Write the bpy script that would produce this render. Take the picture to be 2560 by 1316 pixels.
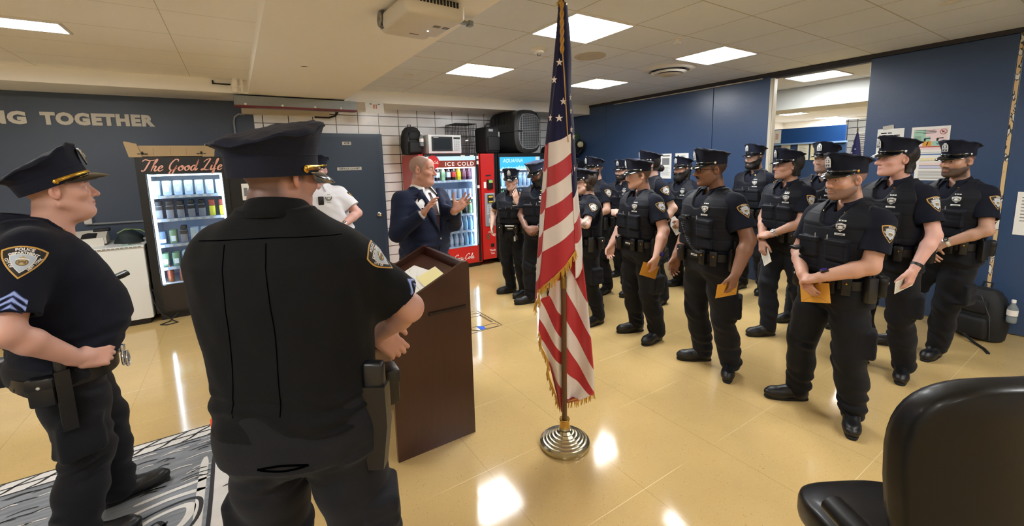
import bpy, bmesh, math, random
import numpy as np
from mathutils import Vector, Matrix, Euler
PI=math.pi
sc=bpy.context.scene
for o in list(bpy.data.objects): bpy.data.objects.remove(o)
col=sc.collection
# ------------------------------------------------------------------ camera
YAW,PITCH,ROLL,FPX,PCY,CAMH=.5738,.1413,.0250,1057.5,558.,1.70
fw=Vector((math.sin(YAW)*math.cos(PITCH),math.cos(YAW)*math.cos(PITCH),-math.sin(PITCH)))
rt=Vector((math.cos(YAW),-math.sin(YAW),0)); dn=fw.cross(rt)
cr=rt*math.cos(ROLL)+dn*math.sin(ROLL); cd=dn*math.cos(ROLL)-rt*math.sin(ROLL)
cam=bpy.data.cameras.new('camera'); cam.sensor_fit='HORIZONTAL'; cam.sensor_width=36
cam.lens=36*FPX/2560; cam.shift_y=-(658-PCY)/2560; cam.clip_start=.05
co=bpy.data.objects.new('camera',cam); col.objects.link(co)
M=Matrix((cr,-cd,-fw)).transposed().to_4x4(); M.translation=(0,0,CAMH); co.matrix_world=M
sc.camera=co
# ------------------------------------------------------------------ world, exposure
w=bpy.data.worlds.new('world'); sc.world=w; w.use_nodes=True
w.node_tree.nodes['Background'].inputs[0].default_value=(.9,.95,1,1)
w.node_tree.nodes['Background'].inputs[1].default_value=.05
vs=sc.view_settings; vs.view_transform='Standard'; vs.look='None'; vs.gamma=1; vs.use_curve_mapping=False
vs.exposure=0.0
sc.cycles.use_denoising=True
sc.cycles.max_bounces=9; sc.cycles.diffuse_bounces=6; sc.cycles.glossy_bounces=3; sc.cycles.transmission_bounces=4; sc.cycles.transparent_max_bounces=8
sc.cycles.sample_clamp_indirect=6; sc.cycles.caustics_reflective=False; sc.cycles.caustics_refractive=False
LAMP_W=45.0       # ceiling panel emission
# ceiling fixtures also carry an area lamp just below the diffuser
def panel_lamp(x,y,sx,sy,power,z=2.745,c=(1,.955,.88)):
    l=bpy.data.lights.new('ceiling_panel_light','AREA'); l.shape='RECTANGLE'; l.size=sx; l.size_y=sy; l.energy=power; l.color=c
    o=bpy.data.objects.new('ceiling_panel_light',l); o.location=(x,y,z); col.objects.link(o); return o
# ------------------------------------------------------------------ materials
def srgb(h):
    h=h.lstrip('#'); v=[int(h[i:i+2],16)/255 for i in (0,2,4)]
    return tuple((c/12.92 if c<=.04045 else ((c+.055)/1.055)**2.4) for c in v)
MATS={}
def mat(name,color=(.5,.5,.5),rough=.5,metal=0.,bump=0.,bscale=80.,emit=0.,var=0.,vscale=6.,spec=.5,sheen=0.,coat=0.,alpha=1.,trans=0.,attr=False,emitc=None,stretch=None):
    if name in MATS: return MATS[name]
    if isinstance(color,str): color=srgb(color)
    m=bpy.data.materials.new(name); m.use_nodes=True; nt=m.node_tree; b=nt.nodes['Principled BSDF']
    I=b.inputs
    I['Base Color'].default_value=(*color,1); I['Roughness'].default_value=rough; I['Metallic'].default_value=metal
    I['Specular IOR Level'].default_value=spec
    if sheen: I['Sheen Weight'].default_value=sheen; I['Sheen Roughness'].default_value=.5
    if coat: I['Coat Weight'].default_value=coat; I['Coat Roughness'].default_value=.12
    if trans: I['Transmission Weight'].default_value=trans; I['IOR'].default_value=1.33
    if alpha<1: I['Alpha'].default_value=alpha
    if emit: I['Emission Color'].default_value=(*(emitc or color),1); I['Emission Strength'].default_value=emit
    tc=None
    if bump or var:
        tc=nt.nodes.new('ShaderNodeTexCoord'); src=tc.outputs['Object']
        if stretch:
            mp=nt.nodes.new('ShaderNodeMapping'); mp.inputs['Scale'].default_value=stretch; nt.links.new(src,mp.inputs[0]); src=mp.outputs[0]
    if attr:
        a=nt.nodes.new('ShaderNodeAttribute'); a.attribute_name='Col'; base=a.outputs['Color']; nt.links.new(base,I['Base Color'])
    if var:
        n=nt.nodes.new('ShaderNodeTexNoise'); n.inputs['Scale'].default_value=vscale; n.inputs['Detail'].default_value=5
        nt.links.new(src,n.inputs['Vector'])
        r=nt.nodes.new('ShaderNodeMapRange'); r.inputs['To Min'].default_value=1-var; r.inputs['To Max'].default_value=1+var
        nt.links.new(n.outputs[0],r.inputs[0])
        mx=nt.nodes.new('ShaderNodeMix'); mx.data_type='RGBA'; mx.blend_type='MULTIPLY'; mx.inputs['Factor'].default_value=1
        if attr: nt.links.new(base,mx.inputs['A'])
        else: mx.inputs['A'].default_value=(*color,1)
        nt.links.new(r.outputs[0],mx.inputs['B']); nt.links.new(mx.outputs['Result'],I['Base Color'])
    if bump:
        n=nt.nodes.new('ShaderNodeTexNoise'); n.inputs['Scale'].default_value=bscale; n.inputs['Detail'].default_value=3
        nt.links.new(src,n.inputs['Vector'])
        bp=nt.nodes.new('ShaderNodeBump'); bp.inputs['Strength'].default_value=bump; bp.inputs['Distance'].default_value=.004
        nt.links.new(n.outputs[0],bp.inputs['Height']); nt.links.new(bp.outputs[0],I['Normal'])
    MATS[name]=m; return m
# ------------------------------------------------------------------ mesh builder
def tag(o,label=None,cat=None,group=None,kind=None):
    if label: o['label']=label
    if cat: o['category']=cat
    if group: o['group']=group
    if kind: o['kind']=kind
    return o
def empty(name,loc=(0,0,0),rz=0.,label=None,cat=None,group=None):
    o=bpy.data.objects.new(name,None); o.location=loc; o.rotation_euler=(0,0,rz); o.empty_display_size=.1
    col.objects.link(o); return tag(o,label,cat,group)
def copy_tree(o,parent=None):
    c=o.copy(); col.objects.link(c)
    if parent: c.parent=parent
    for ch in [x for x in bpy.data.objects if x.parent==o]: copy_tree(ch,c)
    return c
def mesh_obj(name,V,Fs,mats,parent=None,midx=None,smooth=True,sharp=None,colr=None):
    me=bpy.data.meshes.new(name); V=np.asarray(V,np.float32)
    if isinstance(Fs,np.ndarray):
        n,k=Fs.shape
        me.vertices.add(len(V)); me.vertices.foreach_set('co',V.ravel())
        me.loops.add(n*k); me.loops.foreach_set('vertex_index',Fs.astype(np.int32).ravel())
        me.polygons.add(n); me.polygons.foreach_set('loop_start',np.arange(0,n*k,k,dtype=np.int32))
        me.update(calc_edges=True)
    else:
        me.from_pydata([tuple(v) for v in V],[],Fs); me.update()
    for m in (mats if isinstance(mats,(list,tuple)) else [mats]): me.materials.append(m)
    if midx is not None: me.polygons.foreach_set('material_index',np.asarray(midx,np.int32))
    me.polygons.foreach_set('use_smooth',np.full(len(me.polygons),bool(smooth)))
    if sharp: me.set_sharp_from_angle(angle=math.radians(sharp))
    if colr is not None:
        at=me.color_attributes.new('Col','FLOAT_COLOR','POINT'); c=np.ones((len(V),4),np.float32); c[:,:3]=colr; at.data.foreach_set('color',c.ravel())
    o=bpy.data.objects.new(name,me); col.objects.link(o)
    if parent: o.parent=parent
    return o
def rotm(rx=0,ry=0,rz=0): return Euler((rx,ry,rz)).to_matrix().to_4x4()
def TR(x=0,y=0,z=0,rx=0,ry=0,rz=0): return Matrix.Translation((x,y,z))@rotm(rx,ry,rz)
_textcache={}
def text2d(s,size=1.,bold=0.,align='CENTER',shear=0.,sx=1.,space=1.):
    k=(s,size,bold,align,shear,sx,space)
    if k in _textcache: return _textcache[k]
    cu=bpy.data.curves.new('t','FONT'); cu.body=s; cu.size=size; cu.align_x=align; cu.align_y='CENTER'; cu.offset=bold; cu.shear=shear; cu.space_character=space
    cu.resolution_u=3
    o=bpy.data.objects.new('t',cu); col.objects.link(o)
    dg=bpy.context.evaluated_depsgraph_get(); me=o.evaluated_get(dg).to_mesh()
    V=[(v.co.x*sx,v.co.y) for v in me.vertices]; Fc=[tuple(p.vertices) for p in me.polygons]
    o.evaluated_get(dg).to_mesh_clear(); bpy.data.objects.remove(o); bpy.data.curves.remove(cu)
    _textcache[k]=(V,Fc); return V,Fc
class MB:
    def __init__(s): s.V=[];s.F=[];s.I=[]
    def add(s,V,Fs,mi=0,T=None):
        b=len(s.V)
        for v in V:
            v=Vector(v) if len(v)==3 else Vector((v[0],v[1],0))
            s.V.append(tuple(T@v) if T is not None else tuple(v))
        for f in Fs: s.F.append(tuple(i+b for i in f)); s.I.append(mi)
        return s
    def box(s,lo,hi,mi=0,bev=0.,T=None,seg=2):
        lo=Vector(lo);hi=Vector(hi)
        if bev<=0:
            V=[(x,y,z) for z in(lo.z,hi.z) for y in(lo.y,hi.y) for x in(lo.x,hi.x)]
            return s.add(V,[(0,2,3,1),(4,5,7,6),(0,1,5,4),(2,6,7,3),(0,4,6,2),(1,3,7,5)],mi,T)
        bm=bmesh.new(); bmesh.ops.create_cube(bm,size=1.)
        for v in bm.verts: v.co=Vector((lo.x+(v.co.x+.5)*(hi.x-lo.x),lo.y+(v.co.y+.5)*(hi.y-lo.y),lo.z+(v.co.z+.5)*(hi.z-lo.z)))
        bmesh.ops.bevel(bm,geom=bm.edges[:],offset=bev,segments=seg,profile=.5,affect='EDGES')
        bm.verts.index_update(); V=[v.co.copy() for v in bm.verts]; Fc=[tuple(v.index for v in f.verts) for f in bm.faces]; bm.free()
        return s.add(V,Fc,mi,T)
    def cbox(s,c,size,mi=0,bev=0.,T=None,seg=2):
        c=Vector(c);h=Vector(size)/2; return s.box(c-h,c+h,mi,bev,T,seg)
    def lathe(s,prof,n=24,mi=0,T=None,cap=True):
        V=[];Fc=[]
        for r,z in prof:
            for i in range(n): a=2*PI*i/n; V.append((r*math.cos(a),r*math.sin(a),z))
        for j in range(len(prof)-1):
            for i in range(n): k=(i+1)%n; Fc.append((j*n+i,j*n+k,(j+1)*n+k,(j+1)*n+i))
        if cap: Fc.append(tuple(range(n-1,-1,-1))); Fc.append(tuple((len(prof)-1)*n+i for i in range(n)))
        return s.add(V,Fc,mi,T)
    def tube(s,pts,r,n=8,mi=0,T=None,closed=False,cap=True):
        P=[Vector(p) for p in pts]; N=len(P); R=r if isinstance(r,(list,tuple)) else [r]*N
        V=[];Fc=[];up=None
        for i in range(N):
            if closed: t=(P[(i+1)%N]-P[i-1])
            else: t=P[min(i+1,N-1)]-P[max(i-1,0)]
            t=t.normalized() if t.length>1e-9 else Vector((0,0,1))
            if up is None:
                up=Vector((0,0,1)) if abs(t.z)<.9 else Vector((1,0,0))
            u=(up-t*up.dot(t)); u=u.normalized() if u.length>1e-6 else t.orthogonal().normalized(); up=u; v=t.cross(u)
            for k in range(n): a=2*PI*k/n; V.append(P[i]+(u*math.cos(a)+v*math.sin(a))*R[i])
        for i in range(N if closed else N-1):
            j=(i+1)%N
            for k in range(n): l=(k+1)%n; Fc.append((i*n+k,i*n+l,j*n+l,j*n+k))
        if cap and not closed: Fc.append(tuple(range(n-1,-1,-1))); Fc.append(tuple((N-1)*n+k for k in range(n)))
        return s.add(V,Fc,mi,T)
    def prism(s,poly,z0,z1,mi=0,T=None):
        n=len(poly); V=[(x,y,z0) for x,y in poly]+[(x,y,z1) for x,y in poly]
        Fc=[tuple(range(n-1,-1,-1)),tuple(range(n,2*n))]+[(i,(i+1)%n,n+(i+1)%n,n+i) for i in range(n)]
        return s.add(V,Fc,mi,T)
    def grid(s,fn,nu,nv,mi=0,T=None,mif=None):
        b=len(s.V)
        for j in range(nv+1):
            for i in range(nu+1):
                v=Vector(fn(i/nu,j/nv)); s.V.append(tuple(T@v) if T is not None else tuple(v))
        for j in range(nv):
            for i in range(nu):
                a=b+j*(nu+1)+i; s.F.append((a,a+1,a+nu+2,a+nu+1)); s.I.append(mif(i,j) if mif else mi)
        return s
    def text(s,t,size,mi=0,T=None,depth=0.,**k):
        V,Fc=text2d(t,size,**k)
        if depth:
            n=len(V); E={}
            for f in Fc:
                for a,b in zip(f,f[1:]+f[:1]): E[(a,b)]=1
            side=[(a,b,b+n,a+n) for (a,b) in E if (b,a) not in E]
            s.add([(x,y,0) for x,y in V]+[(x,y,depth) for x,y in V],[tuple(i+n for i in f) for f in Fc]+side,mi,T)
        else: s.add([(x,y,0) for x,y in V],Fc,mi,T)
        return s
    def ribbon(s,strokes,wd,mi=0,T=None,sub=6,flat=None):
        # calligraphic 2-D strokes (Catmull-Rom), pen at 40 deg
        for st in strokes:
            P=[Vector((p[0],p[1])) for p in st]; Q=[]
            for i in range(len(P)-1):
                p0=P[max(i-1,0)];p1=P[i];p2=P[i+1];p3=P[min(i+2,len(P)-1)]
                for k in range(sub):
                    t=k/sub; Q.append(.5*((2*p1)+(p2-p0)*t+(2*p0-5*p1+4*p2-p3)*t*t+(3*p1-p0-3*p2+p3)*t**3))
            Q.append(P[-1]); V=[];N=len(Q)
            for i in range(N):
                t=(Q[min(i+1,N-1)]-Q[max(i-1,0)]); t=t.normalized() if t.length>1e-9 else Vector((1,0)); nrm=Vector((-t.y,t.x))
                ww=wd*(.45+.55*abs(t.y*.8-t.x*.25))*min(1,.35+1.2*min(i,N-1-i)/max(N*.25,1))
                V.append((*(Q[i]+nrm*ww),0)); V.append((*(Q[i]-nrm*ww),0))
            s.add(V,[(2*i+1,2*i+3,2*i+2,2*i) for i in range(N-1)],mi,T)
        return s
    def build(s,name,mats,parent=None,smooth=True,sharp=35):
        return mesh_obj(name,s.V,s.F,mats,parent,s.I,smooth,sharp if smooth else None)
def frame(o,x,y,z=None):  # matrix from origin and in-plane axes
    x=Vector(x).normalized(); y=Vector(y).normalized(); z=x.cross(y)
    m=Matrix((x,y,z)).transposed().to_4x4(); m.translation=Vector(o); return m
# script lettering, unit x-height about 1
GLY={
'C':([[(1.5,1.75),(1.75,2.1),(1.45,2.35),(.9,2.1),(.35,1.3),(.25,.5),(.6,.02),(1.15,.1),(1.6,.55)]],1.55),
'o':([[(.5,1.0),(.2,.7),(.15,.3),(.4,.02),(.75,.25),(.85,.7),(.6,1.0),(.45,.8),(.8,.65),(1.1,.75)]],1.0),
'c':([[(.8,.8),(.65,1.0),(.3,.8),(.12,.35),(.35,.02),(.7,.15),(1.0,.45)]],.9),
'a':([[(.8,.9),(.5,1.02),(.18,.65),(.15,.2),(.4,.02),(.7,.35),(.85,.95)],[(.85,.95),(.75,.3),(.9,.02),(1.2,.4)]],1.1),
'l':([[(.1,.4),(.5,1.1),(.75,1.9),(.6,2.3),(.4,1.7),(.3,.6),(.45,.05),(.8,.35)]],.7),
'-':([[(.0,.62),(.5,.7)]],.6),
'T':([[(-.2,1.9),(.2,2.25),(.9,2.05),(1.7,2.2)],[(1.0,2.1),(.7,1.2),(.4,.3),(.1,.05),(-.1,.25)]],1.25),
'h':([[(.35,1.1),(.75,2.0),(.75,2.3),(.55,2.0),(.1,.0)],[(.2,.5),(.5,.95),(.75,.9),(.6,.3),(.75,.02),(1.05,.35)]],1.0),
'e':([[(.15,.45),(.6,.6),(.75,.9),(.5,1.02),(.2,.6),(.25,.1),(.6,.05),(.95,.4)]],.9),
'G':([[(1.5,1.8),(1.4,2.2),(.95,2.2),(.4,1.4),(.3,.5),(.7,.1),(1.2,.5),(1.35,1.1)],[(1.35,1.1),(1.1,.2),(.8,-.6),(.4,-.5),(.6,.0),(1.5,.5)]],1.6),
'd':([[(.8,.9),(.5,1.02),(.18,.65),(.15,.2),(.4,.02),(.75,.5),(1.15,2.2)],[(1.15,2.2),(.85,.4),(.95,.02),(1.25,.4)]],1.15),
'L':([[(.2,1.6),(.6,2.1),(1.2,2.3),(1.1,1.8),(.7,.9),(.35,.1),(.0,.1),(.3,.3),(.9,.05),(1.4,.2)]],1.3),
'i':([[(.2,.5),(.4,1.0),(.28,.3),(.4,.02),(.7,.35)],[(.5,1.4),(.56,1.46)]],.6),
'f':([[(.1,.5),(.5,1.3),(.7,2.2),(.55,2.25),(.4,1.4),(.2,.0),(.05,-.7),(.25,-.6),(.35,.1),(.7,.35)]],.7),
' ':([],.7)}
def script_strokes(t,shear=.25):
    out=[];x=0
    for ch in t:
        st,adv=GLY[ch]
        for s_ in st: out.append([(x+p[0]+shear*p[1],p[1]) for p in s_])
        x+=adv
    return out,x
# ------------------------------------------------------------------ setting
def grid_mat(name,ca,cl,u,v,su,sv,u0,v0,lw,rough=.4,var=.06,vscale=3.,speck=None,bump=0.,lined=None,spec=.5,irreg=0.):
    m=bpy.data.materials.new(name); m.use_nodes=True; nt=m.node_tree; b=nt.nodes['Principled BSDF']; L=nt.links.new
    tc=nt.nodes.new('ShaderNodeTexCoord'); sp=nt.nodes.new('ShaderNodeSeparateXYZ'); L(tc.outputs['Object'],sp.inputs[0])
    def math_(op,a,c=None):
        n=nt.nodes.new('ShaderNodeMath'); n.operation=op
        for i,x in enumerate((a,c)):
            if x is None: continue
            if isinstance(x,(int,float)): n.inputs[i].default_value=x
            else: L(x,n.inputs[i])
        return n.outputs[0]
    def line(ax,s,o,lw):
        t=math_('DIVIDE',math_('SUBTRACT',sp.outputs[ax],o),s); t=math_('ABSOLUTE',math_('SUBTRACT',math_('FRACT',math_('ADD',t,.5)),.5))
        return math_('LESS_THAN',t,lw/(2*s))
    lu=line(u,su,u0,lw); lv=line(v,sv,v0,lw)
    def mixc(f,a,c):
        n=nt.nodes.new('ShaderNodeMix'); n.data_type='RGBA'; L(f,n.inputs['Factor'])
        for k,x in (('A',a),('B',c)):
            if isinstance(x,tuple): n.inputs[k].default_value=(*x,1)
            else: L(x,n.inputs[k])
        return n.outputs['Result']
    no=nt.nodes.new('ShaderNodeTexNoise'); no.inputs['Scale'].default_value=vscale; no.inputs['Detail'].default_value=6; L(tc.outputs['Object'],no.inputs['Vector'])
    mr=nt.nodes.new('ShaderNodeMapRange'); mr.inputs['From Min'].default_value=.25; mr.inputs['From Max'].default_value=.75; L(no.outputs[0],mr.inputs[0])
    base=mixc(mr.outputs[0],tuple(c*(1-var) for c in ca),tuple(min(1,c*(1+var)) for c in ca))
    if speck:
        for scl,thr,cs in speck:
            vo=nt.nodes.new('ShaderNodeTexVoronoi'); vo.inputs['Scale'].default_value=scl; L(tc.outputs['Object'],vo.inputs['Vector'])
            n2=nt.nodes.new('ShaderNodeTexNoise'); n2.inputs['Scale'].default_value=scl*.35; L(tc.outputs['Object'],n2.inputs['Vector'])
            t=math_('ADD',vo.outputs['Distance'],math_('MULTIPLY',n2.outputs[0],-.35))
            base=mixc(math_('LESS_THAN',t,thr),base,cs)
    if lined:   # different colour for u and v joints, faded by noise
        n3=nt.nodes.new('ShaderNodeTexNoise'); n3.inputs['Scale'].default_value=1.3; L(tc.outputs['Object'],n3.inputs['Vector'])
        fd=nt.nodes.new('ShaderNodeMapRange'); fd.inputs['From Min'].default_value=.4; fd.inputs['From Max'].default_value=.6; L(n3.outputs[0],fd.inputs[0])
        base=mixc(math_('MULTIPLY',lu,.35),base,cl); base=mixc(math_('MULTIPLY',lv,math_('MULTIPLY',fd.outputs[0],.8)),base,lined)
    else: base=mixc(math_('MAXIMUM',lu,lv),base,cl)
    L(base,b.inputs['Base Color']); b.inputs['Roughness'].default_value=rough; b.inputs['Specular IOR Level'].default_value=spec
    if bump:
        nb=nt.nodes.new('ShaderNodeTexNoise'); nb.inputs['Scale'].default_value=bump[0]; nb.inputs['Detail'].default_value=2; L(tc.outputs['Object'],nb.inputs['Vector'])
        bp=nt.nodes.new('ShaderNodeBump'); bp.inputs['Strength'].default_value=bump[1]; bp.inputs['Distance'].default_value=.01; L(nb.outputs[0],bp.inputs['Height']); L(bp.outputs[0],b.inputs['Normal'])
    return m
FLOOR_M=grid_mat('terrazzo_floor',srgb('#C9AC74'),srgb('#6e5228'),0,1,.606,.585,1.022,1.31,.0035,rough=.10,var=.07,vscale=2.2,
    speck=[(110,-.02,srgb('#BE9F66')),(75,-.055,srgb('#b08d55')),(95,-.06,srgb('#DCC491')),(48,-.11,srgb('#86693f'))],lined=srgb('#efdcae'),bump=(5,.012))
TILE_M=grid_mat('glazed_block_tile',srgb('#F6F7F8'),srgb('#47443f'),0,2,.319,.150,1.99,2.633,.011,rough=.22,var=.05,vscale=6,bump=(9,.05))
CEIL_M=grid_mat('acoustic_ceiling_tile',srgb('#E2E8F2'),srgb('#bdb9b0'),0,1,.627,.577,2.165,2.425,.010,rough=.85,var=.03,vscale=2,speck=[(150,-.17,srgb('#cfccc4'))],bump=(160,.25))
CREAM=mat('cream_plaster','#FDFBF6',.6,bump=.1,bscale=60,var=.03,vscale=2)
PLAST=grid_mat('cream_plaster_panel',srgb('#FBF8F2'),srgb('#c9bda4'),0,1,1.22,.61,-.32,.1,.005,rough=.65,var=.03,vscale=1.5,bump=(70,.1))
BLUE=mat('navy_wall_paint','#34496A',.3,bump=.25,bscale=30,var=.08,vscale=3)
BLUE2=mat('slate_navy_wall_paint','#434F61',.45,bump=.2,bscale=25,var=.06,vscale=3)
DKBLUE=mat('navy_door_paint','#2C4156',.35,bump=.2,bscale=30,var=.06,vscale=3)
WHITEM=mat('white_enamel','#E4E1DA',.4); ALU=mat('aluminium','#B9B4A8',.35,.6); DARK=mat('black_rubber','#111111',.6)
STEEL=mat('galvanised_steel','#8d9190',.45,.5,var=.1,vscale=9); CHROME=mat('chrome','#d8d8d8',.15,1.)
DIFF=mat('lamp_diffuser',(1,.965,.9),.4,emit=LAMP_W,emitc=(.965,.985,1))
PAPER=mat('white_paper','#E6E6E2',.7); INK=mat('black_ink','#1c1c1e',.7); GREYINK=mat('grey_ink','#77797d',.7)
ZC=2.765
def st(name,mb,mats,**k): o=mb.build(name,mats,smooth=False); o['kind']='structure'; return o
st('floor',MB().box((-5,-4,-.1),(15,7.2,0)),[FLOOR_M])
m=MB().box((1.35,-4,ZC),(15,7.2,ZC+.1)); o=st('ceiling',m,[CEIL_M])
st('ceiling',MB().box((-5,-4,ZC),(.23,7.2,ZC+.1)),[PLAST])
st('trim_1',MB().box((.23,-4,2.61),(1.35,6.2,ZC+.1),0),[CREAM])
st('trim_2',MB().box((-5,6.2,2.61),(1.35,6.9,ZC+.1)).box((1.35,6.25,2.595),(5.9,6.9,ZC+.1)),[CREAM])
st('wall_back',MB().box((-5,6.9,0),(.29,7.1,2.75),0).box((.29,6.9,0),(5.9,7.1,2.75),1),[BLUE2,TILE_M])
st('wall_left',MB().box((-5.1,-4,0),(-5,7.1,ZC)),[CREAM])
st('wall_front',MB().box((-5,-4.1,0),(15,-4,ZC)),[CREAM])
wr=MB()
for y0,y1 in ((-4,.795),(.825,1.87),(2.90,3.68),(3.686,5.8),(5.806,6.9)): wr.box((5.9,y0,.012),(5.98,y1,2.72 if y0<1 or y0>2.8 else 2.72),0,.004)
o=st('wall_right',wr,[BLUE])
t=MB().box((5.885,-4,2.722),(5.995,6.9,2.765),0).box((5.9,1.87,2.69),(5.98,2.9,2.722),0); st('trim_3',t,[mat('dark_header','#2c2b31',.5)])
t=MB().box((5.885,2.865,0),(5.995,2.90,2.69)).box((5.893,2.852,0),(5.93,2.865,2.69)); st('trim_4',t,[mat('cream_jamb','#C9C2B0',.5)])
def chip_mat():
    m=mat('chipped_cream_edge','#C9AE82',.6); nt=m.node_tree; b=nt.nodes['Principled BSDF']; tc=nt.nodes.new('ShaderNodeTexCoord')
    mp=nt.nodes.new('ShaderNodeMapping'); mp.inputs['Scale'].default_value=(20,20,9); n=nt.nodes.new('ShaderNodeTexNoise'); n.inputs['Scale'].default_value=1.4
    r=nt.nodes.new('ShaderNodeValToRGB'); r.color_ramp.interpolation='CONSTANT'; e=r.color_ramp.elements
    e[0].position=0; e[0].color=(*srgb('#C9AE82'),1); e[1].position=.52; e[1].color=(*srgb('#2b2f38'),1); x=e.new(.58); x.color=(*srgb('#D8D4CC'),1)
    L=nt.links.new; L(tc.outputs['Object'],mp.inputs[0]); L(mp.outputs[0],n.inputs[0]); L(n.outputs[0],r.inputs[0]); L(r.outputs[0],b.inputs['Base Color']); return m
st('trim_5',MB().box((5.902,.797,0),(5.975,.823,2.72)),[chip_mat()])
st('trim_6',MB().box((5.878,3.0,2.700),(5.898,5.6,2.712)),[mat('cream_jamb')])
# adjoining room seen through the opening
st('wall_far',MB().box((15.0,-4,0),(15.1,7.1,ZC),0),[CREAM])
st('wall_back_far',MB().box((5.98,6.9,0),(15,7.1,ZC)),[CREAM])
st('trim_7',MB().box((7.55,-4,2.44),(8.35,6.9,ZC)),[mat('white_beam_paint','#E3E6E2',.55)])
bl=MB().box((9.5,3.30,1.955),(9.56,5.2,2.25),0,.008).box((9.5,3.28,0),(9.56,5.2,1.925),1).box((9.47,3.28,1.925),(9.57,5.2,1.955),2); st('wall_partition',bl,[mat('gloss_blue','#254a80',.2),BLUE,mat('pale_ledge','#8fb0d8',.3)])
# ------------------------------------------------------------------ ceiling fixtures
def ceil_light(x0,x1,y0,y1,label,power=0):
    cx,cy=(x0+x1)/2,(y0+y1)/2; r=empty('ceiling_light',(cx,cy,ZC),0,label,'ceiling light','square ceiling lights')
    hx,hy=(x1-x0)/2,(y1-y0)/2; m=MB(); e=.018
    for a,b in (((-hx-e,-hy-e),(hx+e,-hy)),((-hx-e,hy),(hx+e,hy+e)),((-hx-e,-hy),(-hx,hy)),((hx,-hy),(hx+e,hy))): m.box((*a,-.012),(*b,.004))
    m.build('frame',[WHITEM],r,False); MB().box((-hx,-hy,-.006),(hx,hy,.0)).build('diffuser',[DIFF],r,False)
LX=(2.18,2.77); LX2=(4.06,4.64)
ceil_light(*LX,2.44,2.985,'large bright square ceiling light behind the top of the flag')
ceil_light(*LX,4.165,4.71,'square ceiling light above the microwave, left of the flag')
ceil_light(*LX2,2.44,2.985,'square ceiling light beside the round air vent')
ceil_light(*LX2,4.165,4.73,'square ceiling light low behind the flag, nearest the corner')
ceil_light(-2.3,-.95,4.40,4.66,'long narrow ceiling light over the left lettered wall')
ceil_light(6.46,7.02,2.42,2.99,'square ceiling light just through the wall opening')
ceil_light(11.4,12.3,5.1,5.6,'small distant ceiling light at left of the wall opening')
ceil_light(14.2,14.9,5.2,5.7,'distant ceiling light in the middle of the wall opening')
for x,y in ((2.47,-1.1),(4.35,-1.1),(-1.6,.6),(-1.6,-1.8),(9.6,1.2),(8.95,2.9)): ceil_light(x-.3,x+.3,y-.28,y+.28,'unseen square ceiling light added beyond the edges of the picture')  # out of view, added to brighten this room and the next
def lathe_thing(name,prof,loc,label,cat,mats,n=32,flip=True,group=None):
    o=MB().lathe(prof,n).build(name,mats); o.location=loc; tag(o,label,cat,group); return o
r=empty('smoke_detector',(2.537,3.379,ZC),0,'round white smoke detector on the ceiling left of the flag','smoke detector')
MB().lathe([(.085,0),(.085,-.012),(.07,-.02),(.052,-.022),(.05,-.035),(.035,-.042)],28).build('base',[WHITEM],r)
MB().lathe([(.02,-.042),(.02,-.058),(.014,-.062)],16).build('sensor',[mat('grey_plastic','#77736c',.5)],r)
lathe_thing('ceiling_speaker',[(.16,0),(.16,-.008),(.13,-.012),(.12,-.006),(0.01,-.008)],(3.164,3.346,ZC),'flush round ceiling speaker right of the flag','speaker',[mat('ceil_speaker','#BFB6A4',.8)])
r=empty('ceiling_vent',(4.454,3.365,ZC),0,'large round ceiling air vent with concentric rings','air vent')
MB().lathe([(.30,0),(.30,-.012),(.26,-.03),(.23,-.03),(.21,.0)],40).build('outer_ring',[WHITEM],r)
MB().lathe([(.205,-.045),(.17,-.06),(.15,-.05),(.16,-.02)],40).build('middle_ring',[WHITEM],r)
MB().lathe([(.13,-.065),(.09,-.08),(.02,-.08)],32).build('center_cone',[mat('ceil_speaker')],r)
MB().lathe([(.22,-.001),(.01,-.002)],32).build('duct_opening',[DARK],r)
MB().lathe([(.18,-.03),(.05,-.035)],32).build('damper',[DARK],r)
for loc,lab in (((3.43,2.507,ZC),'small white sprinkler head between two ceiling lights'),((4.416,.974,ZC),'flat round sprinkler cover at the top right edge'),((1.84,5.046,ZC),'small flush sprinkler cap beside the beam')):
    lathe_thing('sprinkler_head',[(.045,0),(.045,-.006),(.02,-.012),(.018,-.035),(.03,-.04),(.028,-.046)] if loc[0]==3.43 else [(.06,0),(.06,-.006),(.05,-.009)],loc,lab,'sprinkler',[WHITEM],20)
# ------------------------------------------------------------------ vending machines and what is in them
def glass_mat():
    m=bpy.data.materials.new('clear_glass'); m.use_nodes=True; nt=m.node_tree; nt.nodes.remove(nt.nodes['Principled BSDF']); L=nt.links.new
    o=nt.nodes['Material Output']; t=nt.nodes.new('ShaderNodeBsdfTransparent'); t.inputs[0].default_value=(.94,.97,.98,1); g=nt.nodes.new('ShaderNodeBsdfGlossy'); g.inputs['Roughness'].default_value=.03
    fr=nt.nodes.new('ShaderNodeFresnel'); fr.inputs[0].default_value=1.35; mx=nt.nodes.new('ShaderNodeMixShader'); L(fr.outputs[0],mx.inputs[0]); L(t.outputs[0],mx.inputs[1]); L(g.outputs[0],mx.inputs[2]); L(mx.outputs[0],o.inputs[0]); return m
GLASS=glass_mat()
VBLK=mat('black_machine_enamel','#131416',.35); RED=mat('red_machine_enamel','#C21F1E',.35,coat=.3); LITIN=mat('pale_blue_liner','#E2EAF4',.5)
LED=mat('led_strip',(.75,.87,1),.5,emit=14,emitc=(.72,.86,1)); WTX=mat('white_lettering','#F2F0EE',.5); SHELF=mat('shelf_rail','#BFD2EC',.4)
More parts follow.
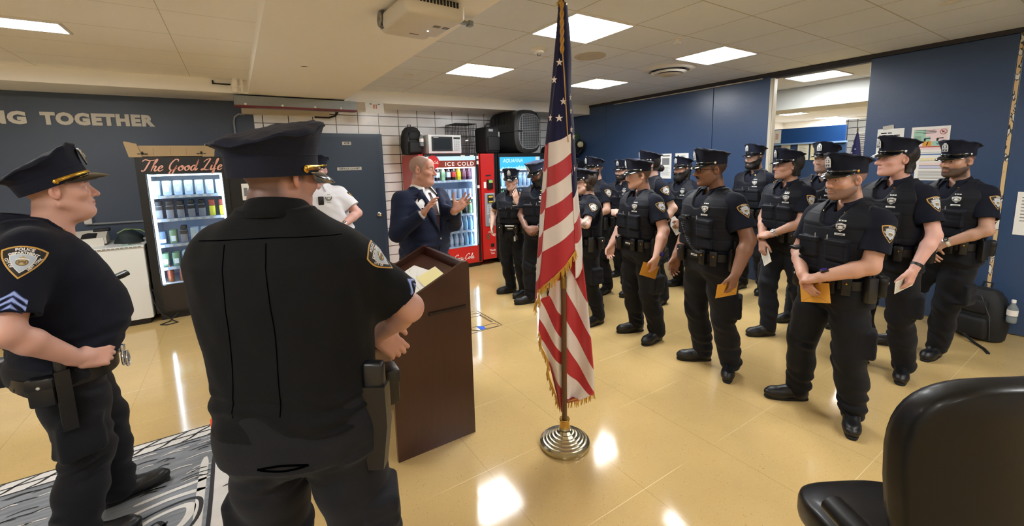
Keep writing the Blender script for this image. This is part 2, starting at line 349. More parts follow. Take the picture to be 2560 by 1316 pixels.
def lit(name,c,e,emc=None): return mat(name,c,.5,emit=e,emitc=srgb(c) if isinstance(c,str) else c)
BK={}
def bottle(kind,liq,lab,cap,h=.225,r=.032):
    if kind in BK: return BK[kind]
    lm=mat('liquid_'+kind,liq,.15,coat=.4); bm_=mat('label_'+kind,lab,.4); cm=mat('cap_'+kind,cap,.4)
    m=MB(); s=h/.225
    if kind.startswith('can'):
        m.lathe([(r*.8,0),(r,.006),(r,h-.012),(r*.82,h)],14,1); m.lathe([(r*.78,h),(r*.3,h+.001)],14,2)
    else:
        m.lathe([(r*.86,0),(r,.008*s),(r*.95,.05*s)],14,0); m.lathe([(r*1.0,.05*s),(r*1.02,.055*s),(r*1.02,.125*s),(r*.98,.13*s)],14,1)
        m.lathe([(r*.95,.13*s),(r*.85,.155*s),(r*.45,.19*s),(r*.4,.205*s)],14,0); m.lathe([(r*.46,.2*s),(r*.46,.222*s),(r*.4,.225*s)],12,2)
    me=m.build('bottle',[lm,bm_,cm]); BK[kind]=me.data; bpy.data.objects.remove(me); return BK[kind]
def put(kind,loc,label,cat,group,name='drink_bottle'):
    o=bpy.data.objects.new(name,BK[kind]); o.location=loc; col.objects.link(o); return tag(o,label,cat,group)
bottle('water','#bccbe0','#d3deee','#e9eef5'); bottle('cola','#2a1410','#c23b34','#a83028'); bottle('lime','#a9c79a','#7fa57c','#3a7a3a'); bottle('diet','#2b1a16','#c9ced6','#b9bfc8')
bottle('dark','#241713','#3a3a44','#1b1b1d'); bottle('amber','#8a4b1f','#9a4a30','#2a2a2a'); bottle('cyan','#a3c6dc','#8fbfe0','#dfe8ee'); bottle('yellow','#d9c82e','#e4d12c','#e4d12c'); bottle('purple','#5a2d46','#7d4f5f','#2a1c22')
bottle('can_silver','#d3d8e0','#c2cce0','#d9dde3',.14,.03); bottle('can_mix','#c3cad6','#a9bada','#d9dde3',.14,.03)
def shell(name,x0,x1,yf,yb,z0,z1,gx0,gx1,gz0,gz1,label,cat,body,gl=True,liner=LITIN):
    r=empty(name,((x0+x1)/2,yf,0),0,label,cat); ox,oy=(x0+x1)/2,yf
    T=Matrix.Translation((-ox,-oy,0)); m=MB(); t=.03
    m.box((x0,yf+t,z0),(gx0,yb,z1),0,T=T); m.box((gx1,yf+t,z0),(x1,yb,z1),0,T=T); m.box((gx0,yf+t,z0),(gx1,yb,gz0),0,T=T); m.box((gx0,yf+t,gz1),(gx1,yb,z1),0,T=T); m.box((gx0,yb-.08,gz0),(gx1,yb,gz1),0,T=T)
    m.build('cabinet',[body[0]],r,False)
    m=MB(); m.box((gx0,yb-.1,gz0),(gx1,yb-.085,gz1),0,T=T).box((gx0,yf+t,gz0),(gx0+.008,yb-.1,gz1),0,T=T).box((gx1-.008,yf+t,gz0),(gx1,yb-.1,gz1),0,T=T).box((gx0,yf+t,gz0-.004),(gx1,yb-.1,gz0+.004),0,T=T); m.build('liner',[liner],r,False)
    m=MB(); m.box((gx0-.035,yf,z0+.02),(gx0,yf+t,z1),0,T=T).box((gx1,yf,z0+.02),(gx1+.05,yf+t,z1),0,T=T); m.box((gx0,yf,gz1),(gx1,yf+t,z1),0,T=T); m.box((gx0,yf,z0+.02),(gx1,yf+t,gz0),1,T=T)
    m.build('door_frame',[body[1],body[2]],r,False)
    MB().box((gx0,yf+.010,gz0),(gx1,yf+.016,gz1),0,T=T).build('glass_pane',[GLASS],r,False)
    m=MB(); m.box((gx0+.01,yf+.05,gz0+.02),(gx0+.03,yf+.07,gz1-.01),0,T=T).box((gx1-.03,yf+.05,gz0+.02),(gx1-.01,yf+.07,gz1-.01),0,T=T).box((gx0+.03,yf+.05,gz1-.025),(gx1-.03,yf+.09,gz1-.008),0,T=T); m.build('light_strip',[LED],r,False)
    f=MB(); f.box((x0+.03,yf+.06,0),(x1-.03,yb-.05,z0),0,T=T); f.build('base',[DARK],r,False)
    return r,T
def shelves(r,T,x0,x1,yf,yb,zs):
    for z in zs:
        m=MB().box((x0+.01,yf+.10,z-.012),(x1-.01,yb-.11,z),0,T=T).box((x0+.01,yf+.085,z-.03),(x1-.01,yf+.10,z+.004),0,T=T)
        n=9
        for i in range(n): x=x0+.05+(x1-x0-.1)*i/(n-1); m.box((x-.018,yf+.082,z-.024),(x+.018,yf+.086,z-.004),1,T=T)
        m.build('shelf',[SHELF,WTX],r,False)
# --- red cola machine
CX0,CX1,CF,CB=2.315,3.645,6.09,6.86
r,T=shell('vending_machine',CX0,3.35,CF,CB,.07,1.86,2.43,3.27,.36,1.66,'red soft drink vending machine with round logo disc, behind the man in the suit','vending machine',(RED,VBLK,RED))
COKE=r
shelves(r,T,2.43,3.27,CF,CB,(1.446,1.16,.893,.617))
def add(mb,name,mats,par=None,**k): return mb.build(name,mats,par if par else r,False,**k)
RX90=rotm(PI/2)
def FT(x,y,z,T0=None): return (T0 or T)@Matrix.Translation((x,y,z))@RX90   # text plane facing -Y
BAN=mat('amber_banner','#7b2a12',.4,var=.6,vscale=9,emit=.12,emitc=srgb('#8a2d14'))
add(MB().box((2.43,CF-.004,1.655),(3.262,CF+.002,1.76),0,T=T).box((2.43,CF-.0035,1.76),(3.262,CF+.002,1.825),1,T=T),'banner',[BAN,lit('sky_banner','#a9c9e6',.5)])
add(MB().text('ICE COLD',.085,0,FT(2.98,CF-.006,1.702),bold=.002,space=1.25,sx=1.1),'banner_lettering',[WTX])
S,W_=script_strokes('Coca-Cola'); sc_=.30/W_
m=MB().lathe([(.105,0),(.105,.008),(.10,.012)],36,0,T=T@Matrix.Translation((2.53,CF-.004,1.735))@RX90)
m.ribbon(S,.16,1,FT(2.53,CF-.018,1.735)@Matrix.Scale(.17/W_,4)@Matrix.Translation((-W_/2-.2,-1,0))); add(m,'logo_disc',[RED,WTX])
add(MB().ribbon(S,.17,0,FT(2.995,CF-.003,.2)@Matrix.Scale(.37/W_,4)@Matrix.Translation((-W_/2-.2,-1,0))),'script_logo',[WTX])
add(MB().box((2.50,CF-.006,.15),(2.74,CF+.004,.29),0,T=T),'delivery_flap',[DARK])
for x,z,w_,h_ in ((2.475,1.80,.04,.05),(2.46,1.72,.05,.07),(3.04,1.825,.07,.03),(3.2,1.825,.07,.03),(3.30,1.80,.035,.05),(3.30,1.72,.035,.055),(3.30,1.33,.04,.045)): add(MB().box((x-w_/2,CF-.006,z-h_/2),(x+w_/2,CF-.003,z+h_/2),0,T=T),'sticker',[PAPER])
mat('yellow_sticker','#cfae3a',.5)
# coin column of the same machine
m=MB().box((3.355,CF-.005,.10),(3.61,CB,1.86),0,.008,T=T); add(m,'coin_panel',[RED])
add(MB().box((3.61,CF+.02,.1),(3.645,CB,1.86),0,T=T),'side_trim',[VBLK])
GP=mat('grey_plastic_panel','#8f9298',.4); BP=mat('black_plastic','#17181a',.35)
add(MB().box((3.405,CF-.018,.66),(3.595,CF-.004,1.215),0,.012,T=T),'selection_panel',[GP])
m=MB().box((3.455,CF-.03,1.05),(3.565,CF-.017,1.185),0,.006,T=T).box((3.47,CF-.033,1.14),(3.55,CF-.029,1.17),1,T=T).box((3.47,CF-.033,1.06),(3.55,CF-.029,1.085),1,T=T); add(m,'bill_acceptor',[BP,mat('yellow_sticker')])
m=MB()
for i in range(5):
    for j in range(3): m.cbox((3.455+.045*j,CF-.021,1.0-.032*i),(.032,.008,.022),0,.003,T=T,seg=1)
add(m,'keypad',[mat('pale_keys','#c3c6ca',.4)])
add(MB().box((3.45,CF-.03,.70),(3.55,CF-.017,.80),0,.006,T=T).box((3.46,CF-.033,.72),(3.54,CF-.029,.79),1,T=T),'coin_return',[GP,mat('pale_keys')])
add(MB().box((3.46,CF-.05,1.28),(3.56,CF-.004,1.44),0,.012,T=T).box((3.475,CF-.053,1.385),(3.545,CF-.049,1.425),1,T=T),'card_reader',[BP,lit('reader_screen','#6f9a4a',.8)])
add(MB().box((3.40,CF-.009,1.30),(3.445,CF-.004,1.40),0,T=T).box((3.44,CF-.009,1.49),(3.54,CF-.004,1.515),1,T=T),'price_tag',[PAPER,DARK])
add(MB().box((3.43,CF-.014,.44),(3.475,CF-.004,.54),0,.005,T=T),'lock',[mat('brass_lock','#7d6b53',.4,.6)])
add(MB().box((3.50,CF-.012,.30),(3.565,CF-.004,.36),0,.004,T=T),'coin_slot',[DARK])
m=MB().text('enjoy',.038,0,FT(3.5,CF-.008,.565),bold=.001).text('Thank',.045,0,FT(3.53,CF-.008,.245),bold=.001).text('You',.045,0,FT(3.53,CF-.008,.195),bold=.001); add(m,'white_lettering',[WTX])
rows=[(1.446,['water','water','diet','lime','diet','cola','yellow','purple','purple']),(1.16,['can_silver','can_silver','can_mix','can_silver','can_silver','can_mix','can_silver','can_mix','can_silver']),(.893,['cola','amber','amber','water','lime','lime','lime','dark','lime']),(.617,['dark','dark','dark','diet','cola','cola','water','cyan','cyan']),(.364,['dark','diet','dark','dark','water','water','water','cyan','cyan'])]
ordn=['top','second','third','fourth','bottom']
for ri,(z,ks) in enumerate(rows):
    for c in range(9):
        for d in range(3):
            k=ks[c]; nm='drink_can' if k.startswith('can') else 'drink_bottle'
            put(k,(2.485+.0915*c,CF+.15+.075*d,z+.002),'one of the %s lined up on the %s shelf of the red machine'%('cans' if nm=='drink_can' else 'bottles',ordn[ri]),'can' if nm=='drink_can' else 'bottle','drinks on the %s shelf of the red machine'%ordn[ri],nm)
# --- blue water machine
r,T=shell('vending_machine',3.66,4.92,CF,CB,.07,1.86,3.73,4.55,.30,1.60,'black vending machine with a blue water header, behind the woman officer','vending machine',(VBLK,VBLK,mat('blue_kick_panel','#1d4fa0',.4)))
shelves(r,T,3.73,4.55,CF,CB,(1.30,1.02,.75,.5))
BLUH=lit('blue_header','#2f9bd8',.75)
add(MB().box((3.72,CF-.004,1.60),(4.56,CF+.002,1.80),0,T=T),'header',[BLUH])
m=MB().text('AQUAFINA',.085,0,FT(3.98,CF-.006,1.735),shear=.25,sx=.95); add(m,'header_lettering',[lit('pale_lettering','#bfe6f5',.6)])
m=MB()
random.seed(4)
for i in range(14): x=3.78+.055*i; m.add([(x-.05,0,1.601),(x,0,1.63+random.random()*.03),(x+.05,0,1.601)],[(0,1,2)],0,T@Matrix.Translation((0,CF-.006,0)))
add(m,'mountain_print',[lit('snow_print','#9fd3ea',.6)])
add(MB().box((4.46,CF-.008,1.74),(4.53,CF-.004,1.80),0,T=T),'sticker',[PAPER]); add(MB().box((4.62,CF-.008,1.5),(4.66,CF-.004,1.56),0,T=T),'sticker',[PAPER])
add(MB().box((4.62,CF-.02,.6),(4.86,CF,1.45),0,.01,T=T),'selection_panel',[BP])
ks=['water','cyan','water','lime','water','cyan','water','water','cyan']
for ri,z in enumerate((1.302,1.022,.752,.502)):
    for c in range(9):
        for d in range(2): put(ks[(c+ri*2)%9],(3.785+.0885*c,CF+.15+.08*d,z),'one of the bottles lined up on the %s shelf of the blue machine'%ordn[ri],'bottle','drinks on the %s shelf of the blue machine'%ordn[ri])
# --- black snack machine at left
r,T=shell('vending_machine',-.90,.30,CF,CB,.09,1.86,-.82,-.125,.415,1.675,'black vending machine with scripted header by the white cabinet, at left','vending machine',(VBLK,VBLK,mat('dark_brown_panel','#241f1d',.4)))
shelves(r,T,-.82,-.125,CF,CB,(1.425,1.16,.865,.60))
S,W_=script_strokes('The Good Life')
add(MB().ribbon(S,.15,0,FT(-.475,CF-.004,1.757)@Matrix.Scale(.72/W_,4)@Matrix.Translation((-W_/2-.2,-.9,0))),'header_lettering',[mat('rose_gold_lettering','#d9a08c',.4,emit=.15,emitc=srgb('#d9a08c'))])
add(MB().box((.05,CF-.004,1.33),(.13,CF,1.53),0,T=T).box((.07,CF-.006,1.38),(.11,CF-.003,1.48),1,T=T),'menu_card',[PAPER,GREYINK])
add(MB().box((.0,CF-.02,.62),(.25,CF,1.22),0,.01,T=T),'selection_panel',[BP])
def snack(kind,build):
    m,mt=build; o=m.build(kind,mt); BK[kind]=o.data; bpy.data.objects.remove(o)
PLA=mat('clear_plastic_box','#cfe2ee',.2,coat=.5)
snack('packet',(MB().box((-.04,0,0),(.04,.03,.17),0,.012).box((-.02,-.003,.04),(.02,0,.10),1),[PLA,mat('pale_label','#f0f4f6',.5)]))
snack('packet_tall',(MB().box((-.035,0,0),(.035,.035,.15),0,.012).box((-.034,-.003,.1),(.034,.0,.14),1).box((-.03,.0,.15),(.03,.03,.20),1,.01),[mat('grey_carton','#8d8f98',.4),mat('dark_lid','#2b2a2e',.4)]))
snack('packet_green',(MB().box((-.035,0,0),(.035,.04,.16),0,.014).box((-.02,-.003,.03),(.02,0,.09),1),[mat('green_bag','#7c9a78',.4),mat('pale_label')]))
snack('packet_yellow',(MB().box((-.03,0,0),(.03,.04,.12),0,.01).box((-.03,0,.121),(.03,.035,.19),1,.01),[mat('yellow_pack','#d6cf3f',.4),mat('red_lid','#9a4030',.4)]))
snack('packet_blue',(MB().box((-.035,0,0),(.035,.04,.15),0,.014).box((-.03,-.003,.02),(.03,0,.06),1),[mat('blue_pack','#5f7796',.4),mat('pale_label')]))
rw=[(1.427,['packet']*7),(1.162,['packet_tall']*5+['packet_yellow']*2),(.867,['packet_blue','packet_green','packet_tall','packet','packet','packet_green','packet_blue']),(.602,['packet_green','packet_green','packet','packet','packet_green','packet','packet'])]
for ri,(z,kk) in enumerate(rw):
    for c in range(7):
        for d in range(2): put(kk[c],(-.77+.1*c,CF+.13+.09*d,z),'one of the packets on the %s shelf of the black machine'%ordn[ri],'snack packet','snacks on the %s shelf of the black machine'%ordn[ri],'snack_packet')
for c,k in enumerate(('amber','amber','cola','water','water','cola')): put(k,(-.74+.11*c,CF+.14,.42),'one of the bottles on the bottom shelf of the black machine','bottle','bottles at the bottom of the black machine')
# --- things on the machines
tr=empty('cardboard_tray',(-.56,6.3,1.86),0,'brown cardboard fruit tray on top of the black machine','tray')
CARD=mat('cardboard','#A8906C',.8,var=.06,vscale=8)
m=MB().box((-.375,-.2,0),(.375,-.192,.125),0).box((-.375,.192,0),(.375,.2,.125),0).box((-.375,-.2,0),(.375,.2,.008),0)
m.box((-.375,-.2,0),(-.367,.2,.135),0).box((.367,-.2,0),(.375,.2,.135),0); m.build('tray_body',[CARD],tr,False)
for sx in (-1,1):
    m=MB().prism([(0,0),(.11,0),(.075,.145),(.05,.15),(-.02,.17),(-.03,.16)],-.202,-.212,0,Matrix(((sx,0,0,-sx*-.375 if sx<0 else .375),(0,0,1,0),(0,1,0,0),(0,0,0,1)))@Matrix.Scale(-1,4,(1,0,0)))
    m.build('corner_post',[CARD],tr,False)
m=MB()
for x in (-.3,.22):
    for i in range(3): m.box((x+.03*i,-.2135,.03),(x+.018+.03*i,-.2125,.034 if i!=1 else .06),0)
    m.box((x-.005,-.2135,.034),(x+.085,-.2125,.040),0)
for x in (-.17,-.02,.12): m.box((x,-.2015,.02),(x+.004,-.2005,.1),1)
m.build('printed_marks',[INK,mat('card_crease','#8f7048',.8)],tr,False)
mw=empty('microwave_oven',(2.80,6.36,1.86),.02,'white microwave oven with dark door window on the red machine','microwave')
WP=mat('white_appliance','#DDE0DF',.35)
MB().box((-.28,-.16,.012),(.28,.18,.30),0,.008).build('body',[WP],mw)
MB().box((-.23,-.172,.05),(.12,-.158,.27),0,.004).box((-.20,-.174,.075),(.09,-.171,.245),1).box((-.20,-.1742,.255),(-.12,-.173,.261),2).build('door',[BP,mat('oven_window','#2c3136',.12),WTX],mw,False)
m=MB().box((.145,-.168,.235),(.255,-.159,.265),0)
for i in range(6):
    for j in range(3): m.cbox((.165+.035*j,-.163,.205-.028*i),(.026,.01,.018),1,.002,seg=1)
m.build('control_panel',[BP,mat('pale_keys')],mw,False)
for x in (-.24,.24):
    for y in (-.12,.14): MB().lathe([(.015,0),(.015,.012)],10,0,TR(x,y,0)).build('foot',[DARK],mw)
# wire crate
wc=empty('wire_crate',(3.29,6.62,1.86),0,'black folding wire dog crate between microwave and black bag','wire crate')
WIRE=mat('black_wire','#101112',.4,.3)
def wire_panel(u,v,nu,nv,o,name,r_=.003,par=None,mt=WIRE):
    o=Vector(o);u=Vector(u);v=Vector(v); m=MB()
    for i in range(nu+1): a=o+u*i/nu; m.tube([a,a+v],r_*(1.6 if i in(0,nu) else 1),5)
    for j in range(nv+1): a=o+v*j/nv; m.tube([a,a+u],r_*(1.6 if j in(0,nv) else 1),5)
    return m.build(name,[mt],par)
a=(-.19,-.2,.004); X_,Y_,Z_=(.38,0,0),(0,.4,0),(0,0,.50)
wire_panel(X_,Z_,14,5,a,'front_panel',par=wc); wire_panel(X_,Z_,14,5,(-.19,.2,.004),'back_panel',par=wc); wire_panel(Y_,Z_,9,5,a,'side_panel',par=wc); wire_panel(Y_,Z_,9,5,(.19,-.2,.004),'side_panel',par=wc); wire_panel(X_,Y_,14,5,(-.19,-.2,.504),'top_panel',par=wc)
MB().box((-.18,-.19,0),(.18,.19,.012),0).build('floor_pan',[BP],wc,False)
MB().box((-.03,-.21,.2),(.05,-.2,.24),0,.004).build('latch',[CHROME],wc)
# pet carrier
pc=empty('pet_carrier',(4.27,6.45,1.86),.12,'large black plastic pet carrier with grey wire door on the blue machine','pet carrier')
PCM=mat('dark_grey_plastic','#2b2c2f',.45,bump=.15,bscale=200); WG=mat('grey_wire','#9a9c9f',.35,.5)
def superloop(w_,h_,n=40,e=3.2):
    return [(w_*math.copysign(abs(math.cos(t))**(2/e),math.cos(t)),h_*math.copysign(abs(math.sin(t))**(2/e),math.sin(t))) for t in [2*PI*i/n for i in range(n)]]
def carrier_half(z0,z1,name):
    m=MB(); Ls=[]
    prof=((-.385,.88),(-.35,1),(.35,1),(.385,.88))
    V=[];n=40
    for y,s in prof:
        for x,z in superloop(.30*s,.365*s,n): V.append((x,y,min(max(z+.37,z0),z1)))
    Fc=[]
    for j in range(3):
        for i in range(n): k=(i+1)%n; Fc.append((j*n+i,j*n+k,(j+1)*n+k,(j+1)*n+i))
    Fc.append(tuple(3*n+i for i in range(n)))
    m.add(V,Fc)
    # front collar ring
    V2=[]
    for y,s in ((-.385,.88),(-.395,.82),(-.37,.78)):
        for x,z in superloop(.30*s,.365*s,n): V2.append((x,y,min(max(z+.37,z0),z1)))
    F2=[(j*n+i,(j+1)*n+i,(j+1)*n+(i+1)%n,j*n+(i+1)%n) for j in range(2) for i in range(n)]
    m.add(V2,F2); return m.build(name,[PCM],pc)
carrier_half(0.004,.36,'lower_shell'); carrier_half(.375,.735,'upper_shell')
MB().box((-.312,-.36,.355),(.312,.37,.38),0,.01).build('rim',[PCM],pc)
m=MB()
for i in range(19):
    x=-.222+.444*i/18; hh=.29*(1-abs(x/.25)**3.2)**(1/3.2) if abs(x)<.25 else .1
    m.tube([(x,-.40,.37-hh),(x,-.40,.37+hh)],.0026,5)
for j in range(21):
    z=-.285+.57*j/20; ww=.235*(1-abs(z/.30)**3.2)**(1/3.2); m.tube([(-ww,-.404,.37+z),(ww,-.404,.37+z)],.0026,5)
m.tube([(x*.80,-.402,.37+z*.80) for x,z in superloop(.30,.365,40)],.006,6,closed=True)
m.tube([(-.17,-.408,.08),(-.17,-.408,.66)],.005,6); m.build('wire_door',[WG],pc)
MB().box((-.21,-.372,.05),(.21,-.37,.69),0).build('inner_shade_sheet',[DARK],pc,False)  # black sheet behind the door stands in for the shade inside
for s in (-1,1):
    m=MB()
    for i in range(7): y=-.26+.085*i; m.box((s*.298-.004,y,.50),(s*.298+.004,y+.03,.65),0,.003)
    m.build('side_vent',[DARK],pc)
MB().box((-.255,-.42,.36),(-.17,-.395,.385),0,.006).build('latch',[DARK],pc)
# soft black bag between
bg=empty('carry_bag',(3.63,6.3,1.86),.1,'soft black carry bag with small white tag beside the pet carrier','bag')
BAGM=mat('black_nylon','#141518',.7,bump=.3,bscale=60)
MB().box((-.14,-.16,0),(.14,.2,.44),0,.05,seg=4).build('body',[BAGM],bg); MB().box((-.12,-.18,.05),(.12,-.15,.28),0,.02).build('pocket',[BAGM],bg)
MB().box((-.10,-.168,.36),(-.01,-.16,.40),0,.004).box((.1,-.166,.27),(.125,-.158,.36),0,.003).build('tag',[mat('grey_tag','#a9acb0',.5)],bg)
MB().tube([(-.1,-.05,.43),(-.06,-.06,.49),(.06,-.06,.49),(.1,-.05,.43)],.012,7).build('handle',[BAGM],bg)
# things on the far right of the blue machine
db=empty('duffel_bag',(5.35,6.45,1.63),0,'black duffel bags heaped in the corner right of the blue machine','duffel bag')
m=MB(); m.lathe([(.02,-.42),(.14,-.40),(.17,-.2),(.18,.1),(.16,.36),(.03,.42)],18,0,TR(0,0,.3,0,PI/2-.2,0)); m.build('bag_body',[BAGM],db)
MB().lathe([(.02,-.3),(.12,-.28),(.14,0),(.12,.26),(.02,.3)],16,0,TR(.25,-.05,.42,.3,PI/2+.3,.4)).build('bag_flap',[BAGM],db)
MB().tube([(.0,-.2,.4),(.2,-.25,.2),(.4,-.2,.35)],.015,6).build('strap',[BAGM],db)
tag(MB().box((5.0,6.09,0),(5.85,6.83,1.70),0,.01).build('storage_cabinet',[BP],None,False),'plain black storage cabinet in the corner right of the blue machine','cabinet')
cl=empty('rolled_cloth',(5.46,6.25,2.02),.3,'green cloth roll with pale end on top of the black bags','cloth roll')
MB().lathe([(.01,-.2),(.075,-.19),(.08,.0),(.07,.18),(.02,.2)],16,0,TR(0,0,.08,0,PI/2-.5,0)).build('roll',[mat('green_cloth','#2c4a33',.8,bump=.3,bscale=40)],cl)
MB().lathe([(.02,-.03),(.055,-.028),(.06,.0),(.05,.04)],16,0,TR(.15,-.08,-.0,PI/2,0,.0)).build('end_cap',[mat('cream_end','#b9b18f',.6)],cl)
def backpack(loc,rz,label,s=1.,bottle_=True):
    b=empty('backpack',loc,rz,label,'backpack')
    m=MB(); n=28; V=[]
    for z,w_,d_ in ((0,.13,.08),(.02,.17,.11),(.15,.185,.13),(.30,.18,.12),(.40,.15,.095),(.46,.10,.06),(.475,.03,.02)):
        for x,y in superloop(w_,d_,n,2.8): V.append((x*s,y*s,z*s))
    Fc=[(j*n+i,j*n+(i+1)%n,(j+1)*n+(i+1)%n,(j+1)*n+i) for j in range(6) for i in range(n)]+[tuple(range(n-1,-1,-1)),tuple(6*n+i for i in range(n))]
    m.add(V,Fc).build('pack_body',[BAGM],b)
    MB().box((-.12*s,-.165*s,.03*s),(.12*s,-.09*s,.22*s),0,.03*s,seg=3).build('front_pocket',[BAGM],b)
    MB().box((-.10*s,-.14*s,.25*s),(.10*s,-.08*s,.38*s),0,.025*s,seg=3).build('upper_pocket',[BAGM],b)
    MB().tube([(-.03*s,.05*s,.46*s),(-.03*s,.06*s,.51*s),(.03*s,.06*s,.51*s),(.03*s,.05*s,.46*s)],.008*s,7).build('top_handle',[BAGM],b)
    for q in (-1,1): MB().tube([(q*.07*s,.10*s,.43*s),(q*.10*s,.16*s,.32*s),(q*.11*s,.16*s,.18*s),(q*.12*s,.11*s,.05*s)],.014*s,6).build('shoulder_strap',[BAGM],b)
    MB().tube([(-.13*s,-.10*s,.02*s),(-.13*s,-.14*s,.25*s),(-.05*s,-.12*s,.42*s),(.05*s,-.12*s,.42*s),(.13*s,-.14*s,.25*s),(.13*s,-.10*s,.02*s)],.004*s,5).build('zipper',[mat('zip_grey','#3a3b3f',.5)],b)
    return b
backpack((2.335,6.42,1.86),.12,'black backpack standing on the red machine left of the microwave',.90)
def wbottle(loc,label):
    b=empty('water_bottle',loc,0,label,'bottle')
    CP=mat('clear_water_plastic','#b9c6cc',.15,trans=.6)
    MB().lathe([(.028,0),(.033,.01),(.033,.05),(.030,.055),(.033,.06),(.033,.13),(.015,.165),(.013,.18)],18,0).build('bottle_body',[CP],b)
    MB().lathe([(.034,.065),(.034,.115)],18,0,cap=False).build('paper_label',[WTX],b); MB().lathe([(.0145,.178),(.0145,.2),(.012,.203)],14,0).build('cap',[WTX],b)
wbottle((2.44,6.27,1.985),'small water bottle in the side pocket of the backpack beside the microwave')
# ------------------------------------------------------------------ lectern and its papers
WOOD=mat('dark_walnut','#381911',.32,bump=.05,bscale=30,var=.28,vscale=7,stretch=(6,6,.6),coat=.25)
WOODL=mat('pale_wood_edge','#8d6a4a',.5)
pd=empty('lectern',(.88,2.57,0),0,'dark walnut wooden lectern with papers on its sloped top','lectern')
def side_poly(): return [(-.25,0),(.25,0),(.25,1.105),(.238,1.122),(.215,1.122),(-.25,.895)]
XZ=Matrix(((1,0,0,0),(0,0,1,0),(0,1,0,0),(0,0,0,1)))
for y in (-.33,.305):
    MB().prism(side_poly(),y,y+.025,0,XZ).build('side_panel',[WOOD],pd,False)
MB().box((.225,-.305,0),(.25,.305,1.11)).build('front_panel',[WOOD],pd,False)
Tt=Matrix.Translation((-.02,0,.905))@rotm(0,-math.atan(.455),0)
m=MB().box((-.265,-.305,.035),(.265,.305,.055),0,T=Tt); m.build('sloped_top',[WOOD],pd,False)
MB().box((-.27,-.305,.055),(-.245,.305,.085),0,T=Tt).build('paper_stop',[WOODL],pd,False)
MB().box((-.22,-.305,.42),(.225,.305,.44)).build('shelf',[WOODL],pd,False)
m=MB(); m.box((-.24,-.36,0),(.24,-.33,.0012),0) if 0 else None
m.tube([(-.02,-.331,.845),(.215,-.331,.845)],.012,6); m.build('finger_groove',[mat('groove_painted_shade','#1d0d0a',.4)],pd)  # dark bar on the panel, the groove's shade is put into its colour
YP=mat('pale_yellow_paper','#E9E0A4',.7)
def sheet(name,T,w_,h_,label,cat,marks=None,m0=PAPER,curl=.0,group=None,ex=None):
    m=MB().grid(lambda u,v:((u-.5)*w_,(v-.5)*h_,curl*(math.sin(u*3)*.5+v*v)),6,6,0)
    if marks:
        for x,y,a,b in marks: m.add([(x*w_,y*h_,curl*.9+.0012),((x+a)*w_,y*h_,curl*.9+.0012),((x+a)*w_,(y+b)*h_,curl*.9+.0012),(x*w_,(y+b)*h_,curl*.9+.0012)],[(0,1,2,3)],1)
    if ex: ex(m)
    o=m.build(name,[m0,INK,GREYINK,mat('lime_mark','#b5c23a',.6)],None,False); o.matrix_world=T; return tag(o,label,cat,group)
TP=Matrix.Translation((.88,2.57,0))@Tt
mk=[(-.4,.36-.05*i,.7-.1*(i%3),.012) for i in range(6)]+[(-.4,-.02,.5,.03),(-.4,-.1,.5,.03),(-.25,-.2,.3,.04),(-.25,-.28,.3,.04)]
sheet('paper_sheet',TP@TR(-.03,.0,.062,0,0,-.5),.216,.279,'white printed form nearest the officer on the lectern top','paper',mk,curl=.006)
sheet('paper_sheet',TP@TR(.06,.03,.058,0,0,.1),.2,.27,'white printed sheet at the back of the lectern pile','paper',mk[:5],curl=.004)
sheet('paper_sheet',TP@TR(.055,-.17,.068,0,0,-.1),.279,.216,'half yellow form at the near edge of the lectern top','paper',[(-.35,.1,.06,.05),(-.3,-.1,.05,.04),(-.38,-.25,.09,.05),(-.12,-.4,.004,.85)],curl=.004,
   ex=lambda m:m.add([(.0,-.10,.006),(.135,-.10,.006),(.135,.10,.006),(.0,.10,.006)],[(0,1,2,3)],3))
bpy.data.objects[-1] if 0 else None
MATS['lime_mark'].node_tree.nodes['Principled BSDF'].inputs['Base Color'].default_value=(*srgb('#ECE3A6'),1)
# ------------------------------------------------------------------ flag on its stand
fg=empty('flag_on_stand',(1.521,1.824,0),math.atan2(-.64,.768),'national flag with gold fringe on a wooden pole in a round metal stand','flag')
FRED=mat('flag_red','#B3202C',.55,bump=.1,bscale=300,sheen=.3); FWH=mat('flag_white','#E2D9D6',.6,bump=.1,bscale=300,sheen=.3); FNV=mat('flag_navy','#191A40',.7,bump=.1,bscale=300,sheen=.05,spec=.2); GOLDT=mat('gold_thread','#C99A2E',.5,sheen=.4)
MB().tube([(0,0,.13),(0,0,1.0)],.0155,14,0).tube([(0,0,1.0),(0,0,2.53)],.0145,14,0).build('pole',[mat('oak_pole','#5c3b20',.35,var=.2,vscale=12,stretch=(4,4,.4))],fg)
MB().lathe([(.017,.98),(.018,.985),(.018,1.045),(.017,1.05)],16).build('pole_sleeve',[mat('worn_brass','#8d7440',.3,.8)],fg)
BR=mat('antique_silver_brass','#BDB59B',.22,.95)
prof=[(.150,0),(.152,.012),(.149,.026),(.140,.032)]
for i in range(6): r0=.136-.019*i; z0=.034+.0085*i+i*i*.0006; prof+=[(r0,z0),(r0-.004,z0+.005),(r0-.012,z0+.006)]
prof+=[(.036,.105),(.033,.115)]
MB().lathe(prof,48).build('stand_base',[BR],fg); MB().lathe([(.031,.11),(.031,.118),(.029,.122),(.029,.158),(.032,.162),(.030,.168),(.018,.168)],28).build('collar',[mat('polished_brass','#C9A35A',.2,.95)],fg)
MB().lathe([(.02,2.50),(.03,2.52),(.012,2.54),(.022,2.57),(.018,2.61),(.003,2.66)],18).build('finial',[mat('polished_brass')],fg)
def poly_at(P,t):
    n=len(P)-1; i=min(int(t*n),n-1); f=t*n-i
    return tuple(a+(b-a)*f for a,b in zip(P[i],P[i+1]))
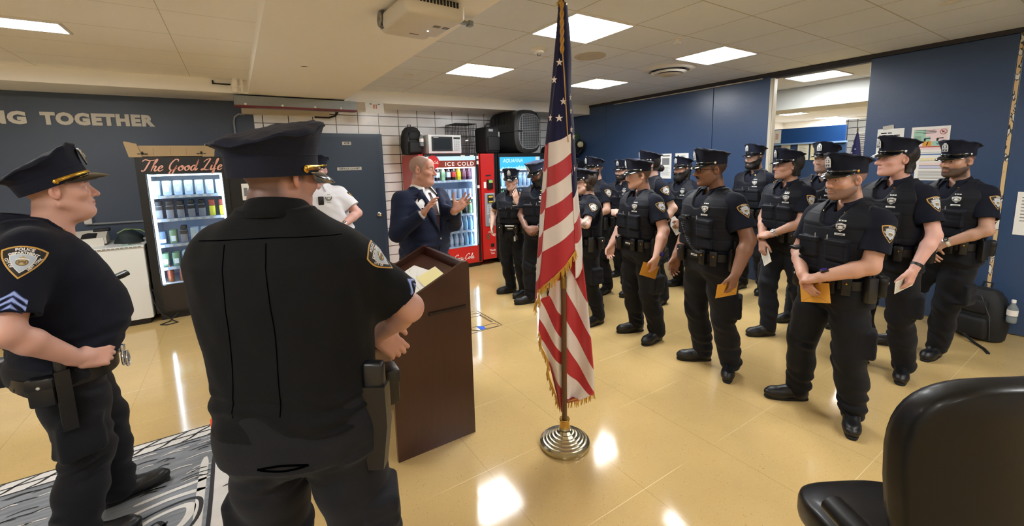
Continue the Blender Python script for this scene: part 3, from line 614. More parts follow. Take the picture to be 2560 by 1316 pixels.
def cloth(name,Lp,Rp,cols,depth,nu=16,sub=6,smooth_=True):
    # bands between successive left/right points; depth(u,z)->y
    m=MB(); rows=[]
    nb=len(cols)
    def cr_(P,t):
        n=len(P)-1; i=min(int(t*n+1e-9),n-1); f=t*n-i; p0=P[max(i-1,0)];p1=P[i];p2=P[i+1];p3=P[min(i+2,n)]
        return tuple(.5*(2*b+(c-a)*f+(2*a-5*b+4*c-d)*f*f+(3*b-a-3*c+d)*f**3) for a,b,c,d in zip(p0,p1,p2,p3))
    def fn(u,v):
        a=cr_(Lp,v); b=cr_(Rp,v); sag=.010*math.sin(PI*u); x=a[0]+(b[0]-a[0])*u; z=a[1]+(b[1]-a[1])*u-sag
        return (x,depth(u,z),z)
    m.grid(fn,nu,nb*sub,0,None,lambda i,j:cols[j//sub])
    o=m.build(name,[FNV,FWH,FRED],fg); md=o.modifiers.new('s','SOLIDIFY'); md.thickness=.0025; return o
foldL=[(.004,2.515),(-.016,2.27),(-.046,2.04),(-.075,1.801),(-.082,1.668),(-.089,1.559),(-.098,1.444),(-.109,1.319),(-.118,1.202),(-.131,1.073),(-.141,.985)]
frontR=[(.014,2.515),(.008,2.271),(.022,2.069),(.044,1.847),(.046,1.746),(.052,1.646),(.058,1.544),(.062,1.442),(.066,1.336),(.067,1.225),(.068,1.205)]
frontL=[(-.012,2.51),(-.037,2.27),(-.062,2.03),(-.091,1.80),(-.104,1.65),(-.116,1.53),(-.127,1.41),(-.136,1.28),(-.147,1.16),(-.156,1.02),(-.163,.90)]
C1=[0,0,0,1,2,1,2,1,2,2]
dF=lambda u,z:-.055-.03*math.sin(PI*min(u,1))+.012*math.sin(u*7+z*5)
cloth('front_fold',foldL,frontR,C1,dF); cloth('left_fold',frontL,foldL,[0,0,0,2,1,2,1,2,1,2],lambda u,z:-.02-.035*u,nu=5)
stripR=[(.030,2.515),(.049,2.281),(.048,2.086),(.059,1.94),(.074,1.673),(.079,1.564),(.092,1.422),(.104,1.283),(.108,1.10)]
stripL=[(.012,2.515),(.006,2.271),(.018,2.069),(.040,1.847),(.046,1.646),(.054,1.5),(.060,1.36),(.064,1.25),(.066,1.05)]
cloth('right_fold',stripL,stripR,[0,0,0,0,0,1,2,1],lambda u,z:-.052+.075*u-.02*math.sin(u*PI),nu=8)
cloth('rear_right_fold',[(.006,1.25),(.010,1.14),(.010,.966),(.008,.791),(.007,.632),(.006,.46),(.005,.285),(.004,.257)],[(.104,1.20),(.138,.886),(.157,.678),(.173,.477),(.176,.336),(.154,.311),(.093,.281),(.021,.258)],[2,1,2,1,2,1,2],lambda u,z:.022+.03*math.sin(u*PI)-.012*math.sin(u*9),nu=14)
cloth('rear_left_fold',[(-.062,1.15),(-.078,1.03),(-.088,.93),(-.136,.897),(-.146,.783),(-.146,.666),(-.095,.522),(-.03,.221)],[(-.004,1.20),(-.005,1.03),(-.006,.8),(-.008,.653),(-.008,.567),(-.009,.492),(-.010,.339),(-.012,.211)],[2,1,2,1,2,1,2],lambda u,z:.025+.022*math.sin(u*PI*2),nu=12)
def star_poly(r_=.021):
    return [((r_ if i%2==0 else r_*.4)*math.sin(i*PI/5),(r_ if i%2==0 else r_*.4)*math.cos(i*PI/5)) for i in range(10)]
m=MB()
for x,z,dy,sx in ((-.012,2.206,-.092,.9),(-.040,2.121,-.088,.75),(.006,2.01,-.092,.9),(-.016,1.925,-.099,1.05),(-.062,1.93,-.085,.45),(.047,1.868,-.052,.55),(.058,1.831,-.035,.5),(.062,1.66,-.034,.5),(.044,2.035,-.05,.3),(.046,1.966,-.045,.3)):
    P=[(x+a*sx,dy,z+b) for a,b in star_poly()]; m.add(P+[(x,dy-.001,z)],[(i,(i+1)%10,10) for i in range(10)],0)
m.build('stars',[FWH],fg,False)
random.seed(2)
def fringe(pts,nm,ln=.045,dens=170):
    m=MB(); P=[Vector(p) for p in pts]
    for a,b in zip(P,P[1:]):
        n=max(2,int((b-a).length*dens))
        for i in range(n):
            p=a.lerp(b,i/n); d=Vector((random.uniform(-.012,.012),random.uniform(-.008,.008),-ln*random.uniform(.8,1.1)))
            q=p+d*.5+Vector((random.uniform(-.003,.003),0,0)); m.tube([p+Vector((0,0,.004)),q,p+d],[.0028,.003,.0016],4,cap=False)
        m.tube([a,b],.004,5)
    return m.build(nm,[GOLDT],fg)
yb=-.075
fringe([(.068,-.06,1.21),(.04,yb-.01,1.175),(.0,yb-.015,1.12),(-.05,yb-.01,1.065),(-.10,yb,1.02),(-.141,yb+.01,.985),(-.135,yb+.02,.93),(-.163,-.03,.90)],'fringe')
fringe([(-.163,-.02,.90),(-.165,-.02,.86)],'fringe')
fringe([(-.146,.025,.70),(-.135,.025,.60),(-.095,.025,.522),(-.10,.03,.44),(-.03,.03,.225)],'fringe',.042)
fringe([(.176,.022,.345),(.154,.03,.315),(.093,.03,.285),(.021,.025,.262)],'fringe',.05)
m=MB()
for k in range(2):
    m.tube([(.002+.006*math.sin(i*.9+k*PI),-.10+.006*math.cos(i*.9+k*PI),2.50-.012*i) for i in range(22)],.006,7)
m.tube([(.004,-.10,2.25),(.011,-.1,2.156),(.018,-.1,2.016),(.027,-.1,1.843),(.03,-.095,1.80)],.0028,6); m.tube([(.0,-.09,2.52),(.004,-.1,2.62),(-.004,-.06,2.64),(0,0,2.6)],.006,6)
m.build('cord',[mat('gold_cord','#B5893C',.5)],fg)
# ------------------------------------------------------------------ door, signs, lettering
d=MB().box((1.02,6.86,0),(2.01,6.905,2.205),0); d.box((1.07,6.85,.0),(1.955,6.875,2.15),1); o=d.build('door_1',[DKBLUE,mat('navy_door_leaf','#24384D',.42,bump=.2,bscale=20)],None,False); o['kind']='structure'
k=MB().lathe([(.034,0),(.034,.012),(.014,.018),(.014,.035),(.03,.045),(.034,.06),(.026,.075),(.005,.08)],24,0,rotm(PI/2)); k=k.build('door_knob',[CHROME],o); k.location=(1.886,6.85,.935)
def wall_sign(txt,x0,x1,z0,z1,size,label,y=6.849):
    s=empty('door_sign',((x0+x1)/2,y,(z0+z1)/2),0,label,'sign'); w_,h_=x1-x0,z1-z0
    MB().box((-w_/2,-.004,-h_/2),(w_/2,0,h_/2),0).build('plate',[mat('sign_plate','#C9C6BE',.5)],s,False)
    MB().text(txt,size,0,Matrix.Translation((0,-.005,0))@RX90,bold=.001,space=1.15).build('lettering',[INK],s,False)
wall_sign('A28',1.403,1.533,2.033,2.081,.042,'small number plate high on the blue door'); wall_sign('SERVICE CLOSET',1.304,1.661,1.65,1.697,.036,'long narrow SERVICE CLOSET plate on the blue door')
for wd_,x0_,x1_ in (('NG',-2.16,-1.86),('TOGETHER',-1.752,-.768)):
    m=MB().text(wd_,.172,0,Matrix.Translation((-1.416,6.897,2.316))@RX90,depth=.006,bold=.011,space=1.14)
    xs=[v[0] for v in m.V]; a0,b0=min(xs),max(xs); m.V=[(x0_+(x-a0)*(x1_-x0_)/(b0-a0),y,z) for x,y,z in m.V]
    o=m.build('wall_lettering',[mat('wall_letter_white','#D8D4C8',.6)],None,False); tag(o,'white block lettering %s on the slate blue wall'%wd_,'lettering')
# wall services
cn=MB().tube([(-1.53,6.88,1.105),(-.85,6.88,1.095)],.013,10); mat('grey_conduit','#8f959c',.4,.4); tag(MB().tube([(.19,6.88,2.44),(.12,6.88,2.44),(.07,6.88,2.40),(.055,6.88,2.33),(.055,6.88,1.9)],.013,10).build('conduit',[MATS['grey_conduit']]),'curved grey conduit pipe dropping down the wall below the duct','conduit'); m=cn.build('conduit',[mat('grey_conduit','#8f959c',.4,.4)]); tag(m,'thin grey conduit pipe running along the slate blue wall','conduit')
oc=empty('wall_outlet',(-1.5,6.9,1.16),0,'small white outlet box on the slate wall beside the left officer face','outlet')
MB().box((-.035,-.05,-.05),(.035,0,.07),0,.005).build('box',[WHITEM],oc); MB().box((-.025,-.056,-.03),(.025,-.05,.05),0,.003).box((-.008,-.058,.0),(-.004,-.056,.02),1).box((.004,-.058,.0),(.008,-.056,.02),1).build('socket',[WHITEM,DARK],oc)
du=empty('air_duct',(.79,6.32,2.46),0,'grey sheet metal duct with red lower edge under the beam end','duct')
MB().box((-.715,-.12,.012),(.715,.16,.13),0).build('duct_body',[STEEL],du,False); MB().box((-.715,-.128,-.004),(.715,-.11,.016),0).box((-.715,-.12,-.004),(.715,.0,.004),0).build('red_edge',[mat('red_oxide','#6d1f1d',.5,var=.2,vscale=20)],du,False)
for i,x in enumerate((-.6,-.2,.18,.5)):
    b=MB().lathe([(.014,0),(.014,.008),(.006,.012)],10,0,TR(0,0,0,PI/2)).build('bolt',[WHITEM],du); b.location=(x,-.12,.03)
o=MB().box((1.40,6.22,2.47),(1.44,6.3,2.60),0,.004).build('duct_clip',[WHITEM],None,False); tag(o,'small white hanger clip at the right end of the duct','bracket')
rw_=MB().box((.155,6.80,2.44),(1.25,6.9,2.525),0,.006); o=rw_.build('cable_trunking',[mat('cream_trunking','#CDBFA4',.5)],None,False); tag(o,'cream cable trunking box on the wall under the grey duct','trunking')
o=MB().tube([(1.05,6.84,2.43),(1.25,6.84,2.43),(1.34,6.84,2.46),(1.40,6.84,2.56)],.014,8).build('drain_hose',[DARK]); tag(o,'black curved hose leaving the cream trunking','hose')
pp=empty('riser_pipe',(.10,6.12,2.61),0,'cream painted vertical pipe beside the end of the beam','pipe')
MB().tube([(0,0,0),(0,0,.155)],.032,16).build('large_pipe',[CREAM],pp); MB().tube([(.07,.01,0),(.07,.01,.155)],.014,10).build('thin_pipe',[CREAM],pp); MB().lathe([(.036,.055),(.039,.06),(.039,.075),(.036,.08)],16,cap=False).box((-.05,-.012,.06),(.09,.0,.075),0).build('clamp',[CREAM],pp)
o=MB().box((-.12,6.17,2.70),(.06,6.2,2.712),0).box((-.12,6.17,2.70),(-.105,6.2,2.74),0).build('pipe_bracket',[DARK],None,False); tag(o,'short black angle bracket left of the riser pipe','bracket')
def ppaper(name,loc,rz,w_,h_,label,build,cat='paper',m_=PAPER,mats=()):
    o_=empty(name,loc,rz,label,cat); MB().box((-w_/2,-.002,-h_/2),(w_/2,0,h_/2)).build('sheet',[m_],o_,False)
    m=MB(); build(m)
    if m.F: m.build('print',[INK,GREYINK,*mats],o_,False)
    return o_
def bar(m,x,z,w_,h_,mi=0,y=-.003): m.add([(x,y,z),(x+w_,y,z),(x+w_,y,z+h_),(x,y,z+h_)],[(0,1,2,3)],mi)
STR=[mat('poster_red','#b5502f',.6),mat('poster_orange','#D99A2C',.6),mat('poster_green','#9ec8b4',.6),mat('poster_pink','#e6cfd2',.6),mat('poster_blue','#4f74a8',.6),mat('poster_navy','#1f2a44',.6)]
def fl_(m):
    for x,w_,c in ((-.03,.008,5),(-.018,.010,2),(-.004,.010,3),(.010,.010,5),(.022,.008,2)): bar(m,x,-.02,w_,.06,c)
    bar(m,-.07,.04,.03,.012,0); bar(m,.045,.04,.03,.012,0); bar(m,-.045,.035,.09,.008,5)
ppaper('paper_notice',(1.75,6.215,2.525),0,.258,.17,'white paper hung on the soffit above the blue door',fl_,mats=STR)
RZ=-PI/2   # right wall, facing -X : local x -> world -Y
def lines(m,x0,z0,n,dz,wmin,wmax,h_,mi=0,seed=1):
    random.seed(seed)
    for i in range(n): bar(m,x0,z0-dz*i,random.uniform(wmin,wmax),h_,mi)
def attn(m):
    for i,t in enumerate(('ATTENTION OFFICERS','PLEASE SECURE','PERSONAL ITEMS','PROPERTY AND','KEEP THIS ROOM','CLEAN AND','CLEAR')):
        pass
    random.seed(3)
    for i in range(9):
        x=-.08
        for k in range(random.choice((2,2,3))):
            L_=random.uniform(.03,.06)
            if x+L_<.09: bar(m,x,.10-.027*i,L_,.011,0)
            x+=L_+.009
Xw=5.897
ppaper('paper_notice',(Xw,1.647,1.81),RZ,.22,.30,'white notice with bold dark text left of the illustrated safety poster',attn)
o=MB().box((-.045,-.004,-.02),(.045,-.001,.02)).build('tape_strip',[mat('masking_tape','#B9B6AC',.6)],bpy.data.objects[-1] if 0 else None,False); o.matrix_world=Matrix.Translation((Xw,1.67,1.975))@rotm(0,0,RZ)@rotm(0,-.15,0); tag(o,'piece of masking tape above the bold text notice','tape')
def safety(m):
    bar(m,-.125,-.105,.25,.21,5,-.0025); bar(m,-.122,-.102,.244,.205,8-1 if 0 else 5,-.0028)
    bar(m,-.122,-.02,.09,.12,4,-.003); bar(m,-.03,.03,.15,.07,5,-.003); bar(m,-.122,-.06,.05,.04,4,-.003)
    bar(m,-.05,-.018,.055,.045,4,-.0035); bar(m,-.05,-.066,.065,.048,3,-.0035); bar(m,.017,-.066,.10,.048,4,-.0035)
    bar(m,-.122,-.078,.244,.010,2,-.0035); lines(m,-.11,.09,2,.02,.04,.05,.004,1,2); lines(m,-.055,.088,3,.014,.08,.12,.005,1,3); lines(m,-.115,.03,6,.009,.05,.06,.003,1,4)
    for x,z,s in ((-.043,.012,1),(.05,.012,1)): m.add([(x,-.004,z),(x+.05,-.004,z+.004),(x+.05,-.004,z-.006),(x+.018,-.004,z-.007),(x+.012,-.004,z-.03),(x,-.004,z-.03)],[(0,1,2,3,4,5)],0)
    m.add([(-.025,-.004,-.06),(-.015,-.004,-.06),(-.005,-.004,-.022),(-.013,-.004,-.022)],[(0,1,2,3)],0)
    m.add([(.05,-.004,-.035),(.065,-.004,-.042),(.08,-.004,-.035),(.075,-.004,-.05),(.065,-.004,-.056),(.055,-.004,-.05)],[(0,1,2,3,4,5)],6)
    T_=Matrix.Translation((.095,-.004,.072)); m.tube([(.024*math.cos(a*PI/12),0,.024*math.sin(a*PI/12)) for a in range(24)],.0022,4,2,T_,closed=True); m.tube([(-.017,0,.017),(.017,0,-.017)],.0022,4,2,T_); m.add([(-.012,.001,.008),(.014,.001,.006),(.0,.001,-.002),(-.006,.001,-.012)],[(0,1,2,3)],0,T_)
ppaper('safety_poster',(Xw,1.335,1.83),RZ,.285,.255,'illustrated firearm safety poster with orange and green squares',safety,'poster',mats=STR)
def tabl(m):
    bar(m,-.18,.115,.36,.012,6); 
    for i,(z,c) in enumerate(((.075,3),(.03,5),(-.0,4))): bar(m,-.16,z-.02,.30,.03,c,-.0025); bar(m,-.16,z-.022,.30,.003,0)
    lines(m,-.16,-.05,7,.012,.25,.31,.004,1,5)
ppaper('paper_notice',(Xw,1.235,1.56),RZ,.38,.28,'white table chart below the safety poster behind the rightmost officers',tabl,mats=[mat('pale_red','#c9b3b0',.6),mat('pale_yellow','#e6dcb4',.6),mat('pale_lilac','#c3c5dc',.6),mat('pale_rose','#e0cfcb',.6),mat('poster_blue')])
ppaper('paper_notice',(Xw,.58,1.135),RZ,.26,.39,'white paper on the far right wall panel at the picture edge',lambda m:lines(m,-.1,.14,8,.03,.1,.2,.008,1,6))
def doc(m): lines(m,-.07,.16,1,.02,.14,.15,.012,0,7); bar(m,-.075,.02,.14,.11,1,-.0025); lines(m,-.085,-.02,10,.014,.12,.17,.004,1,8)
ppaper('paper_notice',(Xw,4.46,1.585),RZ,.205,.40,'white printed page on the blue wall, left one of two side by side',doc)
def doc2(m): lines(m,-.02,.165,2,.012,.08,.10,.005,1,9); m.lathe([(.012,0),(.001,.001)],12,0,TR(-.065,-.003,.165,PI/2)); lines(m,-.085,.12,14,.02,.10,.17,.004,1,10)
ppaper('paper_notice',(Xw,4.17,1.58),RZ,.235,.41,'white printed page on the blue wall, right one of two, behind the full beard',doc2)
ppaper('paper_notice',(Xw,5.16,1.62),RZ,.33,.20,'pink and lilac paper on the blue wall behind the middle officers',lambda m:(bar(m,-.16,-.1,.13,.2,2),),mats=[mat('pink_print','#d9578d',.6)],m_=mat('lilac_paper','#b9b2d6',.7))
# adjoining room contents
ppaper('paper_notice',(9.492,4.48,2.10),RZ,.15,.27,'narrow red printed notice at the left edge of the wall opening',lambda m:lines(m,-.03,.05,7,.017,.05,.06,.008,2,11),mats=[mat('red_ink','#b04a44',.6)])
for i,(y,z,w_,h_,c,lab) in enumerate(((4.30,1.80,.17,.27,'#CFC8B0','left most'),(3.98,1.77,.2,.31,'#DAD9C6','middle'),(3.73,1.76,.24,.30,'#D8CFA4','right most'))):
    ppaper('paper_notice',(9.492,y,z),RZ,w_,h_,'%s of three papers on the blue cabinet in the next room'%lab.replace(' most','most'),lambda m:lines(m,-.07,h_*.3,6,.03,.08,.14,.006,1,12+i),m_=mat('aged_paper_%d'%i,c,.7),cat='paper')
tw=MB().box((10.5,2.2,0),(10.6,3.66,2.4),0); o=tw.build('wall_tile_far',[grid_mat('far_tile',srgb('#D5D5D0'),srgb('#2d2f33'),1,2,.16,.13,3.3,2.1,.012,rough=.3)],None,False); o['kind']='structure'
bl=empty('window_blind',(10.47,3.28,1.85),RZ,'white horizontal blind beside the small flag in the next room','blind')
m=MB()
for i in range(14): m.box((-.18,-.012,-.25+.036*i),(.18,.006,-.232+.036*i),0)
m.build('slats',[WHITEM],bl,False); MB().box((-.19,-.02,.25),(.19,.015,.29),0).build('head_rail',[WHITEM],bl,False)
sf=empty('flag',(10.2,3.35,1.35),RZ,'small furled national flag on a pole in the next room','flag')
MB().tube([(0,0,-1.35),(0,0,.85)],.012,8).build('pole',[mat('oak_pole')],sf)
m=MB().lathe([(.01,.78),(.05,.6),(.09,.3),(.10,.2)],14,0).lathe([(.10,.2),(.11,.12)],14,1).lathe([(.11,.12),(.11,.06)],14,2).lathe([(.11,.06),(.10,-.25)],14,1)
for x,z in ((-.02,.55),(.02,.45),(-.03,.38),(.03,.33),(0,.26)): m.add([(x+a*.8,-.11,z+b*.8) for a,b in star_poly()],[tuple(range(10))],1)
m.build('flag_cloth',[FNV,FWH,FRED],sf)
# ------------------------------------------------------------------ office chair in the right foreground
LEA=mat('black_leather','#040405',.40,bump=.10,bscale=55,coat=.08,spec=.35)
ch=empty('office_chair',(1.575,.135,0),-.574+.03,'black leather office chair seen from behind at lower right','chair')
def pad(w_,h_,th,ex=3.0,n=48,bow=.05,taper=.0):
    m=MB(); rings=[(1.0,-.35),(1.0,.2),(.97,.42),(.9,.5)]; V=[]
    seq=[(.86,-.5),(.96,-.42),(1.0,-.2),(1.0,.2),(.96,.42),(.86,.5)]
    for s,dy in seq:
        for x,z in superloop(w_/2,h_/2,n,ex):
            inset=(1-s)*.5*th*2.2/ (w_/2)
            k=1-inset; tp=1+taper*(z/(h_/2)); V.append((x*k*tp,dy*th+bow*((x/(w_/2))**2)-.03*(z/(h_/2))**2,z*k))
    Fc=[(j*n+i,j*n+(i+1)%n,(j+1)*n+(i+1)%n,(j+1)*n+i) for j in range(5) for i in range(n)]
    # caps : concentric rings
    for base,sg in ((0,-1),(5*n,1)):
        prev=base
        for q in (.75,.45,.15):
            b=len(V)
            for i in range(n):
                x,y,z=V[base+i]; X_,Z_=x*q,z*q
                V.append((X_,sg*.5*th+sg*.012*(1-q)+bow*((X_/(w_/2))**2)-.03*(Z_/(h_/2))**2,Z_))
            for i in range(n):
                f=(prev+i,prev+(i+1)%n,b+(i+1)%n,b+i); Fc.append(f if sg>0 else f[::-1])
            prev=b
        Fc.append(tuple(prev+i for i in range(n)) if sg>0 else tuple(prev+i for i in range(n-1,-1,-1)))
    return m.add(V,Fc)
b=pad(.50,.60,.085,3.4,bow=.055,taper=.02).build('backrest',[LEA],ch,sharp=80); b.location=(0,.0,.838); b.rotation_euler=(-.10,0,0)
s_=pad(.46,.46,.10,3.2,bow=0).build('seat',[LEA],ch,sharp=80); s_.location=(0,.28,.44); s_.rotation_euler=(PI/2,0,0)
for q in (-1,1):
    a=MB().lathe([(.02,-.10),(.040,-.09),(.043,0),(.040,.09),(.02,.10)],16,0,TR(q*.245,.15,.60,PI/2,0,0)@Matrix.Diagonal((1,.75,1,1))).build('armrest',[LEA],ch)
    MB().tube([(q*.245,.14,.58),(q*.26,.15,.50),(q*.25,.2,.40),(q*.18,.26,.39)],.018,8).build('arm_bracket',[BP],ch)
MB().lathe([(.03,.08),(.03,.3),(.045,.3),(.045,.39)],16,0,TR(0,.28,0)).build('gas_post',[BP],ch)
m=MB()
for i in range(5):
    a=2*PI*i/5+.3; m.tube([(0,.28,.11),(.15*math.cos(a),.28+.15*math.sin(a),.10),(.29*math.cos(a),.28+.29*math.sin(a),.075)],[.028,.022,.016],8)
m.build('star_base',[BP],ch)
for i in range(5):
    a=2*PI*i/5+.3; c=MB().lathe([(.02,-.012),(.03,-.012),(.03,.012),(.02,.012)],14,0,rotm(PI/2)).build('caster',[BP],ch); c.location=(.29*math.cos(a),.28+.29*math.sin(a),.03)
MB().box((-.05,.05,.37),(.05,.3,.39)).tube([(0,.06,.38),(0,-.045,.45),(0,-.03,.66)],.025,8).build('back_bracket',[BP],ch)
# ------------------------------------------------------------------ backpack on the floor by the right wall
b_=backpack((5.62,.80,.0),-PI/2+.25,'large black backpack slumped on the floor against the blue wall at right',1.0); b_.rotation_euler=(.0,.0,-PI/2-.3)
wbottle((5.52,.60,.22),'clear water bottle in the side pocket of the floor backpack')
o=MB().tube([(5.45,.86,.05),(5.38,.78,.012),(5.28,.70,.006),(5.18,.66,.006)],.012,6).build('loose_strap',[BAGM]); tag(o,'loose black backpack strap trailing on the yellow floor','strap')
# ------------------------------------------------------------------ white cabinet and the things on it
wc_=empty('white_cabinet',(-1.62,6.42,0),0,'white waist high cabinet between the left officer and the black machine','cabinet')
MB().box((-.69,-.34,.07),(.695,.36,.88),0,.006).build('body',[WP],wc_,False); MB().box((-.7,-.35,.88),(.7,.37,.905),0,.004).build('top',[WP],wc_,False)
MB().box((-.66,-.30,0),(.66,.33,.07)).build('plinth',[DARK],wc_,False)
m=MB()
for i in range(14): m.box((.18+.036*i,-.353,.886),(.208+.036*i,-.349,.897))
m.build('vent_slots',[mat('slot_grey','#7d7d7b',.6)],wc_,False)
pr=empty('desk_printer',(-1.50,6.46,.905),.1,'small off white printer on the white cabinet behind the left officer','printer')
MB().prism([(-.2,-.16),(.2,-.16),(.2,.16),(-.2,.16)],0,.09).build('body',[mat('off_white_plastic','#D5D0C4',.5)],pr,False)
m=MB().add([(-.2,-.14,.09),(.22,-.14,.09),(.22,.16,.15),(-.2,.16,.15),(-.2,-.14,.02),(.22,-.14,.02),(.22,.16,.02),(-.2,.16,.02)],[(0,1,2,3),(4,5,1,0),(5,6,2,1),(6,7,3,2),(7,4,0,3)]); m.build('lid',[mat('off_white_plastic')],pr,False)
MB().add([(.02,-.145,.095),(.14,-.145,.095),(.14,.02,.128),(.06,.05,.134),(.02,.0,.124)],[(0,1,2,3,4)]).box((.10,.08,.13),(.24,.2,.165),0,.01).build('dark_panel',[DARK],pr,False)
gb=empty('cloth_bag',(-1.085,6.42,.905),.15,'dark green folded cloth bag on the white cabinet against the black machine','bag')
def lump(seed,sx,sy,sz,n=24,k=12):
    random.seed(seed); ph=[random.uniform(0,6) for _ in range(6)]
    def f(u,v):
        a=2*PI*u; b=PI/2*v; r=1+.12*math.sin(2*a+ph[0]+2*v)+.07*math.sin(5*a+ph[1]+6*v)+.05*math.sin(9*v+ph[2]+a)
        return (sx*r*math.cos(a)*math.cos(b)**.6 if b<PI/2 else 0,sy*r*math.sin(a)*math.cos(b)**.6 if b<PI/2 else 0,sz*math.sin(b)*(1+.12*math.sin(2*a+ph[3])))
    return MB().grid(f,n,k)
lump(5,.135,.13,.13).build('bag_body',[mat('dark_green_cloth','#1d2a2c',.75,bump=.4,bscale=25)],gb); MB().tube([(-.1,.05,.11),(-.03,.06,.15),(.1,.05,.13),(.16,.03,.08)],.006,6).build('piping',[mat('green_piping','#8fae6a',.6)],gb)
pp_=empty('paper_card',(-1.06,6.18,.906),.3,'small teal and brown card lying on the white cabinet top','card'); MB().box((-.06,-.04,0),(.05,.02,.002)).build('teal_card',[mat('teal_card','#8fd0b8',.6)],pp_,False); MB().box((-.0,.0,.002),(.11,.06,.006)).build('brown_card',[mat('brown_card','#6c5c57',.6)],pp_,False)
o=MB().tube([(-.93,6.10,.5),(-.90,6.04,.25),(-.84,6.02,.1),(-.74,6.0,.01),(-.7,5.93,.008),(-.8,5.90,.008),(-.86,5.95,.008),(-.78,6.02,.01),(-.7,6.05,.09)],.006,6).build('power_cable',[DARK]); tag(o,'black power cable looped on the floor below the black machine','cable')
o=MB().tube([(-.9,6.05,.4),(-.85,6.03,.2),(-.7,6.02,.12),(-.55,6.03,.09),(-.3,6.04,.10)],.004,6).build('thin_cable',[DARK]); tag(o,'thin black cable hanging in front of the black machine','cable')
# ------------------------------------------------------------------ projector under the beam
pj=empty('projector',(1.0,2.48,2.55),.05,'white projector hung under the ceiling beam at top','projector')
PW=mat('projector_white','#D8D2C4',.45)
m=MB().box((-.18,-.22,-.05),(.18,.16,.05),0,.03,seg=4); m.build('body',[PW],pj)
MB().box((-.17,.06,-.052),(.15,.25,.02),0,.045,seg=4).build('lens_housing',[PW],pj); 
m=MB().lathe([(.05,0),(.055,.01),(.045,.025),(.03,.028),(.005,.02)],24,0,TR(-.16,.17,.015,0,-PI/2)); m.build('lens',[mat('lens_glass','#0d1116',.08,coat=1)],pj)
m=MB()
for i in range(14): m.box((-.14+.02*i,-.2235,.015),(-.128+.02*i,-.219,.045))
m.build('vent_grille',[DARK],pj,False)
for q in ((.05,.09),(.11,.145)): MB().box((q[0],-.08,-.053),(q[1],-.05,-.049),0).build('vent',[mat('grey_plastic')],pj,False)
MB().box((-.02,.12,-.054),(.04,.13,-.050),0).build('focus_slider',[mat('grey_plastic')],pj,False)
MB().lathe([(.006,0),(.004,-.004)],10,0,TR(.06,.035,-.05)).build('indicator',[mat('indicator_glow','#ffffff',.3,emit=3)],pj)
MB().box((-.08,-.08,.05),(.08,.08,.062)).tube([(0,0,.05),(0,0,.07)],.03,12).build('mount_plate',[WHITEM],pj,False)
MB().box((.18,-.03,.012),(.33,.0,.03),0).box((.31,-.035,.005),(.34,.005,.035),0).build('mount_arm',[STEEL],pj,False)
for i,(x,y,c) in enumerate(((.62,4.35,'#5c5244'),(.93,2.95,'#3d3d40'))):
    o=MB().lathe([(.03,0),(.02,-.003),(.004,-.004)],10,0).build('ceiling_stain_cap',[mat('cap_%d'%i,c,.6)]); o.location=(x,y,2.61); o.scale=(1,.5,1); tag(o,('small dark hook mark under the middle of the beam' if i==0 else 'small dark screw cap beside the projector'),'hook')
# ------------------------------------------------------------------ painted mat
MT=mat('painted_grey_mat','#7b7f85',.6,var=.75,vscale=5,stretch=(1,6,1)); MW=mat('mat_white','#D6D3CE',.6,var=.12,vscale=14); MK=mat('mat_black','#17171a',.6); MBL=mat('mat_beige','#b9a184',.6)
mt=empty('floor_mat',(-1.4,2.2,0),0,'grey black and white painted floor mat under the two near officers','mat')
MB().box((-1.8,-1.6,0),(1.50,1.13,.008)).build('mat_base',[MT],mt,False)
m=MB(); z=.0085; m.add([(-1.8,1.0,z),(1.5,1.0,z),(1.5,1.13,z),(-1.8,1.13,z)],[(0,1,2,3)],0)
m.build('border_band',[MW],mt,False)
m=MB(); z=.0092
for i in range(24):
    x=-1.75+.135*i; P=[(x,1.005),(x+.05,1.03),(x+.09,1.075),(x+.17,1.125)]
    m.ribbon([P],.012,0,Matrix.Translation((0,0,z)))
m.ribbon([[(-1.8,1.0),(0,1.0),(1.5,1.0)],[(-1.8,1.125),(0,1.128),(1.5,1.125)],[(-1.7,1.06),(-.6,1.05),(.6,1.07),(1.45,1.05)]],.009,0,Matrix.Translation((0,0,z)))
m.build('border_hatching',[MK],mt,False)
m=MB(); T_=Matrix.Translation((1.4,-2.2,.0094))
def loc_(P): return [(x+1.4,y-2.2) for x,y in P]
W=[[(-.60,2.70),(-.45,2.72),(-.28,2.735)],[(-.62,2.62),(-.45,2.655),(-.29,2.645)],[(-.72,2.36),(-.55,2.52),(-.40,2.56),(-.35,2.52),(-.40,2.40),(-.62,2.28)],[(-.31,2.95),(-.315,2.75),(-.32,2.30),(-.33,1.9)],[(-.20,2.95),(-.17,2.5),(-.16,2.0)],[(-1.25,2.75),(-1.0,2.72),(-.8,2.74)]]
m.ribbon([loc_(s) for s in W],.022,0,Matrix.Translation((0,0,.0094)))
m.add([(x+1.4,y-2.2,.009) for x,y in ((-.26,2.95),(-.10,2.95),(-.10,1.9),(-.28,1.9))],[(3,2,1,0)],0)
m.build('white_strokes',[MW],mt,False)
m=MB(); m.ribbon([loc_(s) for s in ([(-.27,2.97),(-.27,2.5),(-.285,1.9)],[(-.09,2.97),(-.09,2.4),(-.1,1.9)],[(-.76,2.34),(-.57,2.55),(-.38,2.60),(-.31,2.54),(-.36,2.36),(-.62,2.24)],[(-.55,2.44),(-.48,2.5),(-.44,2.42)],[(-.5,2.38),(-.44,2.48)],[(-.22,2.6),(-.12,2.62)],[(-.22,2.45),(-.12,2.45)])],.011,0,Matrix.Translation((0,0,.0102))); m.build('black_outlines',[MK],mt,False)
m=MB()
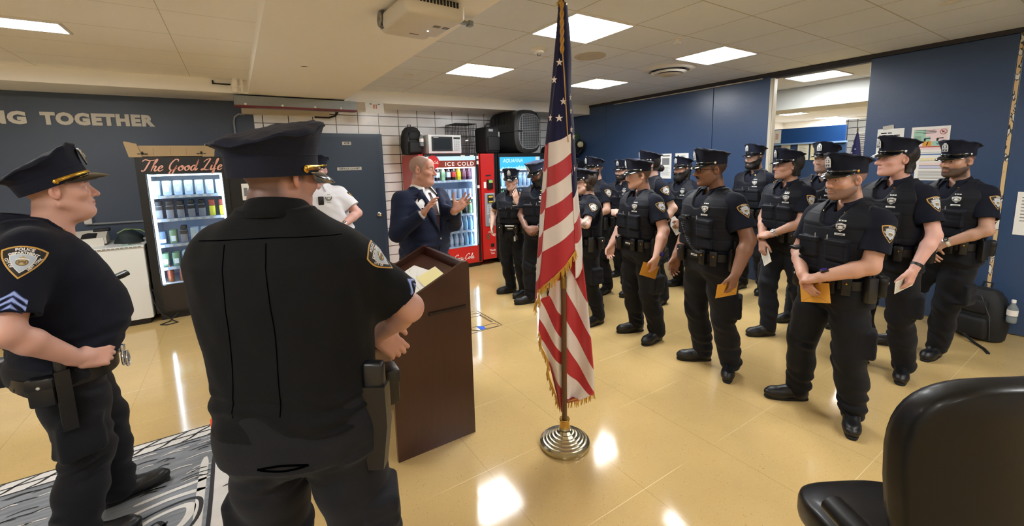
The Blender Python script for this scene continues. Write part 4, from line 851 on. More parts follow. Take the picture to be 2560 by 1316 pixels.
for i in range(5): x=-.215+.022*i; m.add([(x+1.4,2.40-2.2,.0105),(x+.014+1.4,2.40-2.2,.0105),(x+.014+1.4,2.33-2.2,.0105),(x+1.4,2.33-2.2,.0105)],[(3,2,1,0)])
m.build('beige_bars',[MBL],mt,False)
m=MB()
random.seed(9)
for i in range(70):
    x=random.uniform(-1.2,-.30);y=random.uniform(2.75,3.17);l=random.uniform(.05,.16); m.ribbon([loc_([(x,y),(x+l*.5,y+.012),(x+l,y+.004)])],.007,random.randrange(2),Matrix.Translation((0,0,.0098)))
m.build('brush_marks',[MW,MK],mt,False)
# floor sticker with two shoe outlines
fs=empty('floor_sticker',(2.0,3.9,0),0,'thin footprint outline sticker with a blue band on the floor right of the lectern','sticker')
DL=mat('sticker_outline','#5d4420',.6)
m=MB()
def L2(P,w_=.007): m.ribbon([[(x-2.0,y-3.9) for x,y in P]],w_,0,Matrix.Translation((0,0,.002)))
for a,c in (((2.21,4.219),(2.214,3.663)),((2.214,3.663),(1.70,3.659)),((2.21,4.219),(1.72,4.26)),((1.72,4.26),(1.70,3.659))): L2([a,((a[0]+c[0])/2,(a[1]+c[1])/2),c])
for dy in (0,.385): L2([(2.185,3.704+dy),(2.162,3.765+dy),(2.04,3.765+dy),(1.974,3.795+dy),(1.91,3.785+dy),(1.895,3.74+dy),(1.94,3.69+dy),(2.03,3.689+dy),(2.15,3.675+dy),(2.185,3.704+dy)],.008)
m.text('STAND HERE'[:0] or '...',.01,0) if 0 else None
random.seed(5)
for i in range(9): y=4.05-.03*i; m.add([(.155,y-3.9,.002),(.185,y-3.9,.002),(.187,y-3.9+.018,.002),(.157,y-3.9+.02,.002)],[(0,1,2,3)],0)
m.add([(-.031,-.221,.0025),(.03,-.211,.0025),(.04,-.135,.0025),(-.026,-.105,.0025)],[(0,1,2,3)],1); m.build('printed_outline',[DL,mat('sticker_blue','#2f68d6',.5)],fs,False)
# ------------------------------------------------------------------ distance-field sculpting
f32=np.float32
def smin(a,b,k):
    if k<=0: return np.minimum(a,b)
    h=np.maximum(k-np.abs(a-b),0)/k
    return np.minimum(a,b)-h*h*k*f32(.25)
def A3(*v): return np.array(v,f32)
def rc(P,a,b,ra,rb,flat=None):
    a=np.asarray(a,f32);b=np.asarray(b,f32); ba=b-a; bb=max(float(ba@ba),1e-9)
    x,y,z=P[0]-a[0],P[1]-a[1],P[2]-a[2]
    if flat is not None:
        n,fc=flat; n=np.asarray(n,f32); q=(x*n[0]+y*n[1]+z*n[2])*f32(1/fc-1); x=x+q*n[0];y=y+q*n[1];z=z+q*n[2]
    t=np.clip((x*ba[0]+y*ba[1]+z*ba[2])*f32(1/bb),0,1)
    return np.sqrt((x-t*ba[0])**2+(y-t*ba[1])**2+(z-t*ba[2])**2)-(f32(ra)+t*f32(rb-ra))
def el(P,c,r):
    x,y,z=(P[0]-f32(c[0]))/f32(r[0]),(P[1]-f32(c[1]))/f32(r[1]),(P[2]-f32(c[2]))/f32(r[2])
    k0=np.sqrt(x*x+y*y+z*z)+f32(1e-6); k1=np.sqrt((x/f32(r[0]))**2+(y/f32(r[1]))**2+(z/f32(r[2]))**2)+f32(1e-6)
    return k0*(k0-1)/k1
def bx(P,c,h,r=.0,M_=None):
    x,y,z=P[0]-f32(c[0]),P[1]-f32(c[1]),P[2]-f32(c[2])
    if M_ is not None: x,y,z=[x*f32(M_[0][i])+y*f32(M_[1][i])+z*f32(M_[2][i]) for i in range(3)]
    qx,qy,qz=np.abs(x)-f32(h[0]-r),np.abs(y)-f32(h[1]-r),np.abs(z)-f32(h[2]-r)
    return np.sqrt(np.maximum(qx,0)**2+np.maximum(qy,0)**2+np.maximum(qz,0)**2)+np.minimum(np.maximum(qx,np.maximum(qy,qz)),0)-f32(r)
def stack(P,zs,rx,ry,cx,cy,e=2.3,cap=True):
    z=P[2]; s=lambda a: np.interp(z.ravel(),zs,a).astype(f32).reshape(z.shape)
    RX,RY,CX,CY=s(rx),s(ry),s(cx),s(cy)
    u=np.abs((P[0]-CX)/RX);v=np.abs((P[1]-CY)/RY)
    d=((u**f32(e)+v**f32(e)+f32(1e-9))**f32(1/e)-1)*np.minimum(RX,RY)
    if cap: d=np.maximum(d,np.maximum(f32(zs[0])-z,z-f32(zs[-1])))
    return d
def noise3(P,f,seed,n=4):
    r=np.random.RandomState(seed); o=0
    for i in range(n):
        k=r.normal(size=3); k=k/np.linalg.norm(k)*f*(1+.5*i/n); o=o+np.sin(P[0]*f32(k[0])+P[1]*f32(k[1])+P[2]*f32(k[2])+f32(r.uniform(0,6.28)))
    return o/f32(n)
class Grid:
    def __init__(s,lo,hi,h):
        s.h=h; s.lo=np.array(lo,float); n=np.ceil((np.array(hi)-s.lo)/h).astype(int)+1
        s.n=n; s.ax=[(s.lo[i]+h*np.arange(n[i])).astype(f32) for i in range(3)]
        s.d=np.full(n,1.,f32)
    def sl(s,lo,hi,m):
        out=[]
        for i in range(3):
            a=int(max(0,math.floor((lo[i]-m-s.lo[i])/s.h))); b=int(min(s.n[i],math.ceil((hi[i]+m-s.lo[i])/s.h)+1)); out.append(slice(a,max(a,b)))
        return tuple(out)
    def P(s,sl): return (s.ax[0][sl[0]][:,None,None],s.ax[1][sl[1]][None,:,None],s.ax[2][sl[2]][None,None,:])
    def fn(s,f,lo,hi,k=0.,op='u',m=.02):
        sl=s.sl(lo,hi,m+k)
        if any(x.stop<=x.start for x in sl): return s
        D=s.d[sl]; v=f(s.P(sl))
        v=np.broadcast_to(v,D.shape)
        if op=='u': s.d[sl]=smin(D,v,k)
        elif op=='s': s.d[sl]=-smin(-D,v,k)
        elif op=='i': s.d[sl]=-smin(-D,-v,k)
        elif op=='d': s.d[sl]=D+v
        return s
    def rc(s,a,b,ra,rb,k=0.,op='u',flat=None):
        a=np.asarray(a,float);b=np.asarray(b,float);r=max(ra,rb); fl=1. if flat is None else max(1.,flat[1])
        return s.fn(lambda P:rc(P,a,b,ra,rb,flat),np.minimum(a,b)-r*fl,np.maximum(a,b)+r*fl,k,op)
    def el(s,c,r,k=0.,op='u'): c=np.asarray(c,float);r=np.asarray(r,float); return s.fn(lambda P:el(P,c,r),c-r,c+r,k,op)
    def bx(s,c,h,r=.0,k=0.,op='u',M_=None):
        c=np.asarray(c,float);q=np.linalg.norm(h) if M_ is not None else np.asarray(h,float); return s.fn(lambda P:bx(P,c,h,r,M_),c-q,c+q,k,op)
    def all(s,f): s.d+=f((s.ax[0][:,None,None],s.ax[1][None,:,None],s.ax[2][None,None,:])); return s
    def mesh(s):
        d=s.d; ins=d<0; nx,ny,nz=d.shape
        cnt=np.zeros((nx-1,ny-1,nz-1),np.uint8)
        for i in (0,1):
            for j in (0,1):
                for k in (0,1): cnt+=ins[i:nx-1+i,j:ny-1+j,k:nz-1+k]
        ci=np.argwhere((cnt>0)&(cnt<8)); N=len(ci)
        if N==0: return np.zeros((0,3)),np.zeros((0,4),int)
        idx=np.full((nx-1,ny-1,nz-1),-1,np.int32); idx[ci[:,0],ci[:,1],ci[:,2]]=np.arange(N)
        acc=np.zeros((N,3));w=np.zeros(N)
        for ax in range(3):
            o1,o2=[i for i in range(3) if i!=ax]
            for a in (0,1):
                for b in (0,1):
                    off=np.zeros(3,int);off[o1]=a;off[o2]=b; p=ci+off; q=p.copy();q[:,ax]+=1
                    da=d[p[:,0],p[:,1],p[:,2]];db=d[q[:,0],q[:,1],q[:,2]]; mk=(da<0)!=(db<0)
                    t=np.where(mk,da/np.where(mk,da-db,1),0); c=p.astype(float);c[:,ax]+=t
                    acc+=c*mk[:,None];w+=mk
        V=s.lo+s.h*acc/w[:,None]
        Q=[]
        for ax in range(3):
            sl0=[slice(None)]*3;sl1=[slice(None)]*3;sl0[ax]=slice(0,-1);sl1[ax]=slice(1,None)
            A=ins[tuple(sl0)];B=ins[tuple(sl1)]; e=np.argwhere(A!=B); o1,o2=[(1,2),(2,0),(0,1)][ax]
            ok=(e[:,o1]>0)&(e[:,o2]>0)&(e[:,o1]<d.shape[o1]-1)&(e[:,o2]<d.shape[o2]-1); e=e[ok]
            f=A[e[:,0],e[:,1],e[:,2]]
            def c(u,v):
                g=e.copy();g[:,o1]-=u;g[:,o2]-=v; return idx[g[:,0],g[:,1],g[:,2]]
            q=np.stack([c(1,1),c(0,1),c(0,0),c(1,0)],1); q[~f]=q[~f][:,::-1]; Q.append(q)
        return V,np.concatenate(Q)
    def at(s,p):
        g=(np.asarray(p,float)-s.lo)/s.h; g=np.clip(g,0,np.array(s.n)-1.001); i=g.astype(int);t=g-i; d=s.d
        o=0
        for a in (0,1):
            for b in (0,1):
                for c in (0,1):
                    o=o+d[i[:,0]+a,i[:,1]+b,i[:,2]+c]*np.abs(1-a-t[:,0])*np.abs(1-b-t[:,1])*np.abs(1-c-t[:,2])
        return o
def march(gs,O,D,n=70,mx=.5):
    # rays O (N,3) along unit D until the first surface of any grid; returns hit points
    O=np.asarray(O,float);D=np.broadcast_to(np.asarray(D,float),O.shape); t=np.zeros(len(O))
    for _ in range(n):
        p=O+D*t[:,None]; d=np.min([g.at(p) for g in gs],axis=0); t=t+np.clip(d*.7,-.01,.03); t=np.minimum(t,mx)
    return O+D*t[:,None]
def sdf_obj(g,name,mats,parent,colf=None):
    V,Q=g.mesh()
    return mesh_obj(name,V,Q,mats,parent,None,True,None,colf(V) if colf else None)
def nrm(v): v=np.asarray(v,float); return v/(np.linalg.norm(v)+1e-12)
def ik(a,c,l1,l2,pole):
    a=np.asarray(a,float);c=np.asarray(c,float); D=c-a; L=np.linalg.norm(D); t=nrm(D); mx=(l1+l2)*.998
    if L>mx: k=L/mx; l1*=k;l2*=k
    x=(l1*l1-l2*l2+L*L)/(2*L); h=math.sqrt(max(l1*l1-x*x,0)); p=np.asarray(pole,float); p=nrm(p-t*(p@t)); return a+t*x+p*h
# ------------------------------------------------------------------ head and hand fields (local frames, face towards -Y)
def head_field(P,hs):
    X=np.abs(P[0]); Pm=(X,P[1],P[2]); w=hs.get('w',1.); jw=hs.get('jaw',1.)
    d=el(P,(0,.018,.038),(.0755*w,.096,.083))
    d=smin(d,el(P,(0,-.022,-.02),(.064*w,.074,.088)),f32(.03))
    d=smin(d,el(P,(0,-.04,-.072),(.047*jw,.045,.045)),f32(.025))
    d=smin(d,rc(Pm,(.056*jw,.005,-.055),(.020*jw,-.072,-.098),.016,.016),f32(.028))
    d=smin(d,el(P,(0,-.082,-.100),(.019,.016,.017)),f32(.02))
    d=smin(d,el(Pm,(.043*w,-.060,-.022),(.023,.026,.020)),f32(.022))
    d=smin(d,rc(Pm,(.008,-.089,.026),(.046*w,-.070,.024),.010,.009),f32(.014))
    d=smin(d,el(P,(0,-.062,.055),(.056*w,.030,.036)),f32(.03))
    # eye sockets
    d=-smin(-d,el(Pm,(.031*w,-.101,.004),(.019,.017,.0125)),f32(.014))
    n=hs.get('nose',1.)
    d=smin(d,rc(P,(0,-.090,.014),(0,-.111*1-.012*(n-1)*5,-.030),.0075,.0118*n),f32(.010))
    d=smin(d,el(Pm,(.012*n,-.099,-.034),(.0085*n,.012,.0085)),f32(.008))
    d=-smin(-d,el(Pm,(.007,-.106,-.0445),(.0042,.006,.004)),f32(.003))
    # muzzle, lips
    d=smin(d,el(P,(0,-.077,-.062),(.030,.022,.022)),f32(.016))
    d=smin(d,rc(Pm,(0,-.0985,-.0605),(.021,-.088,-.0645),.0058,.003),f32(.006))
    d=smin(d,rc(Pm,(0,-.0965,-.0715),(.018,-.088,-.0695),.0065,.003),f32(.006))
    d=-smin(-d,rc(Pm,(0,-.104,-.0662),(.023,-.0915,-.0665),.0022,.0016),f32(.004))
    # lids
    d=smin(d,rc(Pm,(.018*w,-.0865,.006),(.031*w,-.0905,.0115),.0036,.0042),f32(.005)); d=smin(d,rc(Pm,(.031*w,-.0905,.0115),(.045*w,-.080,.006),.0042,.0034),f32(.005))
    d=smin(d,rc(Pm,(.018*w,-.086,.003),(.032*w,-.088,-.0065),.003,.004),f32(.005)); d=smin(d,rc(Pm,(.032*w,-.088,-.0065),(.045*w,-.079,.003),.004,.003),f32(.005))
    # ears
    ex,ey,ez=X-f32(.074*w),P[1]-f32(.012),P[2]+f32(.004)
    ca,sa=f32(math.cos(.35)),f32(math.sin(.35)); e1=ex*ca-ey*sa; e2=ex*sa+ey*ca
    r=hs.get('ear',1.); tl=f32(.25); e3=ez; e2b=e2*1-e3*tl*0
    er=el((e1,e2b,e3),(.004,.002,.0),(.0085,.0185*r,.031*r)); er=-smin(-er,el((e1,e2b,e3),(.0125,-.002,.004),(.0095,.0115*r,.020*r)),f32(.003))
    d=smin(d,er,f32(.006))
    # neck
    d=smin(d,rc(P,(0,.034,-.06),(0,.054,-.20),.051*hs.get('neck',1.),.058*hs.get('neck',1.)),f32(.016))
    if hs.get('chin2'): d=smin(d,el(P,(0,-.035,-.112),(.048,.05,.034)),f32(.03))
    return d
def head_col(V,hs,skin,hairc,lipc):
    # colours of the skin itself: lips, brows, stubble, cropped hair
    x,y,z=np.abs(V[:,0]),V[:,1],V[:,2]; C=np.tile(np.array(skin),(len(V),1)); S=lambda a,b,t:np.clip((t-a)/(b-a),0,1)
    def mix(m,c):
        nonlocal C
        m=np.clip(m,0,1)[:,None]; C=C*(1-m)+np.array(c)*m
    red=np.array(skin)*np.array((1.08,.80,.76)); mix(.55*S(.03,.0,np.hypot(x-.042,z+.022))*(y<-.03)+.5*S(.022,.0,np.hypot(x,z+.028))*(y<-.095)+.35*(x>.076)*S(.06,.03,np.abs(z)),red)
    st=hs.get('stubble',0)
    if st:
        low=np.maximum(S(-.040,-.055,z-.35*np.maximum(y+.05,0))*S(.045,.02,y), S(-.040,-.046,z)*S(.032,.022,x)*(y<-.085))
        low=low*S(-.135,-.115,z); mix(st*low,hairc)
    cr=hs.get('crop',0)
    if cr:
        edge=-.028-.55*np.clip(z-.01,0,.09); m=S(0,.012,y-edge)*S(-.028,-.012,z+.075*0+.9*np.clip(.03-y,0,1)*0)
        nape=S(-.085,-.06,z)*S(.03,.055,y); side=S(-.022,-.004,z)*S(edge,edge+.012,y); m=np.maximum(side,nape)*(1-(x>.078)*(y<.045)*(np.abs(z)<.04)); mix(cr*m,hairc)
    mix(.95*S(.0055,.0028,np.abs(z-.0285-.10*(x-.03)*(x<.034)+.18*np.maximum(x-.034,0)))*S(.009,.014,x)*S(.054,.047,x)*(y<-.055)*hs.get('brow',1.),hs.get('browc',hairc))
    mix(.75*S(1.,.75,np.hypot(x/.026,(z+.0662)/.0105))*(y<-.078),lipc)
    return C
def hand_field(P,hp):
    # local: fingers +X, palm normal -Z, thumb towards +Y
    cu=hp.get('curl',(.5,.5,.5,.5)); sp=hp.get('spread',.06); th=hp.get('thumb',(.75,.62,-.25)); s=hp.get('s',1.)
    d=bx(P,(.047*s,0,-.002),(.046*s,.039*s,.0135*s),.0125*s)
    d=smin(d,rc(P,(-.03*s,0,0),(.02*s,0,0),.026*s,.026*s,((0,0,1),.74)),f32(.02))
    d=smin(d,rc(P,(.015*s,.022*s,-.008*s),(.045*s,.034*s,-.012*s),.018*s,.014*s),f32(.012))
    d=smin(d,rc(P,(.015*s,-.025*s,-.006*s),(.06*s,-.030*s,-.008*s),.015*s,.012*s),f32(.012))
    ys=(.029,.0095,-.0105,-.029); Ls=(.071,.079,.073,.057); bxs=(.090,.094,.090,.082); rs=(.0092,.0094,.009,.0080)
    for i in range(4):
        p=np.array((bxs[i]*s,ys[i]*s,.001)); a=0; yaw=(1.5-i)*sp; c=cu[i]
        for j,(fr,am) in enumerate(((.46,1.0),(.30,1.25),(.24,.8))):
            a+=c*am; L=Ls[i]*fr*s; dr=np.array((math.cos(a)*math.cos(yaw),math.sin(yaw)*math.cos(a*.6),-math.sin(a))); q=p+dr*L
            r0=rs[i]*s*(1-.08*j); seg=rc(P,p,q,r0,r0*.93); d=smin(d,seg,f32(.010 if j==0 else .002)) ; p=q
    p=np.array((.022,.033,-.008))*s; dr=nrm(th); q=p+dr*.044*s; d=smin(d,rc(P,p,q,.0135*s,.0115*s),f32(.012))
    t2=nrm(dr+np.array((.45,-.35,-.25))*hp.get('tb',1.)); r_=q+t2*.032*s; d=smin(d,rc(P,q,r_,.0112*s,.0102*s),f32(.003)); t3=nrm(t2+np.array((.25,-.3,-.2))*hp.get('tb',1.)); d=smin(d,rc(P,r_,r_+t3*.024*s,.0102*s,.0085*s),f32(.002))
    return d
def hand_frame(f,n,left):
    f=nrm(f); n=np.asarray(n,float); n=nrm(n-f*(f@n)); t=np.cross(f,n)   # thumb side of a right hand
    if left: t=-t
    return np.stack([f,t,-n],1)     # columns: X fingers, Y thumb side, Z back of hand (mirrored for the left)
def local_of(P,o,R):
    x,y,z=P[0]-f32(o[0]),P[1]-f32(o[1]),P[2]-f32(o[2]); return tuple(x*f32(R[0][i])+y*f32(R[1][i])+z*f32(R[2][i]) for i in range(3))
# ------------------------------------------------------------------ shared small parts of people
NAVY=mat('navy_uniform_cloth','#0E1220',.8,bump=.35,bscale=420,sheen=.03,var=.12,vscale=12,spec=.18); TROU=mat('black_trouser_cloth','#101219',.8,bump=.3,bscale=380,sheen=.05,var=.15,vscale=10,spec=.25)
BACKC=mat('charcoal_shirt_cloth','#0F1013',.85,bump=.3,bscale=420,sheen=.03,var=.1,vscale=10,spec=.15); VESTM=mat('navy_vest_nylon','#090D18',.62,bump=.14,bscale=260,sheen=.02,var=.12,vscale=14,spec=.25)
CAPM=mat('navy_cap_cloth','#141828',.75,bump=.3,bscale=420,sheen=.03,spec=.2); PATENT=mat('patent_black','#08080a',.13,coat=.6); LEAB=mat('black_belt_leather','#0b0b0d',.4,bump=.15,bscale=120); BOOT=mat('black_boot_leather','#0c0c0e',.42,bump=.2,bscale=90); SOLE=mat('black_boot_sole','#0a0a0b',.7)
SILV=mat('polished_silver','#D5D6D8',.25,.85); GOLD=mat('polished_gold','#C79A3C',.25,.9); SILVP=mat('pale_silver','#E2E2DE',.4,.3); ENG=mat('engraved_dark','#3b3d42',.5)
WSHIRT=mat('white_uniform_shirt','#DCDDE2',.7,bump=.2,bscale=300); SUITM=mat('navy_suit_wool','#151E36',.8,bump=.25,bscale=350,sheen=.04,var=.08,vscale=10,spec=.2); WSH=mat('white_dress_shirt','#E4E6EA',.65); TIE=mat('brown_tie','#3A2222',.45)
SKINM=mat('skin',(.5,.3,.2),.48,bump=.08,bscale=160,attr=True,spec=.4); SKINM.node_tree.nodes['Principled BSDF'].inputs['Subsurface Weight'].default_value=.06; SKINM.node_tree.nodes['Principled BSDF'].inputs['Subsurface Radius'].default_value=(.012,.005,.003)
def hairm(c): return mat('hair_'+c[1:],c,.6,bump=.9,bscale=140,stretch=(1,1,.25),var=.3,vscale=60)
def keep(o): d=o.data; bpy.data.objects.remove(o); return d
def inst(name,data,parent,Mx,md=None):
    o=bpy.data.objects.new(name,data); col.objects.link(o); o.parent=parent; o.matrix_local=Mx; return o
# boot, front towards -Y, ankle axis at the origin
def make_boot():
    g=Grid((-.07,-.23,-.01),(.07,.10,.21),.0045)
    g.el((0,.010,.05),(.043,.068,.060)); g.el((0,-.118,.042),(.049,.088,.046),k=.03); g.rc((0,-.02,.072),(0,-.10,.045),.046,.038,k=.02); g.rc((0,.012,.08),(0,.018,.20),.047,.052,k=.025)
    g.fn(lambda P:.014-P[2],(-1,-1,-1),(1,1,1),0,'i'); g.fn(lambda P:np.maximum(-(.004-np.abs(P[1]+.075+0*P[2])),P[2]*0-1),(-.05,-.12,.0),(.05,-.05,.1),0,'u') if 0 else None
    g.fn(lambda P:.0016*np.sin(P[2]*150+P[1]*40)*(P[2]>.06),(-1,-1,-1),(1,1,1),0,'d')
    V,Q=g.mesh(); b=keep(mesh_obj('boot',V,Q,BOOT))
    m=MB(); 
    out=[]
    for i in range(40):
        t=2*PI*i/40; y=-.062-.140*math.cos(t)*1.0; wv=.0405*abs(math.sin(t))**.55*math.copysign(1,math.sin(t)); k=1.0 if y<-.06 else .88; out.append((wv*k,y))
    V=[(x*s_,y*1.0+(-.06-y)*(1-s_),z) for z,s_ in ((0,.96),(.005,1.0),(.016,1.0),(.02,.97)) for x,y in out]; n=40
    m.add(V,[(j*n+i,j*n+(i+1)%n,(j+1)*n+(i+1)%n,(j+1)*n+i) for j in range(3) for i in range(n)]+[tuple(range(n-1,-1,-1)),tuple(3*n+i for i in range(n))]); s_=keep(m.build('sole',[SOLE]))
    m=MB()
    for i in range(5):
        y=-.105+.021*i; z=.077+.013*i; m.tube([(-.022,y,z-.006),(0,y-.004,z+.004),(.022,y+.006,z-.002)],.0028,5); m.tube([(.022,y,z-.006),(0,y-.004,z+.004),(-.022,y+.006,z-.002)],.0028,5)
    m.tube([(0,-.03,.135),(.02,-.05,.14),(.03,-.045,.125),(.012,-.035,.13)],.0025,5); m.tube([(0,-.03,.135),(-.02,-.05,.145),(-.03,-.045,.13),(-.012,-.035,.13)],.0025,5)
    return b,s_,keep(m.build('laces',[mat('black_lace','#151517',.8)]))
BOOT_D,SOLE_D,LACE_D=make_boot()
# cap
def make_cap():
    n=72; a0,b0,cy=.083,.102,.012
    def octa(t): u=(t%(PI/4))-PI/8; return math.cos(PI/8)/math.cos(u)
    lv=[(1.,1.,.0,0,0,0),(1.012,1.01,.02,0,0,0),(1.02,1.015,.044,0,0,0),(1.06,1.05,.054,.004,.2,0),(1.17,1.15,.070,.015,.6,0),(1.30,1.25,.083,.024,1,0),(1.37,1.295,.0885,.028,1,0),(1.35,1.28,.094,.029,1,0),(1.18,1.12,.0985,.028,.9,0),(.82,.78,.102,.020,.6,0),(.42,.4,.104,.010,.2,0),(.08,.07,.1045,.002,0,0)]
    V=[]
    for sx,sy,z,fr,oc,_ in lv:
        for i in range(n):
            t=2*PI*i/n; k=1-oc*.9*(1-octa(t)); c=-math.cos(t); f=math.cos(t)
            s2=1+(sy-1)*(.30 if f>0 else 1.) if sy>1 else sy
            x=a0*sx*math.sin(t)*k; y=b0*s2*c*k+cy-(.006*fr/.028 if f>0 else 0)*f; zz=z+fr*(f if f>0 else .85*f)+(.0035*math.sin(5*t+sx*9)+.002*math.sin(11*t+sx*4))*oc; V.append((x,y,zz))
    Fc=[(j*n+(i+1)%n,j*n+i,(j+1)*n+i,(j+1)*n+(i+1)%n) for j in range(len(lv)-1) for i in range(n)]+[tuple((len(lv)-1)*n+i for i in range(n-1,-1,-1)),tuple(range(n))]
    m=MB().add(V,Fc); crown=keep(m.build('crown',[CAPM],sharp=50))
    m=MB()   # welt and band edge
    m.tube([V[6*n+i] for i in range(n)],.0022,5,closed=True); m.tube([V[2*n+i] for i in range(n)],.0016,5,closed=True); piping=keep(m.build('piping',[CAPM]))
    k=34; V=[]
    for i in range(k+1):
        t=math.radians(-78+156*i/k); q=math.cos(t*90/78); e=.047*max(q,0)**.7
        bx_,by_=a0*1.02*math.sin(t),-b0*1.02*math.cos(t)+cy
        for r,(fr,dz) in enumerate(((-.06,.0),(.35,-.007),(.75,-.019),(1.,-.030),(1.0,-.0325),(.7,-.0215),(.3,-.009),(-.06,-.003))):
            o=e*fr; V.append((bx_+o*math.sin(t)*.75,by_-o*math.cos(t)*1.0,.007+dz*max(q,0)**.5))
    r=8; Fc=[(i*r+j,i*r+(j+1)%r,(i+1)*r+(j+1)%r,(i+1)*r+j) for i in range(k) for j in range(r)]
    visor=keep(MB().add(V,Fc).build('visor',[PATENT],sharp=60))
    def strap(mt):
        m=MB(); P=[]
        for i in range(31): t=math.radians(-84+168*i/30); P.append((a0*1.035*math.sin(t),-b0*1.03*math.cos(t)+cy,.0125+.004*abs(math.sin(t))))
        V=[];
        for p in P: V+= [(p[0],p[1],p[2]-.006),(p[0]*1.02,(p[1]-cy)*1.02+cy,p[2]-.004),(p[0]*1.02,(p[1]-cy)*1.02+cy,p[2]+.004),(p[0],p[1],p[2]+.006)]
        m.add(V,[(i*4+j,i*4+j+1,i*4+j+5,i*4+j+4) for i in range(30) for j in range(3)]); return keep(m.build('cap_strap',[mt],sharp=60))
    b=keep(MB().lathe([(.0085,0),(.0085,.002),(.006,.004),(.001,.005)],14).build('button',[SILV])); bg=keep(MB().lathe([(.0085,0),(.0085,.002),(.006,.004),(.001,.005)],14).build('button',[GOLD]))
    return crown,piping,visor,strap(PATENT),strap(GOLD),b,bg
CROWN_D,PIPE_D,VISOR_D,STRAP_D,GSTRAP_D,BUT_D,BUTG_D=make_cap()
def shield_pts(w_,h_,n=6):
    top=[(-.5,.36),(-.30,.43),(0,.5),(.30,.43),(.5,.36)]; right=[(.5,.36),(.47,.05),(.34,-.24),(0,-.5)]; left=[(0,-.5),(-.34,-.24),(-.47,.05),(-.5,.36)]
    return [(x*w_,y*h_) for x,y in top[:-1]+right[:-1]+left[:-1]]
def make_badge(w_,h_):
    m=MB(); P=shield_pts(w_,h_); m.prism([(x*1.25,y*1.12-.002) for x,y in P],-.003,.0,2); m.prism(P,0,.003,0); m.prism([(-w_*.40,-.004),(w_*.40,-.004),(w_*.40,.005),(-w_*.40,.005)],.003,.0042,1); m.prism([(x*.5,y*.42) for x,y in P],.0036,.0050,0)
    m.lathe([(w_*.2,.0055),(w_*.2,.0072),(w_*.1,.008)],12,0)
    for z in (-.24,.22): m.box((-w_*.33,z*h_-.0025,.0055),(w_*.33,z*h_+.0025,.007),1)
    for i in range(5): a=.6*(i-2); m.box((w_*.36*math.sin(a)-.001,h_*.33*math.cos(a)-.003,.003),(w_*.36*math.sin(a)+.001,h_*.33*math.cos(a)+.003,.0058),0)
    return keep(m.build('badge',[SILVP,ENG,LEAB],sharp=30))
BADGE_D=make_badge(.052,.050); CAPB_D=make_badge(.036,.05); CAPB2=keep(MB().prism([(-.016,-.026),(.016,-.026),(.017,.0),(.015,.016),(.008,.021),(.006,.028),(-.006,.028),(-.008,.021),(-.015,.016),(-.017,.0)],0,.003,0).prism([(-.011,-.004),(.011,-.004),(.010,.012),(-.010,.012)],.003,.0036,1).lathe([(.0075,.0036),(.006,.0056),(.002,.0062)],10,0,TR(0,.004,0)).box((-.013,-.012,.003),(.013,-.0095,.0042),1).box((-.012,-.0215,.003),(-.003,-.0145,.0042),1).box((.003,-.0215,.003),(.012,-.0145,.0042),1).box((-.010,.016,.003),(-.003,.018,.0042),1).box((.003,.016,.003),(.010,.018,.0042),1).build('cap_badge',[SILVP,ENG],sharp=30))
NAMEP_D=keep(MB().box((-.027,-.006,0),(.027,.006,.002),0,.0008).box((-.018,-.002,.002),(.018,.002,.0024),1).build('name_plate',[SILVP,ENG],sharp=30))
MEDAL_D=keep(MB().box((-.018,-.0045,0),(.018,.0045,.002),0,.0006).box((-.012,-.003,.002),(-.004,.003,.0024),1).box((.002,-.003,.002),(.010,.003,.0024),2).build('medal_bar',[SILVP,mat('medal_blue','#2b3f6d',.4),mat('medal_green','#6b8a6a',.4)],sharp=30))
PIN_D=keep(MB().box((-.005,-.004,0),(-.001,.004,.0015)).box((.001,-.004,0),(.005,.004,.0015)).build('collar_pin',[GOLD],sharp=30))
def make_eye(c):
    m=MB(); n=20; V=[];Fc=[];I=[]
    R=.0122
    for j,a in enumerate((0,.12,.24,.42,.55,.9,1.3,1.7)): 
        for i in range(n): t=2*PI*i/n; V.append((R*math.sin(a)*math.cos(t),-R*math.cos(a),R*math.sin(a)*math.sin(t)))
    for j in range(7):
        for i in range(n): m.F.append((j*n+i,j*n+(i+1)%n,(j+1)*n+(i+1)%n,(j+1)*n+i)); m.I.append(1 if j<2 else 2 if j<3 else 0)
    m.V=V; return keep(m.build('eye',[mat('eye_white','#D9D3CB',.25,coat=.5),mat('pupil_black','#050505',.15,coat=.5),mat('iris_'+c[1:],c,.2,coat=.5)]))
EYE_D=make_eye('#2e1d12'); EYEB_D=make_eye('#46566a')
POUCH_D=keep(MB().box((-.024,-.036,-.055),(.024,0,.05),0,.008).box((-.026,-.040,.005),(.026,.0,.055),0,.008).lathe([(.006,0),(.005,.002),(.001,.003)],10,1,TR(0,-.040,.018,PI/2)).build('belt_pouch',[LEAB,GOLD]))
POUCHB_D=keep(MB().box((-.04,-.045,-.07),(.04,0,.045),0,.012).box((-.043,-.05,.0),(.043,.0,.05),0,.012).lathe([(.007,0),(.006,.002),(.001,.003)],10,1,TR(0,-.05,.015,PI/2)).build('belt_pouch',[LEAB,SILV]))
HOLS_D=keep(MB().prism([(-.035,.06),(.045,.06),(.05,-.02),(.03,-.20),(-.015,-.20),(-.035,-.06)],-.05,-.005,0,Matrix(((0,0,1,0),(1,0,0,0),(0,1,0,0),(0,0,0,1)))@Matrix.Identity(4)).box((-.045,-.03,.04),(-.01,.03,.13),1,.01).build('holster',[LEAB,BP],sharp=50))
